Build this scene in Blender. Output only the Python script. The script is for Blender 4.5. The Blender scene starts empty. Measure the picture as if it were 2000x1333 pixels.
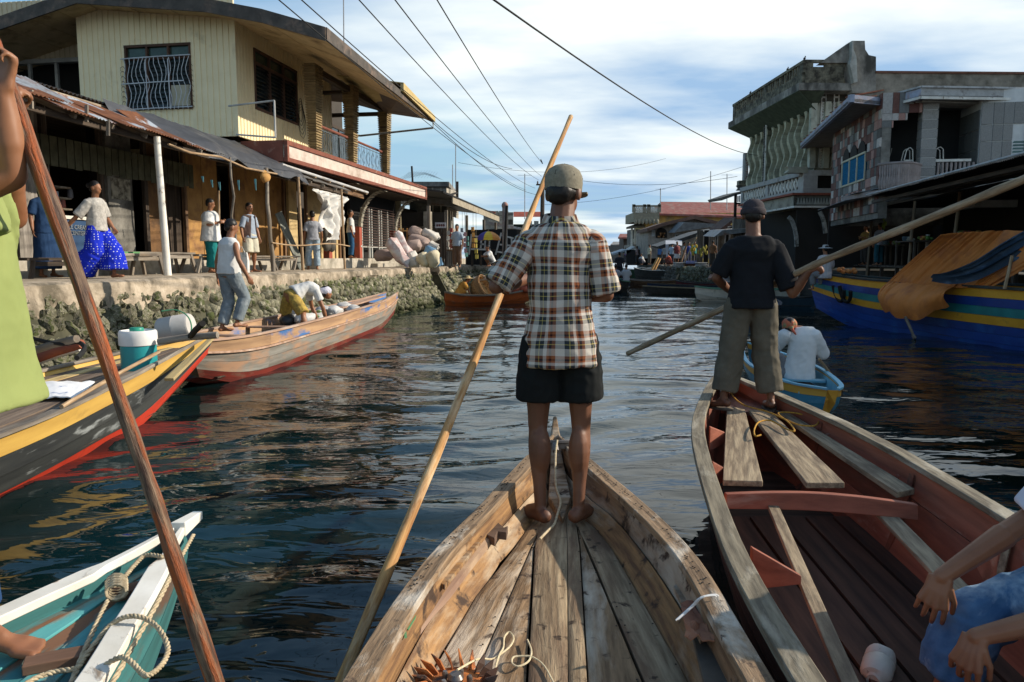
import bpy, bmesh, math, random
import numpy as np
from mathutils import Vector, Matrix, noise
R = math.radians
SC = bpy.context.scene
COL = SC.collection
rng = random.Random(7)
# ------------------------------------------------------------------ camera, sky, sun, exposure
F, CX, CY, EYE, PITCH = 1472.0, 1000.0, 666.5, 1.6, R(6.26)
cam = bpy.data.cameras.new('camera'); cam.sensor_width = 36; cam.lens = 36 * F / 2000
cam.clip_start = .05; cam.clip_end = 3000
camo = bpy.data.objects.new('camera', cam); COL.objects.link(camo)
camo.location = (0, 0, EYE); camo.rotation_euler = (R(90) - PITCH, 0, 0); SC.camera = camo
SUN_EL, SUN_AZ = 27.0, 82.0
W = bpy.data.worlds.new('World'); SC.world = W; W.use_nodes = True
nt = W.node_tree; nt.nodes.clear()
def wn(t, **k):
 n = nt.nodes.new(t)
 for a, b in k.items(): setattr(n, a, b)
 return n
def wl(a, b): nt.links.new(a, b)
def wmath(op, a, b=None, c=None):
 n = wn('ShaderNodeMath', operation=op)
 for i, x in enumerate((a, b, c)):
  if x is None: continue
  if isinstance(x, (int, float)): n.inputs[i].default_value = x
  else: wl(x, n.inputs[i])
 return n.outputs[0]
sky = wn('ShaderNodeTexSky', sky_type='NISHITA'); sky.sun_disc = False
sky.sun_elevation = R(SUN_EL); sky.sun_rotation = R(SUN_AZ); sky.air_density = 1.3; sky.dust_density = .6; sky.ozone_density = 2.5
geo = wn('ShaderNodeTexCoord'); sep = wn('ShaderNodeSeparateXYZ'); wl(geo.outputs['Generated'], sep.inputs[0])
zz = wmath('ADD', wmath('MAXIMUM', sep.outputs[2], 0.0), .11)
u = wmath('DIVIDE', sep.outputs[0], zz); v = wmath('DIVIDE', sep.outputs[1], zz)
cmb = wn('ShaderNodeCombineXYZ'); wl(u, cmb.inputs[0]); wl(v, cmb.inputs[1])
mp = wn('ShaderNodeMapping'); mp.inputs['Rotation'].default_value = (0, 0, R(28)); mp.inputs['Scale'].default_value = (.5, .85, 1); mp.inputs['Location'].default_value = (3.1, 1.7, 0)
wl(cmb.outputs[0], mp.inputs[0])
n1 = wn('ShaderNodeTexNoise'); n1.inputs['Scale'].default_value = .62; n1.inputs['Detail'].default_value = 9; n1.inputs['Roughness'].default_value = .54; n1.inputs['Distortion'].default_value = .35
wl(mp.outputs[0], n1.inputs['Vector'])
n2 = wn('ShaderNodeTexNoise'); n2.inputs['Scale'].default_value = .33; n2.inputs['Detail'].default_value = 3
wl(mp.outputs[0], n2.inputs['Vector'])
bias = wmath('MULTIPLY_ADD', sep.outputs[0], .42, -.02)
cf = wmath('ADD', wmath('MULTIPLY_ADD', n2.outputs[0], .55, n1.outputs[0]), bias)
hi = wmath('MULTIPLY', wmath('SUBTRACT', .26, sep.outputs[2]), .42)
cf = wmath('ADD', cf, hi)
cr = wn('ShaderNodeMapRange'); cr.interpolation_type = 'SMOOTHSTEP'; cr.inputs[1].default_value = .48; cr.inputs[2].default_value = .86; wl(cf, cr.inputs[0])
cr.inputs[3].default_value = 0.02; cr.inputs[4].default_value = .97
n3 = wn('ShaderNodeTexNoise'); n3.inputs['Scale'].default_value = 1.3; n3.inputs['Detail'].default_value = 8; wl(mp.outputs[0], n3.inputs['Vector'])
cc = wn('ShaderNodeValToRGB'); cc.color_ramp.elements[0].position = .40; cc.color_ramp.elements[0].color = (1.7, 2.6, 3.8, 1)
cc.color_ramp.elements[1].position = .62; cc.color_ramp.elements[1].color = (5.0, 5.25, 5.1, 1); wl(n3.outputs[0], cc.inputs[0])
hue = wn('ShaderNodeMix', data_type='RGBA', blend_type='MULTIPLY'); hue.inputs[0].default_value = 1
wl(sky.outputs[0], hue.inputs[6]); hue.inputs[7].default_value = (.62, .75, .80, 1)
mx = wn('ShaderNodeMix', data_type='RGBA'); wl(cr.outputs[0], mx.inputs[0]); wl(hue.outputs[2], mx.inputs[6]); wl(cc.outputs[0], mx.inputs[7])
bg = wn('ShaderNodeBackground'); bg.inputs[1].default_value = .125; wl(mx.outputs[2], bg.inputs[0])
wo = wn('ShaderNodeOutputWorld'); wl(bg.outputs[0], wo.inputs[0])
sl = bpy.data.lights.new('sun', 'SUN'); sl.energy = 3.4; sl.angle = R(.6); sl.color = (1, .89, .74)
so = bpy.data.objects.new('sun', sl); COL.objects.link(so)
sd = Vector((math.sin(R(SUN_AZ)) * math.cos(R(SUN_EL)), math.cos(R(SUN_AZ)) * math.cos(R(SUN_EL)), math.sin(R(SUN_EL))))
so.rotation_euler = sd.to_track_quat('Z', 'Y').to_euler(); so.location = sd * 60
SC.view_settings.view_transform = 'Standard'; SC.view_settings.look = 'None'
SC.view_settings.exposure = 0.78; SC.view_settings.gamma = 1.0; SC.view_settings.use_curve_mapping = False
SC.render.engine = 'CYCLES'
try:
 SC.cycles.max_bounces = 6; SC.cycles.diffuse_bounces = 3; SC.cycles.glossy_bounces = 3; SC.cycles.use_denoising = True
 SC.cycles.transparent_max_bounces = 8
except Exception: pass
# ------------------------------------------------------------------ geometry of the place
def ray(px, py):
 x, y, z = (px - CX) / F, 1.0, -(py - CY) / F
 c, s = math.cos(PITCH), math.sin(PITCH)
 return Vector((x, y * c + z * s, -y * s + z * c))
def G(px, py, z=0.0):
 r = ray(px, py); k = (z - EYE) / r.z
 return Vector((r.x * k, r.y * k, z))
def at(px, py, y):
 r = ray(px, py); k = y / r.y
 return Vector((r.x * k, y, EYE + r.z * k))
class Frame:
 def __init__(s, o, dx):
  n = math.hypot(dx, 1); s.o = Vector((o[0], o[1], 0)); s.u = Vector((dx / n, 1 / n, 0)); s.n = Vector((1 / n, -dx / n, 0))
 def __call__(s, p): return s.o + s.n * p[0] + s.u * p[1] + Vector((0, 0, p[2]))
 def hit(s, px, py, t):
  r = ray(px, py); e = Vector((0, 0, EYE)) - s.o
  k = (t - e.dot(s.n)) / r.dot(s.n); p = e + r * k
  return p.dot(s.u), p.z
 def hits(s, px, py, ss):
  r = ray(px, py); e = Vector((0, 0, EYE)) - s.o
  k = (ss - e.dot(s.u)) / r.dot(s.u); p = e + r * k
  return p.dot(s.n), p.z
LF = Frame((0, 0), .165)
RF = Frame((0, 0), .166)
ID = lambda p: Vector(p)
# ------------------------------------------------------------------ mesh building
class MB:
 def __init__(s, xf=None):
  s.v, s.f, s.tc, s.rn, s.xf = [], [], [], [], xf or ID
 def add(s, vs, fs, tc=None, off=True):
  b = len(s.v); o = Vector((rng.uniform(-50, 50), rng.uniform(-50, 50), rng.uniform(-50, 50))) if off else Vector((0, 0, 0)); r = rng.random()
  s.v += [s.xf(p) for p in vs]; s.f += [tuple(b + i for i in f) for f in fs]
  s.tc += [Vector(q) + o for q in (tc if tc is not None else vs)]; s.rn += [r] * len(vs)
  return s
 def box(s, c, d, rz=0, M=None):
  h = [x / 2 for x in d]; M = M or Matrix.Rotation(rz, 3, 'Z'); ax = sorted(range(3), key=lambda i: -d[i])
  loc = [(i * h[0], j * h[1], k * h[2]) for i in (-1, 1) for j in (-1, 1) for k in (-1, 1)]
  vs = [Vector(c) + M @ Vector(l) for l in loc]
  return s.add(vs, [(0, 1, 3, 2), (4, 6, 7, 5), (0, 4, 5, 1), (2, 3, 7, 6), (0, 2, 6, 4), (1, 5, 7, 3)], [[l[a] for a in ax] for l in loc])
 def bb(s, x0, x1, y0, y1, z0, z1):
  return s.box(((x0 + x1) / 2, (y0 + y1) / 2, (z0 + z1) / 2), (abs(x1 - x0), abs(y1 - y0), abs(z1 - z0)))
 def beam(s, p0, p1, w, h, up=(0, 0, 1), w1=None, h1=None):
  p0, p1 = Vector(p0), Vector(p1); d = p1 - p0; L = d.length
  if L < 1e-6: return s
  d /= L; up = Vector(up); a = d.cross(up)
  if a.length < 1e-4: a = d.cross(Vector((0, 1, 0)))
  a.normalize(); b = a.cross(d); w1 = w if w1 is None else w1; h1 = h if h1 is None else h1
  vs, tc = [], []
  for p, ww, hh, l in ((p0, w, h, 0), (p1, w1, h1, L)):
   for i, j in ((-1, -1), (1, -1), (1, 1), (-1, 1)):
    vs.append(p + a * (i * ww / 2) + b * (j * hh / 2)); tc.append((l, i * ww / 2, j * hh / 2))
  return s.add(vs, [(0, 1, 2, 3), (7, 6, 5, 4), (0, 4, 5, 1), (1, 5, 6, 2), (2, 6, 7, 3), (3, 7, 4, 0)], tc)
 def tube(s, pts, r, n=8, cap=True, wob=0):
  pts = [Vector(p) for p in pts]; m = len(pts); rs = r if isinstance(r, (list, tuple)) else [r] * m
  vs, fs, tc = [], [], []; L = 0; ref = None
  for i, p in enumerate(pts):
   d = (pts[min(i + 1, m - 1)] - pts[max(i - 1, 0)])
   if d.length < 1e-9: d = Vector((0, 0, 1))
   d.normalize()
   if ref is None:
    ref = d.orthogonal().normalized()
   ref = (ref - d * ref.dot(d)); ref = ref.normalized() if ref.length > 1e-5 else d.orthogonal().normalized()
   b = d.cross(ref)
   if i: L += (p - pts[i - 1]).length
   for k in range(n):
    t = 2 * math.pi * k / n; rr = rs[i] * (1 + (wob * (noise.noise(Vector((math.cos(t) * 1.3, math.sin(t) * 1.3, L * 5 / max(.2, 1))) + p * .7)) if wob else 0))
    vs.append(p + ref * (math.cos(t) * rr) + b * (math.sin(t) * rr)); tc.append((L, math.cos(t) * rr, math.sin(t) * rr))
  for i in range(m - 1):
   for k in range(n):
    k2 = (k + 1) % n; fs.append((i * n + k, i * n + k2, (i + 1) * n + k2, (i + 1) * n + k))
  if cap: fs += [tuple(range(n - 1, -1, -1)), tuple((m - 1) * n + k for k in range(n))]
  return s.add(vs, fs, tc)
 def loft(s, rings, cap=True, closed=True, tc=None):
  n = len(rings[0]); vs = [Vector(p) for r in rings for p in r]; fs = []
  for i in range(len(rings) - 1):
   for k in range(n if closed else n - 1):
    k2 = (k + 1) % n; fs.append((i * n + k, i * n + k2, (i + 1) * n + k2, (i + 1) * n + k))
  if cap and closed: fs += [tuple(range(n - 1, -1, -1)), tuple((len(rings) - 1) * n + k for k in range(n))]
  return s.add(vs, fs, tc)
 def ell(s, c, r, nu=12, nv=8, M=None):
  M = M or Matrix.Identity(3); c = Vector(c); vs = [c + M @ Vector((0, 0, -r[2]))]; fs = []
  for j in range(1, nv):
   a = -math.pi / 2 + math.pi * j / nv
   for i in range(nu):
    b = 2 * math.pi * i / nu
    vs.append(c + M @ Vector((r[0] * math.cos(a) * math.cos(b), r[1] * math.cos(a) * math.sin(b), r[2] * math.sin(a))))
  vs.append(c + M @ Vector((0, 0, r[2])))
  for i in range(nu):
   i2 = (i + 1) % nu; fs.append((0, 1 + i2, 1 + i)); fs.append((len(vs) - 1, 1 + (nv - 2) * nu + i, 1 + (nv - 2) * nu + i2))
   for j in range(nv - 2): fs.append((1 + j * nu + i, 1 + j * nu + i2, 1 + (j + 1) * nu + i2, 1 + (j + 1) * nu + i))
  return s.add(vs, fs)
 def lathe(s, prof, c, n=16, M=None):
  M = M or Matrix.Identity(3); c = Vector(c)
  rings = [[c + M @ Vector((r * math.cos(2 * math.pi * k / n), r * math.sin(2 * math.pi * k / n), z)) for k in range(n)] for r, z in prof]
  return s.loft(rings)
 def prism(s, poly, ext):
  n = len(poly); a = [Vector(p) for p in poly]; b = [p + Vector(ext) for p in a]
  return s.add(a + b, [tuple(range(n - 1, -1, -1)), tuple(range(n, 2 * n))] + [(i, (i + 1) % n, n + (i + 1) % n, n + i) for i in range(n)])
 def sheet(s, P, th=.01, nrm=(0, 0, 1)):
  m, n = len(P), len(P[0]); A = [Vector(p) for r in P for p in r]; nv = Vector(nrm); B = [p - nv * th for p in A]; fs = []; N = m * n
  tc = []
  L = 0
  for i in range(m):
   for j in range(n): tc.append(A[i * n + j])
  tc = tc + tc
  for i in range(m - 1):
   for j in range(n - 1):
    q = (i * n + j, i * n + j + 1, (i + 1) * n + j + 1, (i + 1) * n + j); fs.append(q); fs.append(tuple(N + k for k in reversed(q)))
  for i in range(m - 1):
   for j, fl in ((0, 0), (n - 1, 1)):
    a, b = i * n + j, (i + 1) * n + j; q = (a, b, N + b, N + a); fs.append(q if not fl else q[::-1])
  for j in range(n - 1):
   for i, fl in ((0, 1), (m - 1, 0)):
    a, b = i * n + j, i * n + j + 1; q = (a, b, N + b, N + a); fs.append(q if not fl else q[::-1])
  return s.add(A + B, fs, tc)
 def build(s, name, m, parent=None, label=None, cat=None, group=None, kind=None, smooth=None, bevel=0, loc=None):
  me = bpy.data.meshes.new(name)
  if parent is not None: o0 = wloc(parent)
  elif loc is not None: o0 = Vector(loc)
  else:
   xs = [p.x for p in s.v]; ys = [p.y for p in s.v]; zs = [p.z for p in s.v]
   o0 = Vector(((min(xs) + max(xs)) / 2, (min(ys) + max(ys)) / 2, min(zs)))
  me.from_pydata([tuple(p - o0) for p in s.v], [], s.f)
  a = me.attributes.new('tc', 'FLOAT_VECTOR', 'POINT'); a.data.foreach_set('vector', np.array([tuple(q) for q in s.tc], dtype=np.float32).ravel())
  a = me.attributes.new('rnd', 'FLOAT', 'POINT'); a.data.foreach_set('value', np.array(s.rn, dtype=np.float32))
  bm = bmesh.new(); bm.from_mesh(me); bmesh.ops.recalc_face_normals(bm, faces=bm.faces); bm.to_mesh(me); bm.free()
  if m is not None: me.materials.append(m)
  if smooth is not None:
   me.shade_smooth()
   if smooth < 180: me.set_sharp_from_angle(angle=R(smooth))
  o = bpy.data.objects.new(name, me); COL.objects.link(o)
  if parent is not None: o.parent = parent
  else: o.location = o0
  if bevel:
   b = o.modifiers.new('bevel', 'BEVEL'); b.width = bevel; b.segments = 2; b.limit_method = 'ANGLE'
  tag(o, label, cat, group, kind)
  return o
WL = {}
def wloc(o):
 p = Vector((0, 0, 0))
 while o is not None: p = p + o.location; o = o.parent
 return p
def tag(o, label=None, cat=None, group=None, kind=None):
 if label: o['label'] = label
 if cat: o['category'] = cat
 if group: o['group'] = group
 if kind: o['kind'] = kind
 return o
def thing(name, label, cat, loc, group=None):
 o = bpy.data.objects.new(name, None); o.empty_display_size = .2; COL.objects.link(o); o.location = Vector(loc)
 return tag(o, label, cat, group)
def inst(src, name, parent, loc, rot=(0, 0, 0), scale=(1, 1, 1)):
 o = bpy.data.objects.new(name, src); COL.objects.link(o); o.parent = parent; o.location = Vector(loc) - (wloc(parent) if parent else Vector((0, 0, 0)))
 o.rotation_euler = rot; o.scale = scale; return o
# ------------------------------------------------------------------ materials
MATS = {}
def mat(name, c, c2=None, c3=None, rough=.85, scale=4, st=(1, 1, 1), cover=.5, sharp=.08, s3=2.0, st3=(1, 1, 1), bump=.3, bd=.01, var=.12, metal=0, spec=.3, det=6, ovar=0.0, coat=0, c4=None, cover4=.6, s4=9, sheen=0, blo=.3, bhi=.7, trans=0):
 if name in MATS: return MATS[name]
 m = bpy.data.materials.new(name); MATS[name] = m; m.use_nodes = True; t = m.node_tree; N = t.nodes; K = t.links.new
 b = N['Principled BSDF']; b.inputs['Roughness'].default_value = rough; b.inputs['Metallic'].default_value = metal
 b.inputs['Specular IOR Level'].default_value = spec
 if coat: b.inputs['Coat Weight'].default_value = coat; b.inputs['Coat Roughness'].default_value = .15
 c = tuple(c) + (1,); c2 = (tuple(c2) + (1,)) if c2 else tuple(x * .62 for x in c[:3]) + (1,)
 at_ = N.new('ShaderNodeAttribute'); at_.attribute_name = 'tc'
 def nz(sc, st, det=det, ro=.6, dist=0):
  mp = N.new('ShaderNodeMapping'); mp.inputs['Scale'].default_value = st; K(at_.outputs['Vector'], mp.inputs[0])
  n = N.new('ShaderNodeTexNoise'); n.inputs['Scale'].default_value = sc; n.inputs['Detail'].default_value = det; n.inputs['Roughness'].default_value = ro; n.inputs['Distortion'].default_value = dist
  K(mp.outputs[0], n.inputs['Vector']); return n.outputs[0]
 a = nz(scale, st)
 mr = N.new('ShaderNodeMapRange'); mr.inputs[1].default_value = blo; mr.inputs[2].default_value = bhi; K(a, mr.inputs[0])
 mix = N.new('ShaderNodeMix'); mix.data_type = 'RGBA'; K(mr.outputs[0], mix.inputs[0]); mix.inputs[6].default_value = c2; mix.inputs[7].default_value = c
 out = mix.outputs[2]; h = a
 def over(col, cov, sc, st, sh):
  nonlocal out
  q = nz(sc, st, 7, .62, .3); m2 = N.new('ShaderNodeMapRange'); m2.inputs[1].default_value = cov - sh; m2.inputs[2].default_value = cov + sh; K(q, m2.inputs[0])
  x = N.new('ShaderNodeMix'); x.data_type = 'RGBA'; K(m2.outputs[0], x.inputs[0]); K(out, x.inputs[6]); x.inputs[7].default_value = tuple(col) + (1,)
  out = x.outputs[2]; return m2.outputs[0]
 hm = None
 if c3: hm = over(c3, cover, s3, st3, sharp)
 if c4: over(c4, cover4, s4, (1, 1, 1), .04)
 rn = N.new('ShaderNodeAttribute'); rn.attribute_name = 'rnd'; oi = N.new('ShaderNodeObjectInfo')
 ma = N.new('ShaderNodeMath'); ma.operation = 'MULTIPLY_ADD'; K(rn.outputs['Fac'], ma.inputs[0]); ma.inputs[1].default_value = 2 * var; ma.inputs[2].default_value = 1 - var
 mb = N.new('ShaderNodeMath'); mb.operation = 'MULTIPLY_ADD'; K(oi.outputs['Random'], mb.inputs[0]); mb.inputs[1].default_value = 2 * ovar; mb.inputs[2].default_value = 1 - ovar
 mc = N.new('ShaderNodeMath'); mc.operation = 'MULTIPLY'; K(ma.outputs[0], mc.inputs[0]); K(mb.outputs[0], mc.inputs[1])
 vm = N.new('ShaderNodeVectorMath'); vm.operation = 'SCALE'; K(out, vm.inputs[0]); K(mc.outputs[0], vm.inputs['Scale']); K(vm.outputs[0], b.inputs['Base Color'])
 if bump:
  if hm is not None:
   ad = N.new('ShaderNodeMath'); ad.operation = 'MULTIPLY_ADD'; K(hm, ad.inputs[0]); ad.inputs[1].default_value = .5; K(a, ad.inputs[2]); h = ad.outputs[0]
  bp = N.new('ShaderNodeBump'); bp.inputs['Strength'].default_value = bump; bp.inputs['Distance'].default_value = bd; K(h, bp.inputs['Height']); K(bp.outputs[0], b.inputs['Normal'])
 if trans: b.inputs['Transmission Weight'].default_value = trans
 return m
def wood(name, c, c2, c3=None, cover=.58, s3=3, **k):
 k.setdefault('rough', .8); k.setdefault('bump', .6); k.setdefault('bd', .006)
 return mat(name, c, c2, c3, scale=k.pop('scale', 14), st=(.09, 1, 1), cover=cover, s3=s3, st3=k.pop('st3', (.35, 1, 1)), blo=.38, bhi=.64, **k)
def flat(name, c, rough=.8, **k): return mat(name, c, tuple(x * .8 for x in c), rough=rough, bump=k.pop('bump', .1), **k)
# ------------------------------------------------------------------ materials used in many places
GREYWOOD = wood('grey_wood', (.30, .26, .21), (.10, .085, .07), (.17, .13, .09), cover=.56)
DARKWOOD = wood('dark_wood', (.085, .06, .042), (.03, .022, .016))
BROWNWOOD = wood('brown_wood', (.26, .15, .075), (.09, .048, .025), (.06, .035, .02), cover=.6)
POLEWOOD = wood('pole_wood', (.46, .33, .20), (.24, .15, .08), scale=45)
CONC = mat('concrete', (.46, .42, .35), (.27, .24, .19), (.13, .12, .09), cover=.6, sharp=.12, s3=1.2, scale=6, bump=.5, bd=.02)
CONCD = mat('stained_concrete', (.30, .285, .25), (.16, .15, .13), (.055, .052, .045), cover=.52, sharp=.1, s3=1.0, st3=(1, 1, .45), scale=4, bump=.5, bd=.02)
STONE = mat('quay_stone', (.21, .195, .13), (.055, .052, .036), (.33, .31, .23), cover=.6, s3=7, rough=.95, scale=9, bump=.9, bd=.03, var=.35, ovar=.35, c4=(.055, .065, .022), cover4=.55, s4=5)
RUSTTIN = mat('rusty_tin', (.33, .14, .065), (.13, .055, .03), (.42, .45, .48), cover=.56, sharp=.03, s3=1.1, st3=(1, 1, 1), rough=.55, scale=5, metal=.15, bump=.4)
GREYTIN = mat('grey_tin', (.30, .30, .29), (.15, .14, .125), (.20, .10, .06), cover=.6, s3=1.5, rough=.5, metal=.2, bump=.3)
WHITEP = mat('worn_white_paint', (.74, .72, .66), (.56, .53, .46), (.25, .2, .15), cover=.62, sharp=.03, s3=6, rough=.6, scale=4)
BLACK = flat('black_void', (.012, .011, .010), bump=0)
ROPE = mat('rope_fibre', (.55, .46, .31), (.30, .23, .14), scale=60, st=(1, .3, .3), bump=.8, bd=.004, rough=.95)
YROPE = mat('yellow_rope', (.60, .33, .05), (.32, .15, .02), scale=60, st=(1, .3, .3), bump=.8, bd=.004, rough=.9)
# ------------------------------------------------------------------ water
def water():
 xs = np.concatenate([-np.geomspace(400, 9, 26)[:-1], np.arange(-9, 9.01, .085), np.geomspace(9.1, 420, 30)])
 ys = np.concatenate([-np.geomspace(300, 6, 16)[:-1], np.arange(-6, 1, .35), np.arange(1, 9, .06)])
 y = 9.0; far = []
 while y < 60: far.append(y); y += .06 + (y - 9) * .011
 far += list(np.geomspace(60, 900, 40)); ys = np.concatenate([ys, far])
 X, Y = np.meshgrid(xs, ys); Z = np.zeros_like(X); rs = np.random.RandomState(11)
 gx = np.gradient(xs)[None, :] * np.ones_like(Y); gy = np.gradient(ys)[:, None] * np.ones_like(X)
 wx = .35 * np.sin(.7 * X + .4 * Y + 1) + .25 * np.sin(1.3 * Y - .5 * X); wy = .35 * np.sin(.6 * Y - .8 * X + 2) + .22 * np.sin(1.7 * X + .3 * Y)
 for lam, amp, n in ((2.9, .010, 5), (1.7, .0080, 7), (1.0, .0060, 9), (.62, .0036, 11), (.38, .0018, 13)):
  for _ in range(n):
   l = lam * rs.uniform(.75, 1.3); th = rs.normal(1.5, .45); k = 2 * math.pi / l; kx, ky = k * math.cos(th), k * math.sin(th)
   att = np.clip((l / (2.6 * np.maximum(gx * abs(math.cos(th)), gy * abs(math.sin(th))) + 1e-6) - 1), 0, 1)
   Z += amp / math.sqrt(n) * 1.9 * rs.uniform(.6, 1.3) * np.sin(kx * (X + wx) + ky * (Y + wy) + rs.uniform(0, 6.28)) * att
 Z *= np.clip(1.0 - (np.hypot(X, Y) - 60) / 200, .15, 1) * .66
 m, n = X.shape; me = bpy.data.meshes.new('water'); V = np.stack([X, Y, Z], -1).reshape(-1, 3)
 idx = np.arange(m * n).reshape(m, n); Fc = np.stack([idx[:-1, :-1], idx[:-1, 1:], idx[1:, 1:], idx[1:, :-1]], -1).reshape(-1, 4)
 me.from_pydata(V.tolist(), [], Fc.tolist()); me.shade_smooth()
 m = bpy.data.materials.new('canal_water'); m.use_nodes = True; t = m.node_tree; b = t.nodes['Principled BSDF']
 b.inputs['Roughness'].default_value = .025; b.inputs['IOR'].default_value = 1.33; b.inputs['Specular IOR Level'].default_value = .5
 tc = t.nodes.new('ShaderNodeTexCoord'); n0 = t.nodes.new('ShaderNodeTexNoise'); n0.inputs['Scale'].default_value = .6; n0.inputs['Detail'].default_value = 3
 t.links.new(tc.outputs['Object'], n0.inputs['Vector']); cr = t.nodes.new('ShaderNodeValToRGB'); e = cr.color_ramp.elements
 e[0].position = .35; e[0].color = (.002, .006, .004, 1); e[1].position = .68; e[1].color = (.003, .020, .026, 1); t.links.new(n0.outputs[0], cr.inputs[0]); t.links.new(cr.outputs[0], b.inputs['Base Color'])
 mp = t.nodes.new('ShaderNodeMapping'); mp.inputs['Scale'].default_value = (1, 2.1, 1); mp.inputs['Rotation'].default_value = (0, 0, .1); t.links.new(tc.outputs['Object'], mp.inputs[0])
 n1 = t.nodes.new('ShaderNodeTexNoise'); n1.inputs['Scale'].default_value = 2.6; n1.inputs['Detail'].default_value = 2.5; n1.inputs['Distortion'].default_value = .6; t.links.new(mp.outputs[0], n1.inputs['Vector'])
 bp = t.nodes.new('ShaderNodeBump'); bp.inputs['Strength'].default_value = 1; bp.inputs['Distance'].default_value = .010; t.links.new(n1.outputs[0], bp.inputs['Height']); t.links.new(bp.outputs[0], b.inputs['Normal'])
 me.materials.append(m); o = bpy.data.objects.new('canal_water', me); COL.objects.link(o); tag(o, kind='structure')
water()
g = MB(); g.box((0, 300, -2.2), (1400, 1400, .4)); g.build('canal_bed', flat('mud', (.05, .045, .03)), kind='structure')
# ------------------------------------------------------------------ left quay
S0, S1, SG0, SG1 = -6.0, 200.0, 26.3, 27.6
QT = -7.4
g = MB(LF)
for a, b in ((S0, SG0), (SG1, S1)): g.bb(-60, QT, a, b, -2, 1.265)
g.bb(-60, QT - 1.0, SG0, SG1, -2, 1.262)
g.build('left_ground', CONC, kind='structure')
q = thing('stone_quay_wall', 'battered rough stone canal wall with pale concrete cap in front of the shops', 'quay wall', LF((QT, 15, 0)))
def face_t(z): return QT + .62 * (1.0 - min(z, 1.0)) / 1.1
g = MB(LF)
for a, b, o in ((S0, SG0, 0), (SG1, 70, -.0)):
 g.prism([(QT - .2, a, 1.1), (QT - .02, a, 1.1), (face_t(-1.2) - .06, a, -1.2), (QT - .2, a, -1.2)], (0, b - a, 0))
g.build('backing', mat('dark_mortar', (.09, .085, .05), (.035, .035, .02)), q)
for a, b in ((S0, SG0), (SG1, 70)):
 g = MB(LF); n = int((b - a) / .09); rows = []
 for i in range(n + 1):
  s = a + (b - a) * i / n; e = .09 * noise.noise(Vector((s * 1.1, 3, 0))) + .16 * noise.noise(Vector((s * 3.1, 7, 0))) + .05 * noise.noise(Vector((s * 11, 1, 0)))
  zb = (.90 if s < 16 else 1.0) + e * 1.1; j = .02 * noise.noise(Vector((s * 4, 0, 0)))
  rows.append([(QT - 2.0, s, 1.288), (QT - .02 + j, s, 1.292), (QT + .07 + j, s, 1.26), (QT + .09 + j + .04 * noise.noise(Vector((s * 2, 5, 5))), s, 1.13), (face_t(zb + .08) + .07, s, zb + .08), (face_t(zb) + .03, s, zb), (face_t(zb) - .1, s, zb - .02), (QT - 2.0, s, 1.1)])
 g.loft(rows); g.build('concrete_cap', mat('quay_cap', (.50, .42, .32), (.30, .24, .17), (.12, .10, .07), cover=.54, sharp=.12, s3=2.6, scale=7, bump=.8, bd=.03), q, smooth=50)
nt_ = STONE.node_tree; bs_ = nt_.nodes['Principled BSDF']; src_ = bs_.inputs['Base Color'].links[0].from_socket
gp_ = nt_.nodes.new('ShaderNodeNewGeometry'); sx_ = nt_.nodes.new('ShaderNodeSeparateXYZ'); nt_.links.new(gp_.outputs['Position'], sx_.inputs[0]); nn_ = nt_.nodes.new('ShaderNodeTexNoise'); nn_.inputs['Scale'].default_value = 2.5; nt_.links.new(gp_.outputs['Position'], nn_.inputs['Vector'])
ad_ = nt_.nodes.new('ShaderNodeMath'); ad_.operation = 'MULTIPLY_ADD'; nt_.links.new(nn_.outputs[0], ad_.inputs[0]); ad_.inputs[1].default_value = -.5; nt_.links.new(sx_.outputs[2], ad_.inputs[2]); mr_ = nt_.nodes.new('ShaderNodeMapRange'); mr_.inputs[1].default_value = -.15; mr_.inputs[2].default_value = .12; nt_.links.new(ad_.outputs[0], mr_.inputs[0])
mx_ = nt_.nodes.new('ShaderNodeMix'); mx_.data_type = 'RGBA'; nt_.links.new(mr_.outputs[0], mx_.inputs[0]); mx_.inputs[6].default_value = (.035, .04, .014, 1); nt_.links.new(src_, mx_.inputs[7]); nt_.links.new(mx_.outputs[2], bs_.inputs['Base Color'])
sm = []
for k in range(9):
 rr = random.Random(k); g = MB(); M = Matrix.Rotation(rr.uniform(0, 3), 3, 'X')
 g.ell((0, 0, 0), (.5, .5, .5), 8, 6, M)
 g.v = [p * (1 + .75 * noise.noise(p * 2.0 + Vector((k * 9, 0, 0))) + .5 * noise.noise(p * 5 + Vector((k * 9, 3, 0)))) for p in g.v]
 me = g.build('tmp', STONE, smooth=30, loc=(0, 0, 0)); sm.append(me.data); bpy.data.objects.remove(me)
stones = []; rr = random.Random(3); s = 5.0
rowz = 1.06
for a, b, tn in ((4.5, SG0 - .1, 0), (SG1 + .1, 62, 0)):
 z = 1.02
 while z > -.3:
  s = a + rr.uniform(0, .1); hgt = rr.uniform(.10, .19)
  while s < b:
   w = rr.uniform(.09, .27) * (1 if s < 30 else 1.7)
   stones.append((s + w / 2, z + rr.uniform(-.06, .06), w, hgt * rr.uniform(.9, 1.3))); s += w * .93
  z -= hgt * .9
stones.sort(key=lambda k: (LF((QT, k[0], 0)) - Vector((0, 0, 0))).length + (0 if k[1] > .05 else 6))
g = MB(LF)
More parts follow.
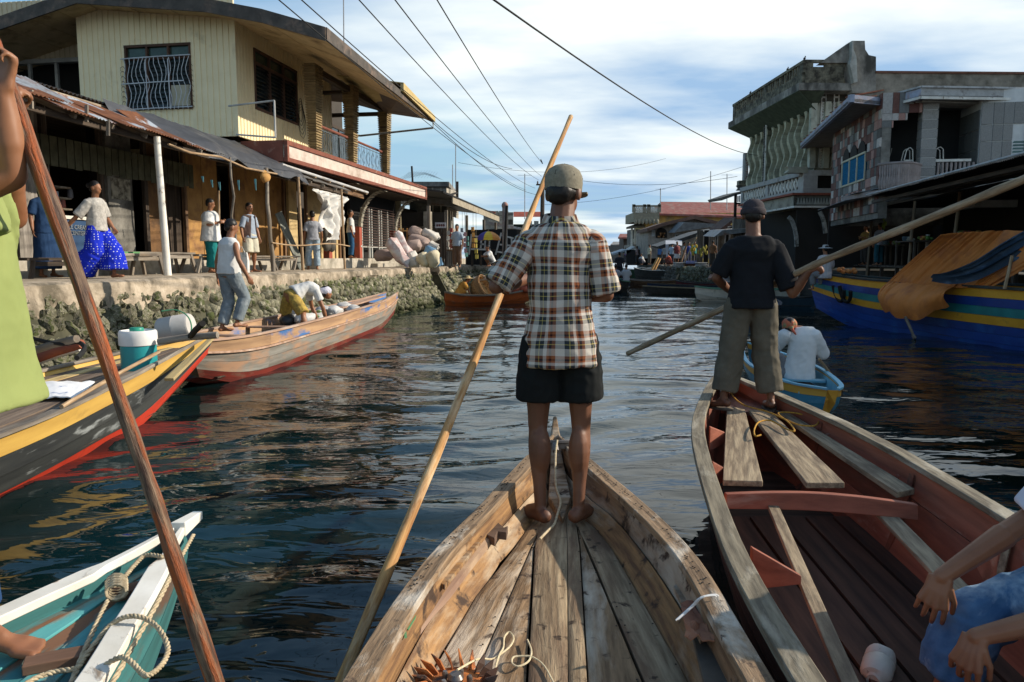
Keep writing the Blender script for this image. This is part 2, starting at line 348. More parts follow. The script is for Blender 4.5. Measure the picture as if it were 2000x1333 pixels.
for i, (s, z, w, h) in enumerate(stones):
 t = face_t(z) + .015; p = LF((t, s, z))
 if i < 298:
  o = inst(sm[i % 9], 'stone', q, p, (rr.uniform(-.5, .5), rr.uniform(-.5, .5), math.atan2(LF.u.y, LF.u.x) + rr.uniform(-.15, .15)), (w * rr.uniform(.9, 1.35), .17 * rr.uniform(.6, 1.2), h * rr.uniform(.85, 1.4)))
 else:
  g.ell((t, s, z), (.13 * rr.uniform(.7, 1.1), w * .56, h * .58), 6, 4, Matrix.Rotation(rr.uniform(-.4, .4), 3, 'X'))
g.build('far_stones', STONE, q, kind='stuff', smooth=60)
# rough block patch at the notch and beyond
g = MB(LF)
for i in range(7):
 for j in range(4): g.bb(QT - .06, QT + .1 + .03 * rr.random(), SG1 + .05 + i * .42, SG1 + .44 + i * .42, .05 + j * .22, .24 + j * .22)
g.build('block_patch', CONC, q)
# raised plinth before the arched building
g = MB(LF); pa = LF.hit(618, 505, -9.2)[0]; pb = LF.hit(772, 505, -9.2)[0]
g.bb(-9.9, -9.2, pa, pb, 1.29, 1.6); g.bb(-60, -9.9, pa - 14, pb + 60, 1.0, 1.595)
g.bb(-9.19, -8.95, LF.hit(735, 520, -9.0)[0], LF.hit(768, 520, -9.0)[0], 1.29, 1.42)
g.build('raised_platform', CONC, kind='structure')
# ------------------------------------------------------------------ left bank: shops and shed roofs
def siding(mb, o, d, n, x0, x1, z0, z1, pitch=.12, dep=.018, flatf=.72):
 """vertical ribbed sheet; z0/z1 may be functions of x."""
 f0 = z0 if callable(z0) else (lambda x: z0); f1 = z1 if callable(z1) else (lambda x: z1)
 pts = []; x = x0
 while x < x1 - 1e-6:
  for fx, dd in ((0, 0), (flatf, 0), (flatf + .05, -dep), (.97, -dep)):
   xx = x + pitch * fx
   if xx <= x1: pts.append((xx, dd))
  x += pitch
 pts.append((x1, 0)); o, d, n = Vector(o), Vector(d), Vector(n)
 rows = []
 for xx, dd in pts:
  a = o + d * xx + n * dd; rows.append([a + Vector((0, 0, f0(xx))), a + Vector((0, 0, f1(xx))), a + Vector((0, 0, f1(xx))) - n * .06, a + Vector((0, 0, f0(xx))) - n * .06])
 mb.loft(rows)
def corr(mb, a, b, c, amp=.012, pitch=.076, th=.004, sub=3):
 """corrugated sheet: from a (eave corner) along b (eave vector) and up along c."""
 a, b, c = Vector(a), Vector(b), Vector(c); nrm = b.cross(c).normalized()
 n = max(4, int(b.length / pitch * 4)); P = []
 for i in range(n + 1):
  w = nrm * (amp * math.sin(i * math.pi / 2)); P.append([a + b * (i / n) + c * (j / sub) + w for j in range(sub + 1)])
 mb.sheet(P, th, nrm)
TP = -10.45
LSX = lambda px, t=TP: LF.hit(px, 505, t)[0]
W_GREY = wood('grey_board', (.36, .33, .29), (.17, .15, .13), (.09, .08, .065), cover=.58, scale=10)
W_BRN = mat('brown_ply', (.20, .105, .04), (.10, .05, .02), (.05, .028, .015), cover=.58, s3=1.5, rough=.75, scale=3)
W_YEL = mat('ochre_ply', (.46, .26, .085), (.27, .14, .045), (.20, .10, .05), cover=.6, s3=2.2, rough=.7, scale=3)
W_CREAM = mat('cream_plaster', (.62, .47, .24), (.46, .33, .15), (.25, .18, .1), cover=.64, s3=1.5, scale=3)
sh = thing('shop_row', 'dark wooden row of low shops behind the walkway on the left bank', 'shop row', LF((TP, 14, 1.27)))
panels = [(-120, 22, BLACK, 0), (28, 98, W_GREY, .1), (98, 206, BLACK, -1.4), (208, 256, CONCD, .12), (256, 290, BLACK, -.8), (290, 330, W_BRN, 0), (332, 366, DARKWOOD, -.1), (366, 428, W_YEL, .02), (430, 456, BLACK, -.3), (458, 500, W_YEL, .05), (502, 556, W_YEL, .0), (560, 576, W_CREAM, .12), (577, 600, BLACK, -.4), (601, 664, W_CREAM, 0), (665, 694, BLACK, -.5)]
for a, b, m, off in panels:
 s0, s1 = LSX(a), LSX(b)
 if m in (W_GREY, W_YEL, W_BRN):
  n = max(1, round((s1 - s0) / (.28 if m is W_GREY else .62)))
  for i in range(n):
   g = MB(LF); g.bb(TP + off - .04, TP + off + rng.uniform(0, .02), s0 + (s1 - s0) * i / n + .006, s0 + (s1 - s0) * (i + 1) / n - .006, 1.27, 4.35); g.build('wall_board', m, sh)
 else:
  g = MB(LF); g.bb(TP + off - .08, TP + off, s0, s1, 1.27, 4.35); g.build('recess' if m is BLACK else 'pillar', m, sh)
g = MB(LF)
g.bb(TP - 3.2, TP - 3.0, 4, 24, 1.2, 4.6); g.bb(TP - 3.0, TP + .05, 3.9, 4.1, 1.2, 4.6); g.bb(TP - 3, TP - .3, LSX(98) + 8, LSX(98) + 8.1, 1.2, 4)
g.build('back_wall', flat('shop_interior_shade', (.03, .026, .022)), sh)  # near-black colour paints in the shade of the shop interior
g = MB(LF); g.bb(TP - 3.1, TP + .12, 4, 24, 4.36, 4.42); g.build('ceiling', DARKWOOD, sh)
for px in (28, 98, 206, 290, 366, 457, 557, 600, 664):
 s = LSX(px, TP + .14); g = MB(LF); g.bb(TP + .1, TP + .18, s - .05, s + .05, 1.28, 4.35); g.build('door_post', BROWNWOOD if px > 300 else DARKWOOD, sh)
g = MB(LF); g.bb(TP + .13, TP + .2, LSX(-60), LSX(290), 3.35, 3.62); g.build('lintel', DARKWOOD, sh)
g = MB(LF)
for k in range(26): g.bb(TP + .2, TP + .215, LSX(20) + k * .2, LSX(20) + k * .2 + .17, 3.2 + .05 * rng.random(), 3.75)
g.build('valance_boards', mat('mossy_board', (.12, .12, .075), (.05, .05, .03)), sh)
# poster scraps on the pillar
g = MB(LF); s = LSX(232)
g.bb(TP + .125, TP + .13, s - .28, s + .3, 2.78, 3.2); g.build('torn_poster', mat('old_paper', (.36, .33, .26), (.22, .2, .15), (.08, .07, .05), cover=.5, s3=6), sh)
# pale dress / rag on pillar and shop bits
def crate(name, t, s, z, d, m, label, cat, ptext=None):
 r = thing(name, label, cat, LF((t, s, z))); return r
r = thing('shop_counter', 'blue painted counter box with white lettering beside the woman in dark blue', 'counter', LF((TP + .05, LSX(135), 1.27)))
s0, s1 = LSX(108, TP), LSX(164, TP)
g = MB(LF); g.bb(TP - .9, TP + .1, s0, s1, 1.28, 2.32); g.build('counter_body', mat('counter_blue', (.03, .075, .16), (.02, .045, .1)), r)
g = MB(LF); g.bb(TP - .95, TP + .14, s0 - .03, s1 + .03, 2.32, 2.38); g.build('counter_top', WHITEP, r)
for k in range(3):
 g = MB(LF); g.bb(TP - .7, TP - .1, s0 + .05, s1 - .1, 2.5 + k * .2, 2.53 + k * .2); g.build('shelf', GREYWOOD, r)
def text(body, size, M4, m, parent, name='lettering', ext=.004, align='CENTER'):
 c = bpy.data.curves.new(name, 'FONT'); c.body = body; c.size = size; c.extrude = ext; c.align_x = align; c.align_y = 'CENTER'
 co = bpy.data.objects.new(name + '_curve', c); COL.objects.link(co); dg = bpy.context.evaluated_depsgraph_get(); me = bpy.data.meshes.new_from_object(co.evaluated_get(dg)); bpy.data.objects.remove(co)
 me.materials.clear(); me.materials.append(m); o = bpy.data.objects.new(name, me); COL.objects.link(o)
 if parent:
  o.parent = parent; M4 = Matrix.Translation(-wloc(parent)) @ M4
 o.matrix_local = M4; return o
def Mface(p, right, up):
 right = Vector(right).normalized(); up = Vector(up).normalized(); n = right.cross(up)
 M = Matrix((right, up, n)).transposed().to_4x4(); M.translation = Vector(p); return M
WH = flat('white_sign_paint', (.26, .29, .32))
text('ICE CREAM\nCENTER', .11, Mface(LF((TP + .115, (s0 + s1) / 2 + .1, 2.12)), LF.u, (0, 0, 1)), WH, r)
g = MB(LF); g.bb(TP - .45, TP - .3, LSX(137), LSX(150), 2.62, 2.85); tag(g.build('paper_packet', flat('pale_paper', (.55, .58, .6))), 'pale paper packet standing on the dark counter shelf', 'packet')
# shed roof A : rusty sheets at the left, grey sheets under the tarp
EV = -8.55
ze = lambda s: 3.84 - .020 * (s - 9)
shr = thing('shed_roof', 'low shed roof of rusty and silver corrugated sheets along the walkway', 'roof', LF((EV, 12, 3.7)))
s = 5.0; i = 0
while s < 21.6:
 w = rng.uniform(.62, .82); z = ze(s) + (i % 2) * .02 + rng.uniform(-.015, .03); ov = rng.uniform(0, .22) if s < 13.5 else 0
 g = MB(); a = LF((EV + ov, s, z)); b = LF.u * w + Vector((0, 0, rng.uniform(-.03, .02))); c = LF((-10.3, s, z + .80)) - a
 corr(g, a, b, c); g.build('roof_sheet', RUSTTIN if s < 13.8 else GREYTIN, shr, smooth=60)
 if s < 13.8 and i % 2 == 0:
  g = MB(); a = LF((EV - .35 + rng.uniform(-.2, .2), s + .1, z + .16)); corr(g, a, LF.u * .55 + Vector((0, 0, rng.uniform(-.06, .06))), (LF((-10.0, s, z + .85)) - a) * .6)
  g.build('roof_sheet', mat('silver_tin', (.50, .52, .54), (.3, .3, .3), (.26, .12, .06), cover=.55, s3=2, rough=.4, metal=.35) if rng.random() < .6 else RUSTTIN, shr, smooth=60)
 s += w * .93; i += 1
g = MB(LF); g.beam((EV - .1, 5, ze(5) - .07), (EV - .1, 21.5, ze(21.5) - .07), .07, .09); g.build('eave_beam', DARKWOOD, shr)
for k in range(20):
 s = 5.5 + k * .85; g = MB(LF); g.beam((EV + .03, s, ze(s) - .05), (-10.4, s, ze(s) + .74), .05, .07); g.build('rafter', GREYWOOD, shr)
for (x, y) in ((210, 246), (168, 218), (60, 190)):
 s, z = LF.hit(x, y, EV + .05); g = MB(LF); g.beam((EV + .05, s, z - .16), (EV + .05, s + .02, z + .1), .05, .03); g.build('batten', GREYWOOD, shr)
# roof B above it: seen on its edge
rb = thing('upper_shed_roof', 'long dark corrugated roof edge on pale battens above the rusty shed roof', 'roof', LF((-10, 13, 4.4)))
sa, za = LF.hit(40, 152, -9.75); sb, zb = LF.hit(512, 296, -9.75); sa -= 4; za += (za - zb) * 4 / (sb - sa - 4)
n = 22
for i in range(n):
 f = i / n; s = sa + (sb - sa) * f; z = za + (zb - za) * f; g = MB(); a = LF((-9.75, s, z)); b = LF.u * ((sb - sa) / n * 1.03) + Vector((0, 0, (zb - za) / n)); corr(g, a, b, LF((-11.6, s, z + .30)) - a, amp=.02, pitch=.1)
 g.build('roof_sheet', mat('black_tin', (.07, .06, .05), (.03, .028, .025), (.16, .09, .05), cover=.66, rough=.6), rb, smooth=60)
for k, dz, mm in ((0, -.075, mat('pale_batten', (.42, .36, .27), (.22, .18, .13))), (1, -.2, DARKWOOD)):
 g = MB(LF); g.beam((-9.8 - k * .03, sa, za + dz), (-9.8 - k * .03, sb - .1, zb + dz), .05, .07 if k == 0 else .14); g.build('fascia', mm, rb)
g = MB(LF); g.bb(-11.4, -10.1, sa, sb, 4.43, 4.47); g.build('under_boards', BLACK, rb)
# grey tarpaulin over the front of the shed
tarp = mat('grey_tarp', (.062, .067, .078), (.035, .038, .045), (.11, .11, .11), cover=.62, s3=2, rough=.55, scale=3, bump=.4, bd=.02)
def drape(g, A, B, C, D, nu, nv, sag=0.05, amp=.03, sc=1.6, seed=0, th=.006, ragged=0, nrm=(0, 0, 1)):
 A, B, C, D = map(Vector, (A, B, C, D)); P = []; N = (B - A).cross(D - A).normalized()
 for i in range(nu + 1):
  r = []; u = i / nu
  for j in range(nv + 1):
   v = j / nv; p = (A * (1 - u) + B * u) * (1 - v) + (D * (1 - u) + C * u) * v
   if ragged and j == nv: p = p + (p - ((A * (1 - u) + B * u))).normalized() * ragged * noise.noise(Vector((u * 17 + seed, seed, 0)))
   w = amp * noise.noise(Vector((u * (B - A).length * sc + seed, v * (D - A).length * sc, seed))) + amp * .5 * noise.noise(Vector((u * (B - A).length * sc * 3 + seed, v * (D - A).length * sc * 2, seed)))
   p = p + N * w - Vector((0, 0, sag * 4 * v * (1 - v) * (.6 + .4 * math.sin(u * 9 + seed)))); r.append(p)
  P.append(r)
 g.sheet(P, th, N if N.z > 0 else N); return g
t1s = LF.hit(218, 245, -9.6)[0]; t2s = LF.hit(597, 357, EV)[0]
g = MB(); m = 40; P = []
for i in range(m + 1):
 f = i / m; s = t1s + (t2s - t1s) * f; r = []
 ed = min(1, f * 3.2)
 for j in range(11):
  v = j / 10; t = -9.75 + (1.3 * (.25 + .75 * ed)) * v; z = ze(s) + .12 + .66 * (1 - v)
  z += .05 * noise.noise(Vector((s * 1.7, v * 3, 0))) + .03 * noise.noise(Vector((s * 5, v * 4, 3))) - .02
  if j >= 9: z -= (.1 + .13 * abs(math.sin(s * 2.2 + 1))) * (j - 8) / 2 * ed
  r.append(LF((t, s, z)))
 P.append(r)
g.sheet(P, .008); tag(g.build('tarpaulin', tarp, smooth=70), 'dark grey tarpaulin sheet stretched over the shed roof edge above the walkway', 'tarpaulin')
g = MB(); g.tube([LF((EV + .12, LF.hit(x, 300, EV)[0], z)) for x, z in ((318, 3.66), (360, 3.60), (420, 3.66), (470, 3.55), (530, 3.58))], .022, 8); tag(g.build('bamboo_rod', POLEWOOD, smooth=60), 'thin crooked bamboo rod holding the lower edge of the grey tarpaulin', 'rod')
s = LF.hit(512, 356, EV + .1)[0]; g = MB(LF); g.ell((EV + .1, s + .15, 3.46), (.1, .2, .14), 9, 7); g.v = [p + Vector((0, 0, .04 * noise.noise(p * 9))) for p in g.v]
tag(g.build('bundle', mat('ochre_cloth', (.5, .28, .09), (.25, .12, .04)), smooth=70), 'small ochre cloth bundle tied under the tarpaulin edge', 'bundle')
for px, y0, y1 in ((413, 352, 366), (428, 356, 372), (465, 352, 372), (498, 350, 372), (395, 345, 356)):
 s, za_ = LF.hit(px, y0, EV + .05); zb_ = LF.hit(px, y1, EV + .05)[1]; g = MB(LF); g.beam((EV + .05, s, za_), (EV + .05, s + .03, zb_), .05, .01, w1=.015)
 tag(g.build('cloth_tie', flat('teal_cloth', (.12, .33, .38))), 'small teal cloth strip tied under the tarpaulin', 'tie', 'teal ties hanging from the tarpaulin')
# walkway posts
posts = [(326, 'thick whitewashed wooden post at the left end of the tarpaulin', WHITEP, .065, .0), (531, 'grey rough wooden post under the tarpaulin, right of the boy in the vest', GREYWOOD, .05, .03), (591, 'slim brown pole with the rope rail tied to it, left of the man in jeans', POLEWOOD, .04, 0), (673, 'slim pole in front of the man in white shirt and blue jeans', POLEWOOD, .035, 0), (462, 'thin crooked pole standing left of the boy in the vest', GREYWOOD, .028, .05)]
for px, lb, m_, rad, tw in posts:
 s, z = LF.hit(px, 505, -8.45); g = MB(); r_ = random.Random(px)
 g.tube([LF((-8.45 + tw * r_.uniform(-1, 1), s + tw * r_.uniform(-1, 1) - .02 * k, 1.28 + k * (ze(s) - 1.3) / 6)) for k in range(7)], [rad * (1.05 - .03 * k) for k in range(7)], 9, wob=.12)
 tag(g.build('awning_post', m_, smooth=60), lb, 'post')
s0 = LSX(531, -8.4); s1 = LSX(682, -8.4); g = MB(); g.tube([LF((-8.38, s0 + (s1 - s0) * k / 8, 1.96 - .045 * math.sin(k * .8))) for k in range(9)], .018, 7)
tag(g.build('rope_rail', POLEWOOD, smooth=60), 'thin bent bamboo rail tied across the three slim posts', 'rail')
# benches along the shops
def bench(px0, px1, t, zt, lab, m_=GREYWOOD, skew=.1, hb=None):
 s0, s1 = LSX(px0, t), LSX(px1, t); r = thing('bench', lab, 'bench', LF((t, (s0 + s1) / 2, 1.28)))
 for k in range(3):
  g = MB(LF); g.bb(t - .2 + k * .15, t - .07 + k * .15, s0 + rng.uniform(-.04, .04), s1 + rng.uniform(-.04, .04), zt - .035, zt + rng.uniform(0, .012)); g.build('plank', m_, r)
 n = max(2, round((s1 - s0) / 1.1))
 for i in range(n):
  s = s0 + .12 + (s1 - s0 - .24) * i / (n - 1)
  for tt, sg in ((t - .17, 1), (t + .2, -1)):
   g = MB(LF); g.beam((tt, s, zt - .035), (tt - sg * .02, s + skew * (1 if i % 2 else -1), 1.285), .05, .06); g.build('leg', m_, r)
 g = MB(LF); g.bb(t + .17, t + .21, s0 + .1, s1 - .1, zt - .12, zt - .05); g.build('apron', m_, r)
bench(30, 158, -9.3, 1.60, 'long low dark bench at the far left of the shops', DARKWOOD)
bench(160, 300, -9.15, 1.68, 'grey plank bench right behind the walking woman')
bench(236, 362, -9.4, 1.72, 'long grey trestle bench behind the whitewashed post', GREYWOOD, .15)
bench(370, 430, -9.3, 1.68, 'grey bench with splayed legs behind the person in teal trousers', GREYWOOD, .2)
bench(452, 570, -9.25, 1.66, 'grey bench with crossed splayed legs behind the boy in the vest', GREYWOOD, .25)
g = MB(LF); s = LSX(245, -9.1); g.bb(-9.25, -9.02, s - .3, s + .3, 1.685, 1.72); tag(g.build('green_board', flat('green_paint', (.12, .3, .12))), 'flat green board lying on the bench behind the walking woman', 'board')
# leaning grey plank and cracked door plank
s = LSX(566, -9.5); g = MB(LF); g.beam((-9.3, s + .35, 1.3), (-9.75, s - .1, 2.85), .30, .04, up=LF.n); tag(g.build('leaning_plank', wood('blue_grey_board', (.22, .23, .2), (.1, .11, .1)), bevel=.01), 'grey green plank leaning on the ochre doors, right of the boy', 'plank')
# pots and goods in the shop dark
for k, (px, z, rad, c) in enumerate(((118, 2.56, .07, (.1, .2, .25)), (128, 2.56, .06, (.3, .1, .08)), (145, 2.76, .05, (.2, .2, .22)))):
 p = LF((TP - .4, LSX(px, TP - .4), z)); g = MB(); g.lathe([(rad, 0), (rad * 1.1, .05), (rad * .9, .16), (rad * .5, .18)], p, 12); tag(g.build('tin_can', flat('can%d' % k, c, rough=.4), smooth=40), ('dull teal', 'dull red', 'dull grey')[k] + ' can on the shelf above the blue counter', 'can')
# ------------------------------------------------------------------ the yellow two storey house
TW = -9.79; SH0 = LF.hit(466, 266, TW)[0]
YEL = mat('yellow_siding', (.86, .74, .48), (.78, .66, .41), (.42, .34, .2), cover=.70, sharp=.1, s3=1.1, rough=.6, scale=2.5, bump=.12, var=.03)
SOF = mat('soffit_board', (.66, .50, .28), (.52, .38, .2), (.22, .14, .07), cover=.62, s3=1.2, rough=.75, var=.08)  # base colour raised to paint in light bounced up from the water
REDT = mat('red_brown_trim', (.24, .085, .055), (.15, .05, .035), (.32, .2, .15), cover=.68, s3=3, scale=4)
hs = thing('yellow_house', 'two storey yellow ribbed house with wide eaves and a balcony over the shops', 'house', LF((TW, SH0, 1.6)))
g = MB(); zf = LF.hit(466, 266, TW)[1]; ztop = lambda s: 7.55
E1 = Vector((0, 0, 0))
sC1 = LF.hit(620, 290, TW)[0] + 1.2
w0, wz1 = LF.hit(498, 96, TW + .03); w1, wz0 = LF.hit(582, 243, TW + .03); wz0 = LF.hit(503, 212, TW + .03)[1]; w1 = LF.hit(582, 200, TW + .03)[0]
o = LF((TW, 0, 0))
for a, b, z0, z1 in ((SH0, w0, zf, 7.6), (w1, sC1, zf, 7.6), (w0, w1, zf, wz0), (w0, w1, wz1, 7.6)): siding(g, o, LF.u, LF.n, a, b, z0, z1, pitch=.155)
g.build('canal_wall', YEL, hs)
# side wall facing the camera
tl = LF.hits(155, 150, SH0)[0]; g = MB(); o = LF((0, SH0, 0));
v0, vz1 = LF.hits(243, 96, SH0 - .03); v1, vz0 = LF.hits(374, 206, SH0 - .03); vz1 = LF.hits(371, 85, SH0 - .03)[1] ; vz0 = LF.hits(250, 214, SH0 - .03)[1]
for a, b, z0, z1 in ((tl, v0, zf - .6, 8.4), (v1, TW - .02, zf, 8.4), (v0, v1, zf - .6, vz0), (v0, v1, vz1, 8.4)): siding(g, o, LF.n, -LF.u, a, b, z0, z1, pitch=.155)
g.build('side_wall', YEL, hs)
g = MB(LF); g.bb(TW - .07, TW + .012, SH0 - .012, SH0 + .06, zf, 7.7); g.build('corner_trim', YEL, hs)
# recessed wing at the far left
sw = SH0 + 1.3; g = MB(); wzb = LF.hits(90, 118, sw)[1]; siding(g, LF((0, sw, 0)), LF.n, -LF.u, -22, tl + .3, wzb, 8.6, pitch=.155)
g.build('wing_wall', mat('shade_siding', (.60, .50, .33), (.5, .41, .26), rough=.6, bump=.1, var=.03), hs)  # yellow siding darkened, the wing's shade put into the colour
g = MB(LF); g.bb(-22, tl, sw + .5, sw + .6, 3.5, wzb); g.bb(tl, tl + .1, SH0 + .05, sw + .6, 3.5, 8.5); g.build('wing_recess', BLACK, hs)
g = MB(LF); g.bb(-22, tl + .1, sw - .08, sw + .1, wzb - .09, wzb + .02)
for px in (112, 60, 20): t_ = LF.hits(px, 150, sw)[0]; g.bb(t_ - .04, t_ + .04, sw - .04, sw + .04, 3.6, wzb - .09)
g.build('wing_window_frame', mat('grey_frame', (.4, .4, .37), (.25, .25, .23)), hs)
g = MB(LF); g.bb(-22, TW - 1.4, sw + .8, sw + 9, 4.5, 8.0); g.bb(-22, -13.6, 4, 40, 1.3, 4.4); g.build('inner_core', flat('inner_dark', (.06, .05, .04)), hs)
# windows
GLS = mat('window_glass', (.045, .06, .065), (.02, .03, .03), rough=.12, spec=.6, bump=0, scale=2)
FRM = mat('rust_frame', (.13, .07, .045), (.06, .035, .025))
def louver_window(name, lab, xf, a, b, z0, z1, cols, top, grille=None):
 """xf maps (x, depth outwards, z)."""
 f = MB(xf); th = .05
 for x in [a + (b - a) * k / cols for k in range(cols + 1)]: f.bb(x - .025, x + .025, -.04, .05, z0, z1)
 for z in (z0, top, z1): f.bb(a - .03, b + .03, -.04, .055, z - .03, z + .03)
 w = f.build(name, FRM, hs, lab)
 for k in range(cols):
  xa, xb = a + (b - a) * k / cols + .03, a + (b - a) * (k + 1) / cols - .03
  g = MB(xf); g.bb(xa, xb, -.03, -.02, top, z1); g.build('top_pane', mat('green_glass', (.05, .09, .07), (.03, .05, .04), rough=.1, bump=0), w)
  n = 11; g = MB(xf)
  for j in range(n):
   z = z0 + .04 + (top - z0 - .06) * (j + .5) / n; dz = (top - z0) / n * .46
   g.prism([(xa, -.035, z + dz), (xb, -.035, z + dz), (xb, .02, z - dz), (xa, .02, z - dz)], Vector((0, .006, .004)))
  g.build('glass_slats', GLS, w)
 g = MB(xf); g.bb(a, b, -.3, -.28, z0, z1); g.build('dark_room', BLACK, w)
 return w
XS = lambda p: LF((SHp(p), 0, 0))
xf_front = lambda p: LF((TW + p[1] - .03, p[0], p[2]))
xf_side = lambda p: LF((p[0], SH0 - p[1] + .03, p[2]))
w = louver_window('louvre_window', 'dark louvre window on the sunlit canal wall', xf_front, w0, w1, wz0, wz1, 3, wz1 - (wz1 - wz0) * .22)
w = louver_window('grille_window', 'louvre window behind a bent white iron grille', xf_side, v0, v1, vz0, vz1, 3, vz1 - (vz1 - vz0) * .2)
g = MB(xf_side); gw = mat('white_iron', (.62, .66, .70), (.45, .48, .5), rough=.5)
for k in range(15):
 x = v0 - .02 + (v1 - v0 - .02) * k / 14; zt_ = vz1 - (vz1 - vz0) * .2
 g.tube([(x + .05 * math.sin(j * 1.1 + k * .6), .09 + .02 * math.sin(j), zt_ - (zt_ - vz0) * 1.03 * j / 9) for j in range(10)], .009, 5)
for z, e in ((vz1 - (vz1 - vz0) * .2, 0), (vz0 + (vz1 - vz0) * .40, -.2), (vz0 - .02, 0)): g.tube([(v0 - .1, .09, z), ((v0 + v1) / 2, .1, z + .02), (v1 + .04 + e, .09, z + .03)], .016, 6)
for x in (v0 + (v1 - v0) * .33, v0 + (v1 - v0) * .68): g.tube([(x, .1, vz1 - .35), (x + .02, .11, vz0 - .03)], .014, 6)
g.build('iron_grille', gw, w)
g = MB(xf_side)
for side, x in ((-1, v0 - .04), (0, v1 + .05)):
 for j in range(9):
  z = vz0 + (vz1 - vz0) * .72 * j / 9; g.tube([(x + .07 * math.cos(a_ / 5 * 6.28) - .03, .08, z + .07 * math.sin(a_ / 5 * 6.28)) for a_ in range(5)], .006, 4)
g.build('wire_curls', FRM, w)
g = MB(xf_side); g.bb(v0 + (v1 - v0) * .69, v1 - .02, .03, .035, vz0 + .05, vz0 + (vz1 - vz0) * .36); g.build('cream_panel', mat('cream_panel', (.5, .46, .34), (.36, .33, .24)), w)
g = MB(xf_front); s_ = w1 + .18
for j in range(5): g.tube([(s_ + (.13 + .03 * j) * math.cos(a_ / 9 * 6.28), .05 + .01 * j, wz0 + .45 - .1 * j + (.34 + .02 * j) * math.sin(a_ / 9 * 6.28)) for a_ in range(10)], .007, 4)
tag(g.build('wire_coil', BLACK), 'loose loops of black wire hanging right of the sunlit louvre window', 'wire coil')
# balcony slab
TS = LF.hit(558, 274, -8.7)[0]; slab_z1 = LF.hit(558, 274, -8.7)[1]; slab_z0 = LF.hit(562, 316, -8.7)[1]; SE = LF.hit(832, 365, -8.7)[0]
g = MB(LF); g.bb(-12, -8.75, TS, SE, slab_z0 + .04, slab_z1 - .03); g.build('balcony_slab', CONC, hs)
g = MB(LF); zt_, zb_ = slab_z1, slab_z0
g.bb(-8.78, -8.66, TS, SE, zt_ - .11, zt_); g.bb(-8.78, -8.66, TS, SE, zb_, zb_ + .1); g.bb(-8.78, -8.66, SE - .12, SE, zb_ + .1, zt_ - .11); g.bb(-8.78, -8.66, TS, TS + .1, zb_ + .1, zt_ - .11); g.bb(-9.9, -8.78, TS - .02, TS, zb_, zt_)
g.build('balcony_border', REDT, hs)
g = MB(LF); g.bb(-8.78, -8.70, TS + .1, SE - .12, zb_ + .1, zt_ - .11)
g.build('balcony_fascia', mat('pink_white_fascia', (.66, .57, .50), (.52, .43, .37), (.33, .25, .2), cover=.6, sharp=.12, s3=1.4, st3=(1, 1, 1), scale=5), hs)
# ribbed tapered columns
cols_s = [LF.hit(x, y, -8.86)[0] for x, y in ((618, 287), (690, 313), (755, 333))]
ct = 7.0
for k, s in enumerate(cols_s):
 g = MB(LF); n = 34; zt_ = LF.hit((611, 689, 758)[k], (135, 178, 212)[k], -8.86)[1] + .12; dz = (zt_ - slab_z1) / n
 for j in range(n):
  f = j / n; hw = .17 + .10 * f; z = slab_z1 + j * dz
  g.bb(-8.9 - hw * .7, -8.9 + hw * .7, s - hw, s + hw, z, z + dz * .62); g.bb(-8.9 - hw * .7 + .03, -8.9 + hw * .7 - .03, s - hw + .03, s + hw - .03, z + dz * .6, z + dz + .002)
 g.build('ribbed_column', mat('column_ochre', (.34, .25, .12), (.2, .14, .07), (.1, .07, .04), cover=.58, s3=2), hs)
# railings
IRON = mat('blue_iron', (.16, .21, .25), (.07, .09, .11), rough=.5)
def railing(s0, s1, t, z0, h, horiz=False, parent=hs):
 g = MB(LF); g.tube([(t, s0, z0 + h), (t, s1, z0 + h)], .04, 7); g.build('handrail', REDT, parent)
 g = MB(LF); g.tube([(t, s0, z0 + .06), (t, s1, z0 + .06)], .015, 5); g.tube([(t, s0, z0 + h - .1), (t, s1, z0 + h - .1)], .012, 5)
 n = max(2, int((s1 - s0) / .14))
 for i in range(n):
  s = s0 + (s1 - s0) * (i + .5) / n; g.tube([(t, s, z0 + .05), (t, s, z0 + h - .06)], .008, 4)
  if i % 3 == 0:
   for sg in (-1, 1): g.tube([(t + .01, s + sg * .15 * math.sin(a_ / 8 * 3.14), z0 + .12 + (h - .3) * a_ / 8) for a_ in range(9)], .007, 4)
 g.build('iron_railing', IRON, parent)
railing(cols_s[0] + .2, cols_s[1] - .2, -8.95, slab_z1 + .02, .78); railing(cols_s[1] + .2, cols_s[2] - .1, -8.95, slab_z1 + .02, .78)
# recessed balcony back wall, door and cap beams
g = MB(); siding(g, LF((-11.0, 0, 0)), LF.u, LF.n, sC1 - .2, cols_s[1] + 1.2, slab_z1, 7.5, pitch=.155); siding(g, LF((0, sC1, 0)), LF.n, LF.u, -11, TW, slab_z1, 7.5, pitch=.155); g.build('balcony_wall', YEL, hs)
g = MB(LF); da = LF.hit(627, 240, -10.95)[0]; db = LF.hit(690, 250, -10.95)[0]; g.bb(-10.98, -10.93, da, db, slab_z1 + .1, 6.3); g.build('balcony_opening', GLS, hs)
g = MB(LF); g.bb(-10.94, -10.9, da, db, 6.3, 6.4); g.bb(-10.94, -10.9, (da + db) / 2 - .03, (da + db) / 2 + .03, slab_z1, 6.3); g.build('opening_frame', DARKWOOD, hs)
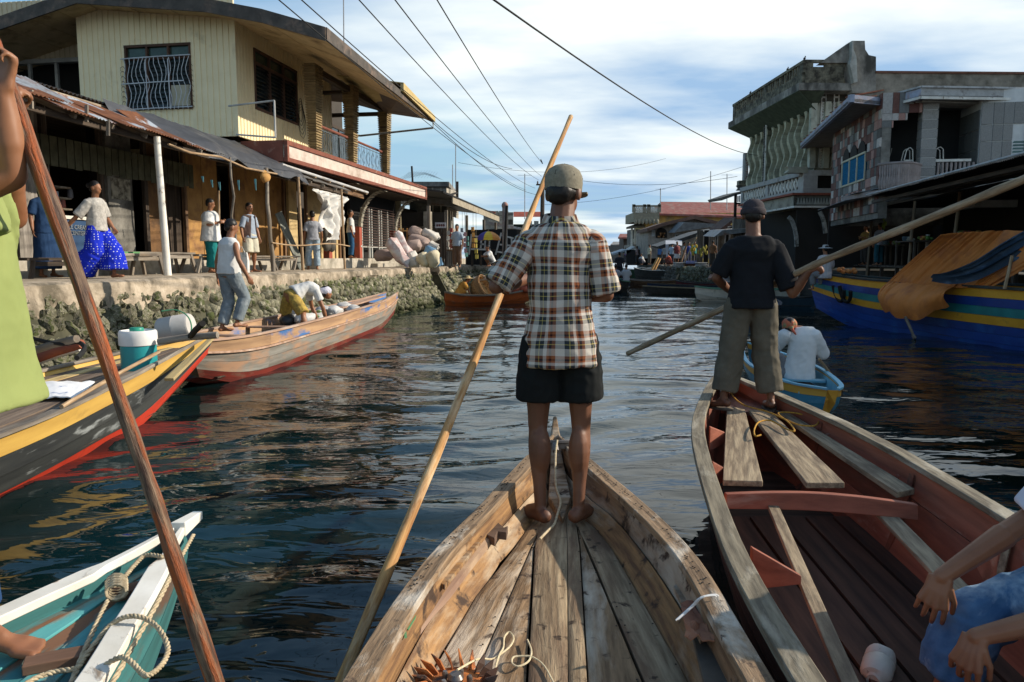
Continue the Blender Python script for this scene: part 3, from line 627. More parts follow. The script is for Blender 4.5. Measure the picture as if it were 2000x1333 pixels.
# the roof: gable rake outline across, extruded along the canal
def rk(px, py, s): t_, z_ = LF.hits(px, py, s); return (t_, z_)
SR = SH0 - .75
rake = [rk(636, 58, SR), rk(512, 23, SR + .02), rk(400, 2, SR + .02), rk(150, -14, SR + .02), rk(0, 38, SR + .02)]
t_, z_ = rake[-1]; rake.append((t_ - 5, z_ - 1.2))
te = rake[0][0]; SEr, zEr = LF.hit(843, 232, te);
dzs = zEr - rake[0][1]
ROOFM = mat('dark_fascia', (.10, .085, .07), (.045, .038, .032), (.17, .12, .09), cover=.6, s3=2.5, rough=.7)
def rpt(i, s, dz=0):
 t_, z_ = rake[i]; f = (s - SR) / (SEr - SR)
 if i == 0: return (t_, s, z_ + dz + dzs * f)
 return (t_, s, z_ + dz + dzs * f * .5 * max(0, 1 - i / 2))
SM = SR + (SEr - SR) * .64
g = MB(LF)
for a, b in ((SR, SM), (SM, SEr)):
 L0 = [rpt(i, a, .0) for i in range(6)]; L1 = [rpt(i, b, .0) for i in range(6)]
 if b == SEr: L1 = [rpt(0, b)] + [(p[0], p[1], p[2] - .5) for p in [rpt(i, b) for i in range(1, 6)]]
 g.loft([L0 + [(p[0], p[1], p[2] - .05) for p in reversed(L0)], L1 + [(p[0], p[1], p[2] - .05) for p in reversed(L1)]])
g.build('roof', mat('brown_roof', (.16, .11, .08), (.08, .055, .04), rough=.6), hs)
g = MB(LF)
for i in range(5):
 a, b = rpt(i, SR), rpt(i + 1, SR); g.prism([(a[0], SR - .03, a[2] + .05), (b[0], SR - .03, b[2] + .05), (b[0], SR - .03, b[2] - .26), (a[0], SR - .03, a[2] - .26)], (0, .05, 0))
a, b = rpt(0, SR), rpt(0, SEr)
g.prism([(a[0] + .03, a[1], a[2] + .05), (b[0] + .03, b[1], b[2] + .04), (b[0] + .03, b[1], b[2] - .12), (a[0] + .03, a[1], a[2] - .24)], (-.05, 0, 0)); g.build('fascia', ROOFM, hs)
g = MB(LF); a2 = rpt(0, SM - .3); g.prism([(a2[0] + .12, a2[1], a2[2] + .24), (b[0] + .12, b[1] + .05, b[2] + .05), (b[0] + .12, b[1] + .05, b[2] - .1), (a2[0] + .12, a2[1], a2[2] + .02)], (-.10, 0, 0)); g.prism([(a2[0] + .12, a2[1], a2[2] + .24), (b[0] + .12, b[1] + .05, b[2] + .05), (b[0] - 2, b[1] + .05, b[2] + .35), (a2[0] - 2, a2[1], a2[2] + .55)], (0, 0, .03)); g.build('gutter', mat('ochre_gutter', (.55, .43, .2), (.42, .31, .13)), hs)
# soffit boards : separate panels under the eave
npn = 16
for k in range(npn):
 s0_, s1_ = SR + .03 + (SEr - SR - .1) * k / npn, SR + .03 + (SEr - SR - .1) * (k + 1) / npn - .012
 def sp(s): e = rpt(0, s); return e
 e0, e1 = sp(s0_), sp(s1_); q0, q1 = rpt(1, s0_, -.17), rpt(1, s1_, -.17);
 for (ta, za2, zb2, tb, zc, zd) in ((e0[0] - .02, e0[2] - .2, e1[2] - .2 if k < 9 else e1[2] - .12, q0[0], q0[2], q1[2]),):
  if k >= 9: za2 = e0[2] - .12
  g = MB(LF); g.prism([(ta, s0_, za2), (ta, s1_, zb2), (tb, s1_, zd), (tb, s0_, zc)], (0, 0, .012)); g.build('soffit_board', SOF, hs)
 if k < 11 or True:
  q2, q3 = rpt(2, s0_, -.17), rpt(2, s1_, -.17); g = MB(LF); g.prism([(q0[0] - .01, s0_, q0[2]), (q0[0] - .01, s1_, q1[2]), (q2[0], s1_, q3[2]), (q2[0], s0_, q2[2])], (0, 0, .012)); g.build('soffit_board', SOF, hs)
for i in range(2, 5):
 for k in range(3):
  f0, f1 = k / 3, (k + 1) / 3 - .01; a, b = rpt(i, SR, -.17), rpt(i + 1, SR, -.17); pa_ = [a[j] + (b[j] - a[j]) * f0 for j in range(3)]; pb_ = [a[j] + (b[j] - a[j]) * f1 for j in range(3)]
  g = MB(LF); g.prism([(pa_[0], SR + .02, pa_[2]), (pb_[0], SR + .02, pb_[2]), (pb_[0], SR + 2.6, pb_[2]), (pa_[0], SR + 2.6, pa_[2])], (0, 0, .012)); g.build('soffit_board', SOF, hs)
# beams under the balcony ceiling
g = MB(LF); zc = LF.hit(690, 175, -8.9)[1]
g.bb(-9.0, -8.82, cols_s[0], cols_s[2] + .1, 6.70, 6.86); g.bb(-11, -8.9, cols_s[2] - .08, cols_s[2] + .08, 6.62, 6.74); g.bb(-11, -8.9, cols_s[1] - .08, cols_s[1] + .08, 6.7, 6.8); g.build('ceiling_beam', DARKWOOD, hs)
g = MB(LF); g.tube([(-11.0, SEr - .7, 5.95), (-9.6, SEr - .35, 5.85), (te + .05, SEr, rpt(0, SEr)[2] - .32), (te + .05, SEr, rpt(0, SEr)[2] - .05)], .035, 7); g.build('drain_pipe', mat('pipe_grey', (.35, .34, .3), (.2, .2, .18)), hs)
# washing frame at the corner
g = MB(); z0_ = LF.hits(463, 208, SH0 - .2)[1]; pA = LF((LF.hits(446, 208, SH0 - .25)[0], SH0 - .25, z0_)); s_, z_ = LF.hit(558, 209, -8.7); pB = LF((-8.7, s_ - .6, z_ + .03)); pC = LF((-8.7, s_ - .6, slab_z1 - .02)); pD = LF((TW, SH0 - .1, zf + .02))
g.tube([pA, pB], .022, 6); g.tube([pB, pC], .026, 6); g.tube([pC, pD], .022, 6); g.build('corner_rail', mat('dull_white_pipe', (.5, .5, .48), (.3, .3, .28)), hs)
# ground floor of that house: arched brackets, red piers, iron grilles
AF = TW - .05
g = MB(LF); sg0 = LF.hit(700, 500, AF)[0]; sg1 = LF.hit(790, 500, AF)[0]
g.bb(AF - .3, AF - .2, sg0 - .2, SE, 1.6, slab_z0 + .1); g.build('grille_recess', BLACK, hs)
g = MB(LF); g.bb(AF - .25, AF - .02, LF.hit(786, 500, AF)[0], SE + .1, 1.6, slab_z0); g.build('ground_wall', mat('olive_plaster', (.26, .22, .13), (.15, .13, .08)), hs)
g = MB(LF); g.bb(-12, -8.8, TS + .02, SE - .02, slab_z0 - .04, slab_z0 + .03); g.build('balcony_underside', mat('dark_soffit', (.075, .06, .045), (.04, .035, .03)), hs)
for k, px in enumerate((640, 700, 768)):
 s = LF.hit(px, 480, AF)[0]; g = MB(LF); g.bb(AF - .1, AF + .1, s - .13, s + .13, 1.59, 2.72); g.build('red_pier', mat('red_pier', (.36, .085, .05), (.24, .06, .04), (.16, .08, .06), cover=.62, s3=3), hs)
 g = MB(LF); pts = []
 for j in range(13):
  a_ = math.pi / 2 * j / 12; pts.append((AF + .1 + (1 - math.cos(a_)) * .95, 2.72 + math.sin(a_) * (slab_z0 - 2.76)))
 for j in range(12):
  (t0_, z0_), (t1_, z1_) = pts[j], pts[j + 1]; g.prism([(t0_ - .04, s - .11, z0_), (t1_ - .04, s - .11, z1_ + .02), (t1_ + .05, s - .11, z1_ - .04), (t0_ + .05, s - .11, z0_)], (0, .2, 0))
 g.build('arch_bracket', mat('bracket_stone', (.44, .41, .33), (.24, .22, .17), (.12, .1, .08), cover=.58, s3=5), hs)
g = MB(LF); za_, zb_ = 1.62, LF.hit(720, 408, AF + .08)[1]
for x in (707, 721, 726, 740, 745, 757): s = LF.hit(x, 480, AF + .08)[0]; g.bb(AF + .05, AF + .11, s - .03, s + .03, za_, zb_)
g.bb(AF + .05, AF + .11, sg0, sg1 - 1, 2.0, 2.06); g.build('window_bars', mat('white_bar', (.6, .6, .56), (.42, .42, .38)), hs)
g = MB(LF)
for k in range(16): z = 2.05 + (zb_ - 2.0) * k / 15; g.tube([(AF + .13, sg0 + .15, z), (AF + .13, LF.hit(778, 480, AF)[0], z)], .012, 5)
for x in (712, 733, 751, 763, 772): s = LF.hit(x, 480, AF)[0]; g.tube([(AF + .13, s, 1.65), (AF + .13, s, zb_)], .012, 5)
g.build('window_grille', mat('brown_iron', (.16, .1, .08), (.08, .05, .04)), hs)
# lower awning strip with gutter in front of the slab
s0, z0 = LF.hit(548, 322, -8.75); s1, z1 = LF.hit(714, 376, -8.75)
aw = thing('lean_to_awning', 'rusty lean-to awning with a silvery gutter pole under the balcony', 'awning', LF((-8.75, (s0 + s1) / 2, z1)))
n = 8
for i in range(n):
 a = LF((-8.78, s0 + (s1 - s0) * i / n, z0 + (z1 - z0) * i / n + .05)); g = MB(); corr(g, a, LF.u * ((s1 - s0) / n * 1.04) + Vector((0, 0, (z1 - z0) / n)), LF.n * -1.3 + Vector((0, 0, .3))); g.build('awning_sheet', RUSTTIN, aw, smooth=60)
g = MB(LF); g.tube([(-8.72, s0, z0), (-8.72, s1 + .1, z1)], .04, 8); g.build('gutter_pole', mat('silver_pole', (.55, .56, .58), (.4, .38, .35), metal=.2), aw)
g = MB(LF); g.beam((-8.85, s0, z0 - .14), (-8.85, s1, z1 - .14), .08, .13); g.build('awning_beam', BROWNWOOD, aw)
for i in range(7):
 s = s0 + (s1 - s0) * i / 6; z = z0 + (z1 - z0) * i / 6; g = MB(LF); g.beam((-8.7, s, z - .04), (-9.9, s, z + .2), .06, .07); g.build('rafter', POLEWOOD, aw)
# hanging white rag cloth
ra_s, ra_z = LF.hit(612, 368, -8.6); rb_s, rb_z = LF.hit(677, 385, -8.6); _, bz = LF.hit(640, 470, -8.6)
rag = MB(); P = []; n = 26
for i in range(n + 1):
 u = i / n; r = []; s = ra_s + (rb_s - ra_s) * u; zt_ = ra_z + (rb_z - ra_z) * u
 ln = (ra_z - bz) * (.42 + .55 * math.sin(min(1, u * 1.15) * math.pi) ** .7) + .12 * noise.noise(Vector((u * 30, 0, 0)))
 for j in range(19):
  v = j / 18; pin = (s - (ra_s + (rb_s - ra_s) * .62)) * (1 - .5 * math.sin(v * 2.2) ** 2 * (v > .2)); ss = ra_s + (rb_s - ra_s) * .62 + pin
  r.append(LF((-8.6 + .13 * math.sin(u * 21 + v * 3) * (.35 + v) + .10 * noise.noise(Vector((u * 7, v * 7, 2))), ss, zt_ - ln * v + .05 * noise.noise(Vector((u * 9, v * 9, 8))))))
 P.append(r)
rag.sheet(P, .008, LF.n); tag(rag.build('rag_sheet', mat('white_rag', (.74, .72, .68), (.56, .54, .5), (.4, .36, .3), cover=.68, rough=.9, s3=3), smooth=80), 'torn whitish grey cloth sheet hanging from the awning between two poles', 'cloth')
g = MB(LF); s = LSX(606, -9.9)
for k in range(12): g.ell((-9.7 + .1 * rng.random(), LSX(640, -9.7) + rng.uniform(-.3, .3), 2.0 + rng.random() * .5), (.12, .2, .22), 7, 5)
tag(g.build('sacking_pile', mat('dark_sacking', (.12, .11, .09), (.05, .045, .04)), smooth=70), 'dark bundle of sacking hanging behind the torn white cloth', 'sacking')
# ------------------------------------------------------------------ right bank: ground, market deck, awnings
g = MB(); pts = [(10.4, 33.5), (10.3, 40), (10.7, 52), (13, 75), (19, 110), (33, 200), (80, 400), (400, 400), (400, -40), (13.5, -40), (9.3 + 2.6, -10), (12.4, 6), (14.4, 20), (15.2, 30), (12.9, 33.5)]
g.prism([(x, y, 1.1) for x, y in pts], (0, 0, -3.2)); g.build('right_ground', mat('dark_bank', (.09, .085, .07), (.035, .033, .028), scale=3, bump=.5, bd=.03), kind='structure')
DKD = wood('market_deck_board', (.13, .10, .075), (.05, .04, .03), (.03, .025, .02), cover=.55)
mk = thing('market_deck', 'dark plank market deck on posts under the long corrugated awning', 'deck', RF((8.4, 18, 1.2)))
for i in range(46):
 g = MB(RF); s = 6 + i * .6; g.bb(8.95 + rng.uniform(-.06, .04), 12.2, s, s + .57, 1.28, 1.33 + rng.uniform(0, .012)); g.build('deck_board', DKD, mk)
for i in range(16):
 g = MB(RF); s = 6.5 + i * 1.7; g.beam((9.05, s, -.8), (9.05, s + .05, 1.28), .11, .11); g.build('pile', DARKWOOD, mk)
AZ = 3.5
awt = lambda px, py: RF.hit(px, py, 7.0)
sA, zA = awt(2000, 303); sB, zB = awt(1597, 409)
ma = thing('market_awning', 'long black corrugated awning with a pale edge over the dark market', 'awning', RF((7.0, (sA + sB) / 2, 3.4)))
sN = sA - 7; zN = zA + (zA - zB) / (sB - sA) * 7; sM = RF.hit(1700, 384, 7.0)[0]; n = 20
BT = mat('black_corrugated', (.045, .045, .045), (.02, .02, .02), (.12, .08, .05), cover=.68, rough=.5)
for i in range(n):
 f0 = i / n; s = sN + (sM - sN) * f0; z = zN + (zB - zN) * (s - sN) / (sB - sN); a = RF((7.0 + .04 * (i % 2), s, z)); g = MB()
 corr(g, a, RF.u * ((sM - sN) / n * 1.03) + Vector((0, 0, (zB - zN) / (sB - sN) * (sM - sN) / n)), RF.n * 1.9 + Vector((0, 0, .02)), amp=.016, pitch=.09); g.build('roof_sheet', BT, ma, smooth=60)
g = MB(RF); g.tube([(6.97, sN, zN + .03), (6.97, sM + .3, zN + .03 + (zB - zN) * (sM + .3 - sN) / (sB - sN))], .028, 7); g.build('edge_pole', mat('pale_pole', (.45, .47, .46), (.3, .3, .3)), ma)
for k, (dt, dz) in enumerate(((.35, -.14), (.75, -.1), (1.2, -.06))):
 g = MB(RF); g.beam((7.0 + dt, sN, zN + dz), (7.0 + dt, sM + 1, zN + dz + (zB - zN) * (sM + 1 - sN) / (sB - sN)), .06, .09); g.build('purlin', DARKWOOD, ma)
# the lower, farther awning end (two tilted white edged sheets)
for (xa, ya, xb, yb, dt) in ((1597, 411, 1650, 392, 7.0), (1641, 387, 1672, 377, 7.2), (1655, 393, 1706, 370, 7.5)):
 s0, z0 = RF.hit(xb, yb, dt); s1, z1 = RF.hit(xa, ya, dt); g = MB(); a = RF((dt, s0, z0)); corr(g, a, RF((dt, s1, z1)) - a, RF.n * 1.6 + Vector((0, 0, .25)), amp=.012); g.build('roof_sheet', mat('silver_edge_tin', (.42, .45, .47), (.22, .22, .22), (.2, .12, .08), cover=.6, rough=.45, metal=.3), ma, smooth=60)
for px, w_ in ((1615, .05), (1640, .055), (1695, .05), (1775, .05), (1860, .05)):
 s = RF.hit(px, 470, 8.75)[0]; zt_ = 3.45; g = MB(); g.tube([RF((8.75 + .02 * k, s + .02 * math.sin(k * 2), .3 + k * (zt_ - .3) / 6)) for k in range(7)], w_, 8, wob=.1); g.build('awning_post', wood('post_brown', (.24, .18, .12), (.12, .09, .06)), ma, smooth=60)
g = MB(RF); g.bb(11.9, 12.1, 2, 34, 1.2, 3.5); g.bb(8.88, 12.1, 3, 30.5, 3.46, 3.5); g.bb(7.85, 14, 33.6, 33.7, 1.2, 3.5); g.build('market_back', flat('market_dark', (.022, .02, .018)), ma)  # near-black walls paint in the market's shade, far end one added as backing
# dark stall furniture inside the market
for k, (px, t_, w_, dpt, hh) in enumerate(((1790, 9.0, 1.8, .8, .85), (1885, 9.2, 1.6, .8, .9), (1970, 9.4, 1.4, .8, .8), (1735, 9.6, 1.5, .7, .8))):
 s = RF.hit(px, 490, t_)[0]; r = thing('stall_table', ('low plank stall table in the dark behind the orange tarpaulin', 'plank stall table with leafy goods, far right in the dark', 'plank stall table at the right picture edge, in the dark', 'stall table behind the two standing market men')[k], 'table', RF((t_, s, 1.32)))
 for j in range(4): g = MB(RF); g.bb(t_ - dpt / 2 + j * dpt / 4, t_ - dpt / 2 + (j + .93) * dpt / 4, s - w_ / 2, s + w_ / 2, 1.32 + hh - .04, 1.32 + hh); g.build('plank', DKD, r)
 for a, b in ((-1, -1), (-1, 1), (1, -1), (1, 1)): g = MB(RF); g.bb(t_ + a * (dpt / 2 - .05) - .03, t_ + a * (dpt / 2 - .05) + .03, s + b * (w_ / 2 - .06) - .03, s + b * (w_ / 2 - .06) + .03, 1.325, 1.32 + hh - .04); g.build('leg', DKD, r)
 for j in range(6):
  c_ = ((.10, .22, .05), (.35, .2, .05), (.25, .06, .04), (.14, .2, .06), (.3, .3, .25), (.08, .12, .15))[(j + k) % 6]; p = RF((t_ + rng.uniform(-.2, .2), s + (j - 2.5) * w_ / 7, 1.32 + hh)); g = MB()
  if j % 3 == 2:
   g.lathe([(.07, 0), (.12, .06), (.13, .14), (.10, .16)], p, 12); tag(g.build('goods_bowl', flat('goods%d' % ((j + k) % 6), c_), smooth=50), 'small bowl of goods on the ' + ('first', 'second', 'third', 'fourth')[k] + ' market stall table, ' + ('left one', 'x', 'right one')[j // 3 * 2], 'bowl', 'bowls on the market tables')
  else:
   for q in range(5): g.ell(p + Vector((rng.uniform(-.08, .08), rng.uniform(-.1, .1), .05 + .05 * (q > 2))), (.06, .06, .05), 7, 5)
   tag(g.build('produce_heap', flat('goods%d' % ((j + k) % 6), c_), smooth=60, kind='stuff'), 'heap of produce on a dark market stall table', 'produce', 'heaps on the market tables')
# ------------------------------------------------------------------ stone patchwork house on the right
TH = 7.7; SP = RF.hit(1719, 300, TH)[0]
TILEC = [mat('tile_%s' % n_, c_, tuple(x * .7 for x in c_), rough=.8, scale=14, bump=.4) for n_, c_ in (('pink', (.42, .24, .20)), ('red', (.18, .085, .065)), ('grey', (.20, .20, .19)), ('dark', (.12, .115, .105)), ('pale', (.50, .46, .42)), ('maroon', (.14, .06, .05)))]
ph = thing('patchwork_house', 'grey and red stone patchwork house with a balcony and a wide concrete eave', 'house', RF((TH, SP, 1.3)))
zr = 6.9; sF = RF.hit(1626, 330, TH)[0]; zW0 = 3.1
wa, wz1 = RF.hit(1692, 293, TH - .02); wb, _ = RF.hit(1647, 303, TH - .02); wz0 = RF.hit(1690, 350, TH - .02)[1]; wz1 = RF.hit(1692, 282, TH - .02)[1]
g = MB(RF); g.bb(TH + .03, TH + .3, SP, sF, 2.9, zr); g.bb(TH + .3, 18, sF - .2, sF, 2.9, zr); g.build('core_wall', CONCD, ph)
# patchwork tiles on the canal side
y = zW0; row = 0
while y < zr:
 h = .30; s = SP + .005 + (row % 2) * -.0
 while s < sF:
  w_ = rng.choice((.22, .3, .38)); e = min(s + w_, sF)
  if not (s < wb - .02 and e > wa + .02 and y + h > wz0 + .02 and y < wz1 - .02) and e - s > .05:
   g = MB(RF); g.bb(TH - .02 - rng.uniform(0, .015), TH + .03, s + .006, e - .006, y + .006, min(y + h, zr) - .006); g.build('stone_tile', rng.choice(TILEC), ph)
  s = e
 y += h; row += 1
# blue curtained window with three arches
g = MB(RF); f = g; n3_ = 3
for k in range(4): s = wa + (wb - wa) * k / 3; g.bb(TH - .06, TH - .02, s - .03, s + .03, wz0, wz1 - .25)
for z in (wz0, wz1 - .27): g.bb(TH - .065, TH - .02, wa - .03, wb + .03, z - .03, z + .03)
w = g.build('blue_window', mat('cream_frame', (.6, .56, .42), (.45, .42, .3)), ph)
g = MB(RF); g.bb(TH - .02, TH + .02, wa, wb, wz0, wz1 - .25); g.build('blue_pane', mat('blue_curtain', (.02, .17, .32), (.01, .08, .17), rough=.9, spec=.05, scale=6, st=(1, 6, 1)), w)
g = MB(RF)
for k in range(3):
 c_ = wa + (wb - wa) * (k + .5) / 3; r_ = (wb - wa) / 6 - .05; P = [(TH - .045, c_ + r_ * math.cos(a_ / 10 * math.pi), wz1 - .24 + r_ * .95 * math.sin(a_ / 10 * math.pi)) for a_ in range(11)]
 g.prism(P, RF.n.copy() * 0 + Vector((.05, 0, 0)))
g.build('arch_panes', BLACK, w)
# south face (towards the camera)
hx = lambda px, py=280: RF.hits(px, py, SP)[0]; hz = lambda px, py: RF.hits(px, py, SP)[1]
zfl = hz(1760, 352) ; zl = hz(1800, 222)
g = MB(RF); tR = 14.2
g.bb(TH + .03, tR, SP + 1.6, SP + 1.75, zfl - .3, zr); g.bb(TH + .03, tR, SP + .1, SP + 1.7, zfl - .32, zfl - .15); g.bb(TH + .05, TH + .25, SP + .02, SP + 1.6, zfl - .2, zr); g.build('balcony_recess', flat('recess_dark', (.018, .02, .02)), ph)
y = zl - .15; row = 0
for row, (z0_, z1_) in enumerate(((hz(1740, 250), hz(1740, 236)), (hz(1740, 236), hz(1740, 222)), (hz(1740, 222), zr))):
 t_ = TH
 tend = hx((1745, 1772, 1800)[row], 240)
 while t_ < tend:
  w_ = rng.choice((.2, .3)); g = MB(RF); g.bb(t_ + .005, min(t_ + w_, tend) - .005, SP - .02, SP + .06, z0_ + .005, z1_ - .005); g.build('stone_tile', rng.choice(TILEC), ph); t_ += w_
pl0, pl1 = hx(1799), hx(1830); GRT = mat('grey_tile', (.30, .29, .27), (.19, .185, .175), rough=.7, scale=30, bump=.4, bd=.01, var=.15); MORT = flat('white_mortar', (.62, .62, .60))
g = MB(RF); g.bb(pl0 + .02, pl1 - .02, SP + .02, SP + .4, zfl - .3, zr - .5); g.build('mortar_core', MORT, ph)
for k in range(9): z = zfl - .2 + k * .30; g = MB(RF); g.bb(pl0, pl1, SP, SP + .42, z + .012, z + .288); g.build('pillar_block', GRT, ph)
wx = [hx(1920 - 7), hx(1937), hx(1957), hx(1977)]; zrow = [zfl - .6, hz(1950, 276), hz(1950, 243), zr - .4]
g = MB(RF); g.bb(wx[0] + .02, tR, SP + .03, SP + .3, zfl - .9, zr); g.bb(wx[0] - .0, wx[0] + .18, SP + .03, SP + 1.6, zfl - .9, zr); g.build('mortar_core', MORT, ph)
cols = wx + [hx(2000), hx(2030), hx(2060)]
for i in range(len(cols) - 1):
 for j in range(3):
  if i in (3,) and j == 0 or i in (3,) and j == 1: continue
  g = MB(RF); g.bb(cols[i] + .012, cols[i + 1] - .012, SP, SP + .05, zrow[j] + .012, zrow[j + 1] - .012); g.build('wall_tile', GRT, ph)
for k in range(3):
 for j in range(4): g = MB(RF); g.bb(wx[0] - .03, wx[0] + .0, SP + .06 + k * .5, SP + .54 + k * .5, zfl - .3 + j * .62, zfl + .3 + j * .62); g.build('wall_tile', mat('dark_tile', (.15, .15, .14), (.09, .09, .085), scale=30), ph)
lv = MB(RF); l0, l1 = hx(1979), hx(2002)
for k in range(16): z = zrow[0] + .2 + k * .1; lv.prism([(l0, SP - .02, z + .05), (l1, SP - .02, z + .05), (l1, SP + .04, z - .02), (l0, SP + .04, z - .02)], (0, 0, .006))
lv.build('louvre_pane', mat('aqua_glass', (.25, .38, .38), (.16, .26, .27), rough=.2), ph)
g = MB(RF); ca = (l0 + l1) / 2; P = [(ca + (l1 - l0) / 2 * math.cos(a_ / 10 * math.pi), SP + .05, zrow[0] + 1.8 + .3 * math.sin(a_ / 10 * math.pi)) for a_ in range(11)]; g.prism(P, (0, .03, 0)); g.build('arch_pane', GLS, ph)
# curved balcony
BAL = mat('pinkish_concrete', (.34, .29, .27), (.22, .18, .165), rough=.8)
bp = []; b0, b1 = hx(1703, 330), hx(1802, 315)
for k in range(13):
 f = k / 12; bp.append(RF((TH - .15 + (pl0 - TH + .15) * f, SP - .1 - .75 * math.sin(math.pi * (.12 + .88 * f)) * (1 - .0 * f), 0)))
zrail = at(1760, 318, bp[6].y).z
def arc_tube(z, r_, nm): g = MB(); g.tube([p + Vector((0, 0, z)) for p in bp], r_, 7); return g.build(nm, BAL, ph, smooth=60)
arc_tube(zrail, .05, 'balcony_rail')
g = MB(); g.loft([[p + Vector((0, 0, zrail - .95)), p + Vector((0, 0, zrail - .80)), Vector((p.x + .25, SP + 13, zrail - .80)) * 0 + Vector((p.x, max(p.y, RF((0, SP, 0)).y + 1), zrail - .80)), Vector((p.x, max(p.y, RF((0, SP, 0)).y + 1), zrail - .95))] for p in bp]); g.build('balcony_slab', BAL, ph)
for k in range(1, 25):
 f = k / 25 * 12; i = int(f); p = bp[i].lerp(bp[min(i + 1, 12)], f - i); g = MB(); g.lathe([(.03, 0), (.055, .12), (.06, .25), (.03, .42), (.045, .6), (.04, .75)], p + Vector((0, 0, zrail - .79)), 8); g.build('baluster', BAL, ph, smooth=60)
g = MB(RF); g.bb(pl1, wx[0] - .2, SP + .02, SP + .12, hz(1850, 316), hz(1850, 311)); g.build('balcony_rail', WHITEP, ph)
for k in range(9): g = MB(); g.lathe([(.03, 0), (.055, .12), (.06, .25), (.03, .42), (.045, .6), (.04, .7)], RF((pl1 + .1 + k * .13, SP + .07, hz(1850, 316) - .72)), 8); g.build('baluster', BAL, ph, smooth=60)
# white tube chairs upside down
for k, (px, px2) in enumerate(((1774, 1790), (1832, 1850))):
 a, b = hx(px), hx(px2); z1_ = hz(1782, 288); z0_ = hz(1782, 325) - .3; r = thing('tube_chair', ('white tubular chair frame on the curved balcony, left of the grey pillar', 'white tubular chair frame on the balcony, right of the grey pillar')[k], 'chair', RF(((a + b) / 2, SP + .3, z0_)))
 for dy in (0, .28):
  g = MB(RF); y_ = SP + .25 + dy; g.tube([(a - .12, y_, z0_), (a + .04, y_, z1_ - .06), (a + .1, y_, z1_), (b - .1, y_, z1_ + .02), (b - .02, y_, z1_ - .05), (b + .04, y_, z0_)], .018, 6); g.build('leg_frame', WHITEP, r, smooth=60)
 g = MB(RF); g.bb(a, b, SP + .27, SP + .51, z0_ + .5, z0_ + .54); g.build('seat', WHITEP, r)
g = MB(RF); a = hx(1727, 290)
for q in ((1727, 290, 1745, 313), (1742, 279, 1745, 325), (1760, 282, 1752, 320)): g.tube([(hx(q[0]), SP + .9, hz(q[0], q[1])), (hx(q[2]), SP + .9, hz(q[2], q[3]))], .014, 5)
tag(g.build('dry_branch', mat('pale_twig', (.3, .32, .28), (.2, .2, .18))), 'thin pale dry branches standing in the dark left balcony opening', 'branches')
# the eave
ZE = 6.55
EP = [G(x, y, ZE) for x, y in ((1563, 291), (1661, 200), (1744, 208), (1798, 194), (2000, 197))]; EP.append(EP[-1] + Vector((4, 1, 0)))
EAV = mat('eave_concrete', (.50, .50, .49), (.34, .34, .33), (.16, .14, .13), cover=.6, s3=3, scale=6, bump=.5)
EBL = mat('eave_blue_grey', (.40, .43, .52), (.27, .30, .38), (.34, .24, .22), cover=.58, s3=3, scale=6, bump=.5)
back = [Vector((p.x, 34, 0)) for p in EP]
g = MB(); inn = RF((TH, SP, 0))
for k in range(5):
 a, b = EP[k], EP[k + 1]; d = (b - a).normalized(); nn = Vector((d.y, -d.x, 0)); nn = nn if nn.dot(Vector((-.6, -1, 0))) > 0 else -nn
 gg = MB(); zt_ = .24 if k < 2 else .34
 gg.prism([a + nn * .0, b, b + Vector((0, 0, zt_)), a + Vector((0, 0, zt_))], -nn * .12); gg.build('eave_fascia', EBL if k < 3 else EAV, ph)
 if k >= 2:
  gg = MB(); gg.prism([a + nn * .06 + Vector((0, 0, zt_ + .004)), b + nn * .06 + Vector((0, 0, zt_ + .004)), b + nn * .06 + Vector((0, 0, zt_ + .06)), a + nn * .06 + Vector((0, 0, zt_ + .06))], -nn * .3); gg.build('eave_moulding', EAV, ph)
  gg = MB(); gg.prism([a + nn * .05 + Vector((0, 0, .0)), b + nn * .05 + Vector((0, 0, 0)), b + nn * .05 + Vector((0, 0, .08)), a + nn * .05 + Vector((0, 0, .08))], -nn * .045); gg.build('eave_moulding', WHITEP, ph)
sof = [EP[0], EP[1], EP[2], EP[3], EP[4], EP[5], EP[5] + Vector((0, 3, 0)), Vector((EP[0].x + 3, EP[0].y + 1, ZE))]
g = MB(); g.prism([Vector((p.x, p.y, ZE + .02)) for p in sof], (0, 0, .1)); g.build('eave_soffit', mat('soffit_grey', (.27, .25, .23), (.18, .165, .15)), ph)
for k in range(5):
 a, b = EP[3] + Vector((.2 - k * .12, .25 + k * .16, -.01)), EP[5] + Vector((0, .25 + k * .16, -.01)); g = MB(); g.beam(a, b, .05, .04); g.build('soffit_slat', mat('pale_slat', (.4, .38, .34), (.28, .26, .23)), ph)
g = MB(); a, b = EP[0], EP[1]; n = 12
for k in range(n): p = a.lerp(b, (k + .5) / n) + Vector((0, 0, .26)); g.beam(p, p + Vector((1.2, .3, .25)), .28, .04)
g.build('roof_tiles', mat('rust_red_tiles', (.26, .09, .05), (.14, .06, .04)), ph)
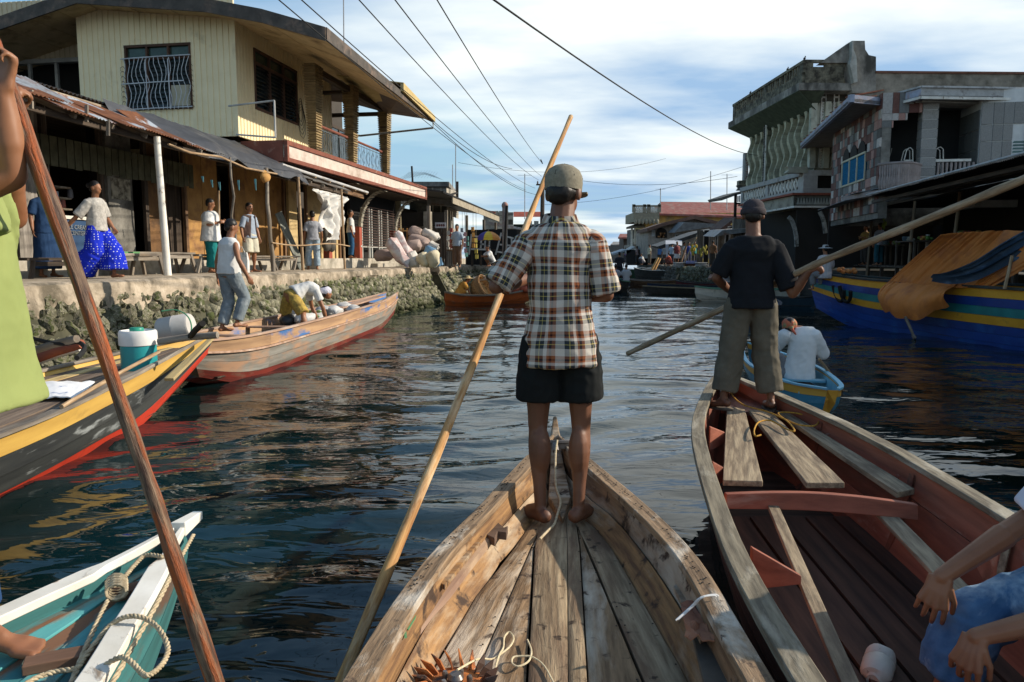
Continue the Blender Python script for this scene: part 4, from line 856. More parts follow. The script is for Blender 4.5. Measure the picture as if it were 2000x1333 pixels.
# ------------------------------------------------------------------ the big concrete hotel like block
HF = Frame((13.75, 35.0), -.03)
ht = thing('concrete_block_building', 'tall stained concrete building with wavy vertical fins and a balustrade roof', 'building', (13.75, 35, 1.1))
hh = lambda px, py, t=0: HF.hit(px, py, t)
FT = -.0
sEnd = hh(1472, 300, 0)[0]; sNear = 0
FINC = mat('fin_concrete', (.48, .46, .33), (.32, .31, .22), (.16, .15, .11), cover=.6, s3=1.5, st3=(.3, 1, 1), scale=3, bump=.3)
GRN = mat('green_cream_plaster', (.52, .52, .42), (.40, .40, .32), (.2, .2, .16), cover=.63, s3=1.2, scale=3)
zc0 = hh(1580, 200, 0)[1]; zb1 = hh(1580, 340, 0)[1]
zc0 = HF.hit(1575, 186, 0)[1]
g = MB(HF); g.bb(.02, 7.5, .05, sEnd, 1.0, zc0 + .5); g.build('main_wall', mat('fin_backing', (.20, .19, .13), (.11, .105, .07)), ht)
nf = 10
for k in range(nf):
 s = .55 + (sEnd - .7) * k / (nf - 1); out = []; inn_ = []
 for j in range(25):
  f = j / 24; z = zb1 + (zc0 - zb1) * f; dep = .32 + .09 * math.sin(f * math.pi * 5) + (.75 * max(0, (f - .84) / .16) ** 2); out.append((-dep, z));
 g = MB(HF)
 for j in range(24):
  (t0_, z0_), (t1_, z1_) = out[j], out[j + 1]; hw0 = .10 + .06 * math.sin(j / 24 * math.pi * 5 + 1.6); hw1 = .10 + .06 * math.sin((j + 1) / 24 * math.pi * 5 + 1.6)
  g.loft([[(t0_, s - hw0, z0_), (t0_, s + hw0, z0_), (.03, s + hw0, z0_), (.03, s - hw0, z0_)], [(t1_, s - hw1, z1_), (t1_, s + hw1, z1_), (.03, s + hw1, z1_), (.03, s - hw1, z1_)]])
 g.build('wavy_fin', FINC, ht, smooth=40)
g = MB(HF); s = .55 + (sEnd - .7) * 5.5 / 9; g.bb(-.5, -.44, s - .14, s + .14, zb1, zc0 - .5)
g.build('pierced_strip', WHITEP, ht)
g = MB(HF)
for k in range(22): z = zb1 + .1 + k * (zc0 - zb1 - .8) / 22; g.bb(-.52, -.501, s - .08, s + .08, z, z + .12)
g.build('strip_holes', BLACK, ht)
# cornice
c0, zt0 = HF.hit(1563, 158, -1.15); c1 = hh(1429, 247, -1.6)[0]; zcn = HF.hit(1565, 175, -1.15)[1]
nose = zcn
g = MB(HF); g.loft([[(-1.2, c0, nose), (-1.2, c0, nose + .32), (8, c0, nose + .32), (8, c0, nose)], [(-1.2, sEnd + .9, nose), (-1.2, sEnd + .9, nose + .32), (8, sEnd + .9, nose + .32), (8, sEnd + .9, nose)]]); g.build('cornice', CONCD, ht)
g = MB(HF); g.prism([(-1.2, c0, nose - .003), (-.15, c0 + .6, nose - .7), (-.15, sEnd, nose - .7), (-1.2, sEnd + .9, nose - .003)], (0, 0, -.02)); g.loft([[(-1.19, c0 + .05, nose - .01), (0, c0 + .05, nose - .01), (0, 0, nose - .62), (-.3, .0, nose - .62)], [(-1.19, sEnd + .85, nose - .01), (0, sEnd + .85, nose - .01), (0, sEnd, nose - .62), (-.3, sEnd, nose - .62)]]); g.build('cornice_cove', mat('mossy_cove', (.10, .13, .085), (.05, .065, .045)), ht)
zp0 = nose + .325; zp1 = HF.hit(1563, 123, -1.0)[1]
PARA = mat('streaked_parapet', (.24, .22, .16), (.10, .09, .06), (.04, .035, .025), cover=.52, sharp=.1, s3=2, st3=(1.5, 1.5, .3), scale=6, st=(1, 1, .3), bump=.4)
g = MB(HF); zm = zp0 + (zp1 - zp0) * .45
g.bb(-1.05, -.93, c0 + .05, sEnd + .6, zp0, zm); g.bb(-1.08, -.9, c0, sEnd + .65, zp1 - .12, zp1); g.bb(-1.05, -.93, c0, c0 + .5, zm, zp1 - .12); ms = (c0 + sEnd) / 2; g.bb(-1.05, -.93, ms - .1, ms + .3, zm, zp1 - .12); g.bb(-1.05, -.93, sEnd + .2, sEnd + .6, zm, zp1 - .12); g.bb(-1.05, 5, sEnd + .5, sEnd + .62, zp0, zp1)
g.build('parapet', PARA, ht)
for a, b in ((c0 + .5, ms - .1), (ms + .3, sEnd + .2)):
 n = 13
 for k in range(n): s = a + (b - a) * (k + .5) / n; g = MB(HF); g.bb(-1.03, -.95, s - .06, s + .06, zm, zp1 - .12); g.build('parapet_bar', PARA, ht)
# side parapet (facing the camera) and the raised curved wing
tE = HF.hits(1650, 130, c0)[0]
g = MB(HF); g.bb(-.93, tE, c0, c0 + .12, zp0, zp1 - .28); g.bb(-1.0, tE, c0 - .02, c0 + .14, zp1 - .1, zp1 + .02); g.bb(-.93, -.6, c0, c0 + .12, zp1 - .28, zp1 - .1); g.bb(-.1, tE, c0, c0 + .12, zp1 - .28, zp1 - .1); g.build('side_parapet', PARA, ht)
hsP = lambda px, py, s: (lambda q: (q[0], s, q[1]))(HF.hits(px, py, s))
sw = c0 - .1
W1 = [hsP(x, y, sw) for x, y in ((1603, 123), (1664, 80), (1689, 80), (1690, 97), (1697, 108), (1711, 111), (1711, 182), (1665, 182), (1655, 123))]
g = MB(HF); g.prism(W1, (0, .5, 0)); g.build('raised_wing', CONCD, ht)
W2 = [hsP(x, y, sw - .25) for x, y in ((1664, 80), (1667, 81), (1667, 96), (1673, 112), (1675, 160), (1668, 162), (1660, 125), (1664, 110))]
g = MB(HF); g.prism(W2, (0, .25, 0)); g.build('curved_rib', mat('rib_pale', (.42, .42, .38), (.26, .26, .23)), ht)
# long parapet wall to the right
t0_, z0_ = HF.hits(1710, 140, sw); t1_, z1_ = HF.hits(2000, 142, sw); zb_ = HF.hits(1800, 186, sw)[1] - .8
g = MB(HF); g.bb(t0_ - .5, t1_ + 4, sw + .02, sw + .4, zb_ - 3.4, z0_ - .07); g.build('long_parapet', mat('parapet_streaks', (.30, .27, .22), (.10, .09, .07), (.50, .50, .47), cover=.68, sharp=.03, s3=.9, st3=(1, 1, .35), scale=2.2, st=(1, 1, .7), bump=.4), ht)
g = MB(HF); g.bb(t0_, t1_ + 4, sw - .05, sw + .5, z0_ - .07, z0_ + .02); g.build('red_coping', mat('red_coping', (.22, .09, .06), (.12, .06, .04)), ht)
# south face with two pierced block strips
g = MB(HF); tS = t0_; g.bb(.0, tS + .5, -.02, .1, 1.0, nose); g.build('side_wall', GRN, ht)
g = MB(HF); g.bb(HF.hits(1564, 250, -.05)[0], tS, -.1, -.02, nose - .35, nose); g.build('side_band', mat('dark_band', (.09, .08, .06), (.05, .045, .035)), ht)
for px0, px1 in ((1601, 1611), (1625, 1636)):
 a, b = HF.hits(px0, 250, -.05)[0], HF.hits(px1, 250, -.05)[0]; zt_ = HF.hits(1605, 180, -.05)[1]; zb2 = HF.hits(1605, 328, -.05)[1]; n = 14
 for k in range(n):
  z = zb2 + (zt_ - zb2) * k / n; dz = (zt_ - zb2) / n; g = MB(HF); w_ = (b - a) / 2; cx_, cz_ = (a + b) / 2, z + dz / 2
  for (x0, x1, zz0, zz1) in ((a, b, z, z + dz * .16), (a, b, z + dz * .84, z + dz - .004), (a, a + .05, z + dz * .16, z + dz * .84), (b - .05, b, z + dz * .16, z + dz * .84)): g.bb(x0, x1, -.1, -.03, zz0, zz1)
  g.beam((a + .03, -.07, z + .03), (b - .03, -.07, z + dz - .03), .05, .04, up=(0, 1, 0)); g.beam((a + .03, -.06, z + dz - .03), (b - .03, -.06, z + .03), .05, .04, up=(0, 1, 0)); g.build('pierced_block', WHITEP, ht)
 g = MB(HF); g.bb(a, b, -.029, -.021, zb2, zt_); g.build('strip_back', BLACK, ht)
g = MB(HF); a = HF.hits(1583, 250, -.3)[0]
for px in (1590, 1617, 1640): t_ = HF.hits(px, 250, -.3)[0]; g.bb(t_ - .13, t_ + .13, -.28, -.02, HF.hits(1600, 330, -.05)[1], nose - .35)
g.build('side_pilasters', GRN, ht)
# balustrade storey
z1b = hh(1580, 341, -.5)[1]; z0b = hh(1580, 366, -.5)[1]; zr0 = hh(1478, 404, -.5)[1]
g = MB(HF); g.bb(-.62, .1, -.1, sEnd + .3, z1b, z1b + .22); g.bb(-.55, .1, -.1, sEnd + .3, z0b - .32, z0b); g.bb(-.55, -.4, -.12, .35, z0b, z1b); g.bb(-.55, -.4, sEnd * .52, sEnd * .52 + .35, z0b, z1b); g.bb(-.55, -.4, sEnd, sEnd + .3, z0b, z1b)
tq = HF.hits(1640, 330, -.1)[0]; g.bb(-.55, tq, -.25, -.12, z1b + .0, z1b + .24); g.bb(-.55, tq, -.25, -.12, z0b - .32, z0b); g.bb(-.55, .1, -.25, -.12, z0b, z1b); g.build('balcony_frame', mat('pale_grey_frame', (.46, .45, .43), (.34, .33, .31), (.22, .2, .18), cover=.62, s3=2), ht)
g = MB(HF); g.bb(-.38, -.3, 0, sEnd, z0b, z1b); g.bb(.1, tq, -.1, -.03, z0b, z1b); g.build('balcony_dark', BLACK, ht)
for a, b in ((.38, sEnd * .52 - .03), (sEnd * .52 + .38, sEnd - .03)):
 n = 9
 for k in range(n):
  s = a + (b - a) * (k + .5) / n; hw = (b - a) / n / 2 - .02; zc_ = (z0b + z1b) / 2; hv = (z1b - z0b) / 2 - .02; g = MB(HF)
  g.beam((-.47, s - hw, zc_ - hv), (-.47, s + hw, zc_ + hv), .05, .06, up=(1, 0, 0)); g.beam((-.47, s - hw, zc_ + hv), (-.47, s + hw, zc_ - hv), .06, .05, up=(1, 0, 0)); g.bb(-.5, -.44, s - hw, s - hw + .05, z0b, z1b); g.bb(-.49, -.45, s - hw * .5, s + hw * .5, zc_ - .05, zc_ + .05); g.build('pierced_panel', WHITEP, ht)
for k in range(5): t_ = .3 + (tq - .5) * (k + .5) / 5; g = MB(HF); g.lathe([(.05, 0), (.09, .15), (.05, .35), (.08, (z1b - z0b) - .1), (.06, z1b - z0b)], HF((t_, -.19, z0b)) - Vector((0, 0, 0)), 8); g.xf = ID; g.v = g.v; g.build('baluster', WHITEP, ht)
# red tiled canopy with frieze
ca_, cza = HF.hit(1550, 381, -1.3); czb = hh(1442, 407, -1.3)[1]; cE = hh(1443, 407, -1.3)[0]; zcn_ = cza
g = MB(HF); g.loft([[(-1.35, ca_, zcn_ + .0), (-1.35, ca_, zcn_ + .09), (-.5, ca_ + .6, z0b - .33), (-.5, ca_ + .6, z0b - .42)], [(-1.35, cE, zcn_), (-1.35, cE, zcn_ + .09), (-.5, cE - .3, z0b - .33), (-.5, cE - .3, z0b - .42)]])
tz = HF.hits(1632, 376, ca_)[0]; g.loft([[(-1.35, ca_, zcn_), (-1.35, ca_, zcn_ + .09), (-.5, ca_ + .7, z0b - .33), (-.5, ca_ + .7, z0b - .42)], [(tz, ca_, zcn_), (tz, ca_, zcn_ + .09), (tz, ca_ + .7, z0b - .33), (tz, ca_ + .7, z0b - .42)]])
g.build('red_canopy', mat('red_canopy', (.34, .09, .05), (.20, .06, .04), scale=20, st=(1, 5, 1)), ht)
zf0 = HF.hit(1550, 403, -1.15)[1]
g = MB(HF); g.bb(-1.2, -1.05, ca_ + .15, cE - .2, zf0, zcn_ - .01); g.build('canopy_fascia', mat('beige_fascia', (.36, .33, .26), (.26, .24, .19), (.14, .12, .1), cover=.6, s3=2), ht)
g = MB(HF); g.bb(-1.2, tz, ca_ + .15, ca_ + .25, zf0, zcn_ - .01); g.build('frieze_back', mat('frieze_dark', (.14, .14, .125), (.08, .08, .07)), ht)
n = 13
for k in range(n):
 t_ = -1.1 + (tz + 1.1) * k / n; dt = (tz + 1.1) / n; g = MB(HF); g.prism([(t_, ca_ + .14, zf0 + .06), (t_ + dt * .5, ca_ + .14, zcn_ - .12), (t_ + dt, ca_ + .14, zf0 + .06)], (0, -.05, 0)); g.build('frieze_tooth', WHITEP if 0 else mat('frieze_pale', (.36, .38, .34), (.26, .27, .24)), ht)
g = MB(HF); g.bb(-1.22, tz, ca_ + .1, ca_ + .26, zf0 - .08, zf0); g.bb(-1.22, -1.04, ca_ + .26, cE - .2, zf0 - .08, zf0 - .002); g.build('frieze_ledge', WHITEP, ht)
# ground floor arches facing the canal and the camera
g = MB(HF); g.bb(.0, .2, .2, sEnd, 1.0, zf0); g.build('arcade_dark', BLACK, ht)
g = MB(HF); g.bb(-1.0, tz, ca_ + .3, ca_ + .34, 1.0, zf0 - .09); g.build('arcade_front', flat('arcade_black', (.02, .018, .016)), ht)
def arch_band(nm, pl, m_, s_):
 for i in range(len(pl) - 1):
  (xa, ya), (xb, yb) = pl[i], pl[i + 1]; pa_ = HF.hits(xa, ya, s_); pb_ = HF.hits(xb, yb, s_); g = MB(HF); g.beam((pa_[0], s_, pa_[1]), (pb_[0], s_, pb_[1]), .16, .10, up=(0, 1, 0)); g.build(nm, m_, ht)
BS = mat('arch_stone', (.36, .36, .33), (.2, .2, .18), (.1, .1, .09), cover=.55, s3=6)
arch_band('arch_stone', [(1540, 424), (1546, 430), (1550, 440), (1553, 450), (1555, 462), (1556, 482)], BS, ca_ + .2)
arch_band('arch_stone', [(1601, 414), (1606, 424), (1609, 434), (1611, 446), (1612, 456)], BS, ca_ + .2)
# far small balcony roof at the left end of the block
sg = thing('rooftop_sign', 'tall narrow sign post with red vertical letters on a bracket of the concrete building', 'sign', HF((-.6, sEnd + .4, 4)))
yS = HF((0, sEnd + .4, 0)).y
def atp(px, py, dy=0): return at(px, py, yS + dy)
p0, p1 = atp(1453, 352), atp(1463, 299); g = MB(); g.bb(p0.x, p1.x, yS, yS + .35, p0.z, p1.z); g.build('sign_post', mat('sign_grey', (.33, .33, .33), (.24, .24, .23)), sg)
RL = flat('sign_red', (.20, .05, .03)); n = 6
for k, ch in enumerate('ROSITA'):
 z = p1.z - (p1.z - p0.z) * (k + .5) / 6; text(ch, (p1.z - p0.z) / 6 * 1.05, Mface(((p0.x + p1.x) / 2 + .03, yS - .012, z), (1, 0, 0), (0, 0, 1)), RL, sg, 'letter')
p2, p3 = atp(1443, 362), atp(1471, 353); g = MB(); g.bb(p2.x, p3.x, yS - .05, yS + .4, p2.z, p3.z); g.build('sign_box', mat('sign_olive', (.22, .21, .15), (.15, .14, .1)), sg)
text('ATIENZA', (p3.z - p2.z) * .8, Mface(((p2.x + p3.x) / 2, yS - .062, (p2.z + p3.z) / 2), (1, 0, 0), (0, 0, 1)), flat('sign_black', (.03, .04, .03)), sg)
p4, p5 = atp(1441, 372), atp(1472, 362); g = MB(); m5 = (p4.z + p5.z) / 2; g.prism([(p4.x - .03, yS, p5.z - .005), (p4.x + .08, yS, m5), (p4.x - .02, yS, p4.z), (p5.x, yS, p4.z), (p5.x, yS, p5.z - .005)], (0, .35, 0)); g.build('sign_bracket', CONCD, sg)
pr = atp(1475, 330); g = MB(); g.tube([atp(1463, 317, .2), atp(1476, 312, .2)], .03, 6); g.build('sign_stay', BLACK, sg)
# scroll bracket on the facade
s_, z_ = HF.hit(1575, 327, -1.3); g = MB(); ps = [at(x, y, HF((0, 0, 0)).y - .3) for x, y in ((1537, 326), (1541, 332), (1536, 338), (1578, 338), (1578, 326))]; g.prism(ps, (0, .4, 0)); g.build('scroll_bracket', mat('bracket_cream', (.45, .43, .33), (.33, .31, .24)), ht)
for k, (x, y) in enumerate(((1538, 141), (1465, 196), (1576, 120))):
 s_, z_ = HF.hit(x, y, -1.0); p = HF((-1.0, max(s_, c0), zp1)); g = MB(); g.ell(p + Vector((0, 0, .07)), (.05, .09, .05), 8, 6); g.ell(p + Vector((0, -.08, .13)), (.03, .03, .03), 6, 5); g.beam(p + Vector((0, .07, .06)), p + Vector((0, .16, .03)), .03, .01)
 tag(g.build('pigeon', BLACK, smooth=70), ('dark bird perched midway along the roof parapet', 'dark bird perched at the far left of the roof parapet', 'dark bird perched on the near corner of the roof parapet')[k], 'bird')
# ------------------------------------------------------------------ left bank beyond the yellow house
def wbox(name, m, parent, x0, x1, y0, y1, z0, z1, **k):
 g = MB(); g.bb(x0, x1, y0, y1, z0, z1); return g.build(name, m, parent, **k)
def rect(x0, y0, x1, y1, d):
 a, b = at(x0, y1, d), at(x1, y0, d); return a.x, b.x, a.z, b.z
# market roof
sA_, zA_ = LF.hit(888, 393, -8.1); sB_, zB_ = LF.hit(974, 428, -8.1)
mr = thing('market_shed', 'long dark market shed with a pale board along its eave, beyond the yellow house', 'shed', LF((-8.1, sA_, 3.6)))
s0_ = SE + .3; z0_ = zA_ + (zA_ - zB_) * (sA_ - s0_) / (sB_ - sA_)
g = MB(LF); g.prism([(-8.1, s0_, z0_ + .15), (-8.1, sB_, zB_ + .15), (-14, sB_, zB_ + .9), (-14, s0_, z0_ + .9)], (0, 0, .06)); g.build('roof', BT, mr)
g = MB(LF); g.prism([(-8.06, sA_ - .5, zA_ - .14), (-8.06, sB_, zB_ - .16), (-8.06, sB_, zB_ + .12), (-8.06, sA_ - .5, zA_ + .16)], (-.05, 0, 0)); g.build('eave_board', mat('pale_board', (.42, .37, .28), (.26, .22, .16)), mr)
g = MB(LF); g.prism([(-8.04, s0_, z0_ + .12), (-8.04, sB_, zB_ + .14), (-8.04, sB_, zB_ + .2), (-8.04, s0_, z0_ + .2)], (-.06, 0, 0)); g.build('roof_edge', BLACK, mr)
for px in (838, 872, 912, 945, 968):
 s = LF.hit(px, 480, -8.3)[0]; g = MB(LF); g.beam((-8.3, s, 1.27), (-8.3, s, 3.7), .12, .12); g.build('post', GREYWOOD, mr)
g = MB(LF); g.bb(-12.2, -12, s0_, sB_ + 4, 1.27, 4.2); g.bb(-12, -8.3, s0_ + 1.2, s0_ + 1.3, 3.0, 3.6); g.build('back_wall', flat('market_dark2', (.03, .026, .022)), mr)
s, z = LF.hit(838, 505, -8.9); g = MB(LF); g.bb(-9.1, -8.8, s - .1, s + .2, 1.28, 3.6); g.build('concrete_pier', CONC, mr)
# dark wooden door with a sign, low cupboard
pd = G(872, 521, 1.28); x0, x1, z0, z1 = rect(849, 445, 872, 521, pd.y); dr = thing('stall_door', 'dark upright plank door with a grey sign above, right of the sacks', 'door', (x0, pd.y, 1.27))
for k in range(5): wbox('door_plank', DARKWOOD, dr, x0 + (x1 - x0) * k / 5 + .008, x0 + (x1 - x0) * (k + 1) / 5 - .008, pd.y, pd.y + .06, 1.28, z1)
a0, a1, b0, b1 = rect(850, 435, 871, 446, pd.y); wbox('sign_board', mat('grey_sign', (.42, .42, .44), (.3, .3, .32)), dr, a0, a1, pd.y - .03, pd.y + .02, b0, b1)
g = MB()
for k in range(4): g.ell((a0 + (a1 - a0) * (.2 + .2 * k), pd.y - .034, (b0 + b1) / 2), (.04, .006, .05), 8, 4)
g.build('sign_marks', flat('maroon_mark', (.12, .04, .04)), dr)
x0, x1, z0, z1 = rect(873, 490, 887, 521, pd.y + .2); cb = thing('low_cupboard', 'low weathered plank cupboard right of the dark door', 'cupboard', (x0, pd.y, 1.27))
for k in range(3): wbox('board', GREYWOOD, cb, x0 + (x1 - x0) * k / 3 + .01, x0 + (x1 - x0) * (k + 1) / 3 - .01, pd.y + .1, pd.y + .6, 1.28, z1)
wbox('top', BROWNWOOD, cb, x0 - .05, x1 + .05, pd.y + .05, pd.y + .65, z1, z1 + .05)
# leaning pale board / rolled mat
p0, p1 = at(899, 521, pd.y), at(889, 447, pd.y + .3); g = MB(); g.beam((p0.x, p0.y, 1.28), (p1.x, p1.y, p1.z), .06, .03, w1=.20); tag(g.build('pale_board', mat('ivory_board', (.6, .53, .42), (.45, .38, .28))), 'pale tapering board leaning between the cupboard and the stall', 'board')
# hanging goods under the roof (strings of packets)
for k, px in enumerate((875, 880, 884, 903, 908, 912, 924, 930)):
 p = at(px, (455, 450, 462, 450, 458, 466, 448, 470)[k], pd.y + 1 + .2 * (k % 3)); r = thing('packet_string', 'string of %s packets hanging under the market roof, %s' % (('pale', 'red', 'white', 'blue grey', 'pink', 'teal', 'orange', 'yellow')[k], ('first from the dark door', 'second from the dark door', 'third from the dark door', 'just right of the leaning board', 'beside the railing, first', 'beside the railing, second', 'over the left railing', 'over the landing')[k]), 'packets', p)
 c_ = ((.55, .52, .45), (.4, .1, .08), (.6, .6, .6), (.3, .36, .42), (.55, .3, .3), (.15, .35, .33), (.6, .3, .08), (.55, .45, .1))[k]
 for j in range(4): g = MB(); g.box((p.x + rng.uniform(-.03, .03), p.y, p.z - .22 * j), (.12, .05, .17), rng.uniform(-.5, .5)); g.build('packet', flat('packet%d' % k, c_), r)
 g = MB(); g.tube([(p.x, p.y, p.z - .8), (p.x, p.y, 3.5)], .01, 4); g.build('string', ROPE, r)
# railing stairs and landing
RLW = mat('white_rail', (.58, .57, .53), (.4, .38, .34)); dd = pd.y + 4; r = thing('plank_landing', 'dark wooden landing with whitish railings beside the umbrella', 'landing', at(950, 500, dd))
for (a, b) in (((921, 458), (916, 498)), ((979, 455), (968, 498)), ((940, 464), (939, 485)), ((948, 466), (947, 486)), ((956, 468), (955, 487)), ((999, 466), (1000, 486)), ((921, 460), (950, 466)), ((980, 460), (1003, 466)), ((920, 487), (958, 488)), ((938, 477), (948, 478)), ((976, 478), (998, 480)), ((970, 492), (1000, 496))):
 g = MB(); g.beam(at(*a, dd), at(*b, dd), .07, .06, up=(0, 1, 0)); g.build('rail', RLW if a[1] < 480 or True else GREYWOOD, r)
for k in range(6): p = at(920 + k * 14, 500 + k * .5, dd); g = MB(); g.bb(p.x, p.x + .33, dd, dd + 1.2, 1.95, 2.0); g.build('deck_plank', DARKWOOD, r)
for k in range(5): p = at(922 + k * 17, 500, dd); g = MB(); g.beam((p.x, dd + .1, 1.27), (p.x, dd + .1, 1.95), .1, .1); g.build('pile', DARKWOOD, r)
wbox('dark_store', BLACK, r, at(905, 500, dd).x, at(1010, 500, dd).x, dd + 2.5, dd + 2.6, 1.27, at(950, 449, dd + 2.5).z)
# umbrella
pu = at(954, 452, pd.y + 2.5); um = thing('market_umbrella', 'blue, yellow and orange striped market umbrella above the railings', 'umbrella', (pu.x, pu.y, 1.27)); hrad = (at(980, 470, pu.y).x - at(932, 470, pu.y).x) / 2; drop = pu.z - at(954, 469, pu.y).z
UC = [flat('umbrella_' + n_, c_, rough=.6) for n_, c_ in (('blue', (.09, .07, .30)), ('yellow', (.75, .52, .05)), ('orange', (.72, .28, .05)), ('red', (.5, .1, .05)))]
for k in range(8):
 a0, a1 = k / 8 * 2 * math.pi + .4, (k + 1) / 8 * 2 * math.pi + .4; rows = []
 for j in range(6):
  f = j / 5; rr_ = hrad * math.sin(f * 1.45) / math.sin(1.45); zz_ = pu.z - drop * (1 - math.cos(f * 1.45)) / (1 - math.cos(1.45)); rows.append([(pu.x + rr_ * math.cos(a), pu.y + rr_ * math.sin(a), zz_ - .02 * math.sin((a - a0) / (a1 - a0) * math.pi)) for a in (a0, (a0 + a1) / 2, a1)])
 g = MB(); g.sheet(rows, .008); g.build('gore', UC[{4: 0, 5: 1, 6: 2}.get(k, (3, 0, 1, 2)[k % 4])], um)
g = MB(); g.tube([(pu.x, pu.y, 1.28), (pu.x, pu.y, pu.z + .08)], .025, 6); g.build('pole', GREYWOOD, um)
# lamp pole and metal pole
p = at(986, 400, dd - 2); g = MB(); g.tube([(p.x, p.y, 1.2), (p.x, p.y, at(986, 402, p.y).z)], .11, 8); g.ell((p.x, p.y, at(986, 402, p.y).z), (.14, .14, .16), 8, 6); tag(g.build('meter_pole', mat('meter_pole', (.3, .29, .27), (.18, .17, .16), (.3, .1, .07), cover=.62), smooth=50), 'thick pole with a round silvery head in front of the grey block wall', 'pole')
g = MB(); q0, q1 = at(990, 402, dd - 2.5), at(984, 522, dd - 2.5); g.tube([q0, (q1.x, q1.y, 1.2)], .06, 6); tag(g.build('thin_black_pole', BLACK), 'thin black pole standing right before the umbrella and railings', 'pole')
# concrete rooftop rooms behind the yellow house
d = 42; x0, x1, z0, z1 = rect(800, 356, 872, 420, d); rt = thing('rooftop_room', 'stained grey concrete rooftop room with wire netting beyond the yellow house', 'building', (x0, d, 1.2))
wbox('front_wall', CONCD, rt, x0, x1, d, d + 5, 1.3, z1 - .25); wbox('roof_slab', CONCD, rt, x0 - .2, x1 + .15, d - .2, d + 5.2, z1 - .25, z1)
q = at(895, 388, d + 4); g = MB(); g.prism([(x1, d, z0), (q.x, d + 4, z0), (q.x, d + 4, at(895, 376, d + 4).z), (x1, d, z1 - .3)], (0, .2, 0)); g.build('side_wall', CONC, rt)
for px in (861, 845): p = at(px, 370, d); g = MB(); g.bb(p.x - .04, p.x + .04, d - .03, d + .01, z0, z1 - .3); g.build('drip_pilaster', CONC, rt)
g = MB(); g.tube([at(804, 325, d + 1), at(806, 360, d + 1)], .06, 5); g.tube([at(893, 355, d + 1), at(893, 395, d + 1)], .08, 5); g.tube([at(860, 387, d - 2), at(893, 377, d + 1)], .06, 5); g.build('iron_poles', BLACK, rt)
NET = flat('net_wire', (.25, .3, .34)); g = MB()
for k in range(12):
 a, b = at(780 + k * 6, 350 - k * .2, d + 3), at(805 + k * .5, 335, d + 3); g.tube([a, at(800 + k * 5, 337 - 4 * math.sin(k / 11 * 3.1), d + 3)], .006, 3)
for k in range(7): g.tube([at(785 + 2 * k, 350 - k * 2.2, d + 3), at(830, 338 - k * .6 + 3, d + 3), at(866 - 3 * k, 352 - k * 1.5, d + 3)], .006, 3)
g.build('wire_net', NET, rt, kind='stuff')
# corrugated roofs between
for (q, lab, dd_) in ((((834, 385), (897, 396), (897, 404), (834, 400)), 'grey corrugated roof behind the market shed, left part', 36),):
 P = [at(x, y, dd_) for x, y in q]; g = MB(); g.prism(P, (0, .2, 0)); tag(g.build('metal_roof', GREYTIN), lab, 'roof')
# grey block house, red roofed house
d = 54; x0, x1, z0, z1 = rect(944, 412, 1003, 520, d); bh = thing('block_house', 'unplastered grey concrete block house at the left of the canal end', 'house', (x0, d, 1.2))
wbox('core', CONCD, bh, x0 + .02, x1 - .02, d + .08, d + 6, 1.2, z1 - .1)
nb = 0; zz_ = z1;
while zz_ > z1 - 3.6:
 k = 0; xx = x1 - (.0 if int((z1 - zz_) / .32 + .5) % 2 else .35)
 while xx > x0 + 1.0 and nb < 90:
  w_ = .7; g = MB(); g.bb(max(x0, xx - w_) + .015, min(xx, x1) - .015, d, d + .1, zz_ - .30, zz_ - .015); g.build('block', CONC, bh); nb += 1; xx -= w_
 zz_ -= .32
x0, x1, z0, z1 = rect(1003, 413, 1062, 500, d + 2); rh = thing('red_roof_house', 'low house with a rusty red roof edge beside the utility pole', 'house', (x0, d + 2, 1.2))
wbox('wall', mat('teal_black', (.03, .06, .055), (.02, .035, .03)), rh, x0, x1, d + 3, d + 8, 1.2, z1 - .9)
zr_ = at(1030, 424, d + 2).z; g = MB(); g.prism([(x0, d + 2, zr_), (x1, d + 2, zr_), (x1, d + 2.6, z1), (x0, d + 2.6, z1)], (0, .1, 0)); g.prism([(x0, d + 2.6, z1), (x1, d + 2.6, z1), (x1, d + 8, z1 + .2), (x0, d + 8, z1 + .2)], (0, 0, -.1)); g.build('roof', mat('red_tin', (.40, .10, .06), (.26, .07, .05), (.2, .14, .1), cover=.65, s3=1), rh)
for px in (1030, 1043): q0, q1, r0, r1 = rect(px, 432, px + 9, 441, d + 2.9); wbox('window', mat('pale_window', (.4, .5, .55), (.3, .38, .42)), rh, q0, q1, d + 2.92, d + 2.99, r0, r1)
P = [at(x, y, 50) for x, y in ((935, 408), (968, 414), (966, 420), (935, 416))]; g = MB(); g.prism(P, (0, .3, 0)); tag(g.build('red_roof_piece', mat('red_tin', (.4, .1, .06))), 'small rusty red roof piece before the grey block house', 'roof')
# lower long tin roof
P = [at(x, y, 46) for x, y in ((950, 432), (1028, 447), (1028, 451), (950, 438))]; g = MB(); g.prism(P, (0, .4, 0)); tag(g.build('tin_roof', mat('silver_tin', (.5, .52, .54))), 'long thin silvery tin roof edge below the grey block house', 'roof')
g = MB(); g.bb(at(950, 470, 47).x, at(1062, 470, 47).x, 47, 47.2, 1.2, at(1000, 448, 47).z); tag(g.build('dark_stalls', flat('stall_dark', (.045, .04, .035))), 'dark stall fronts under the silvery tin roof', 'stalls')
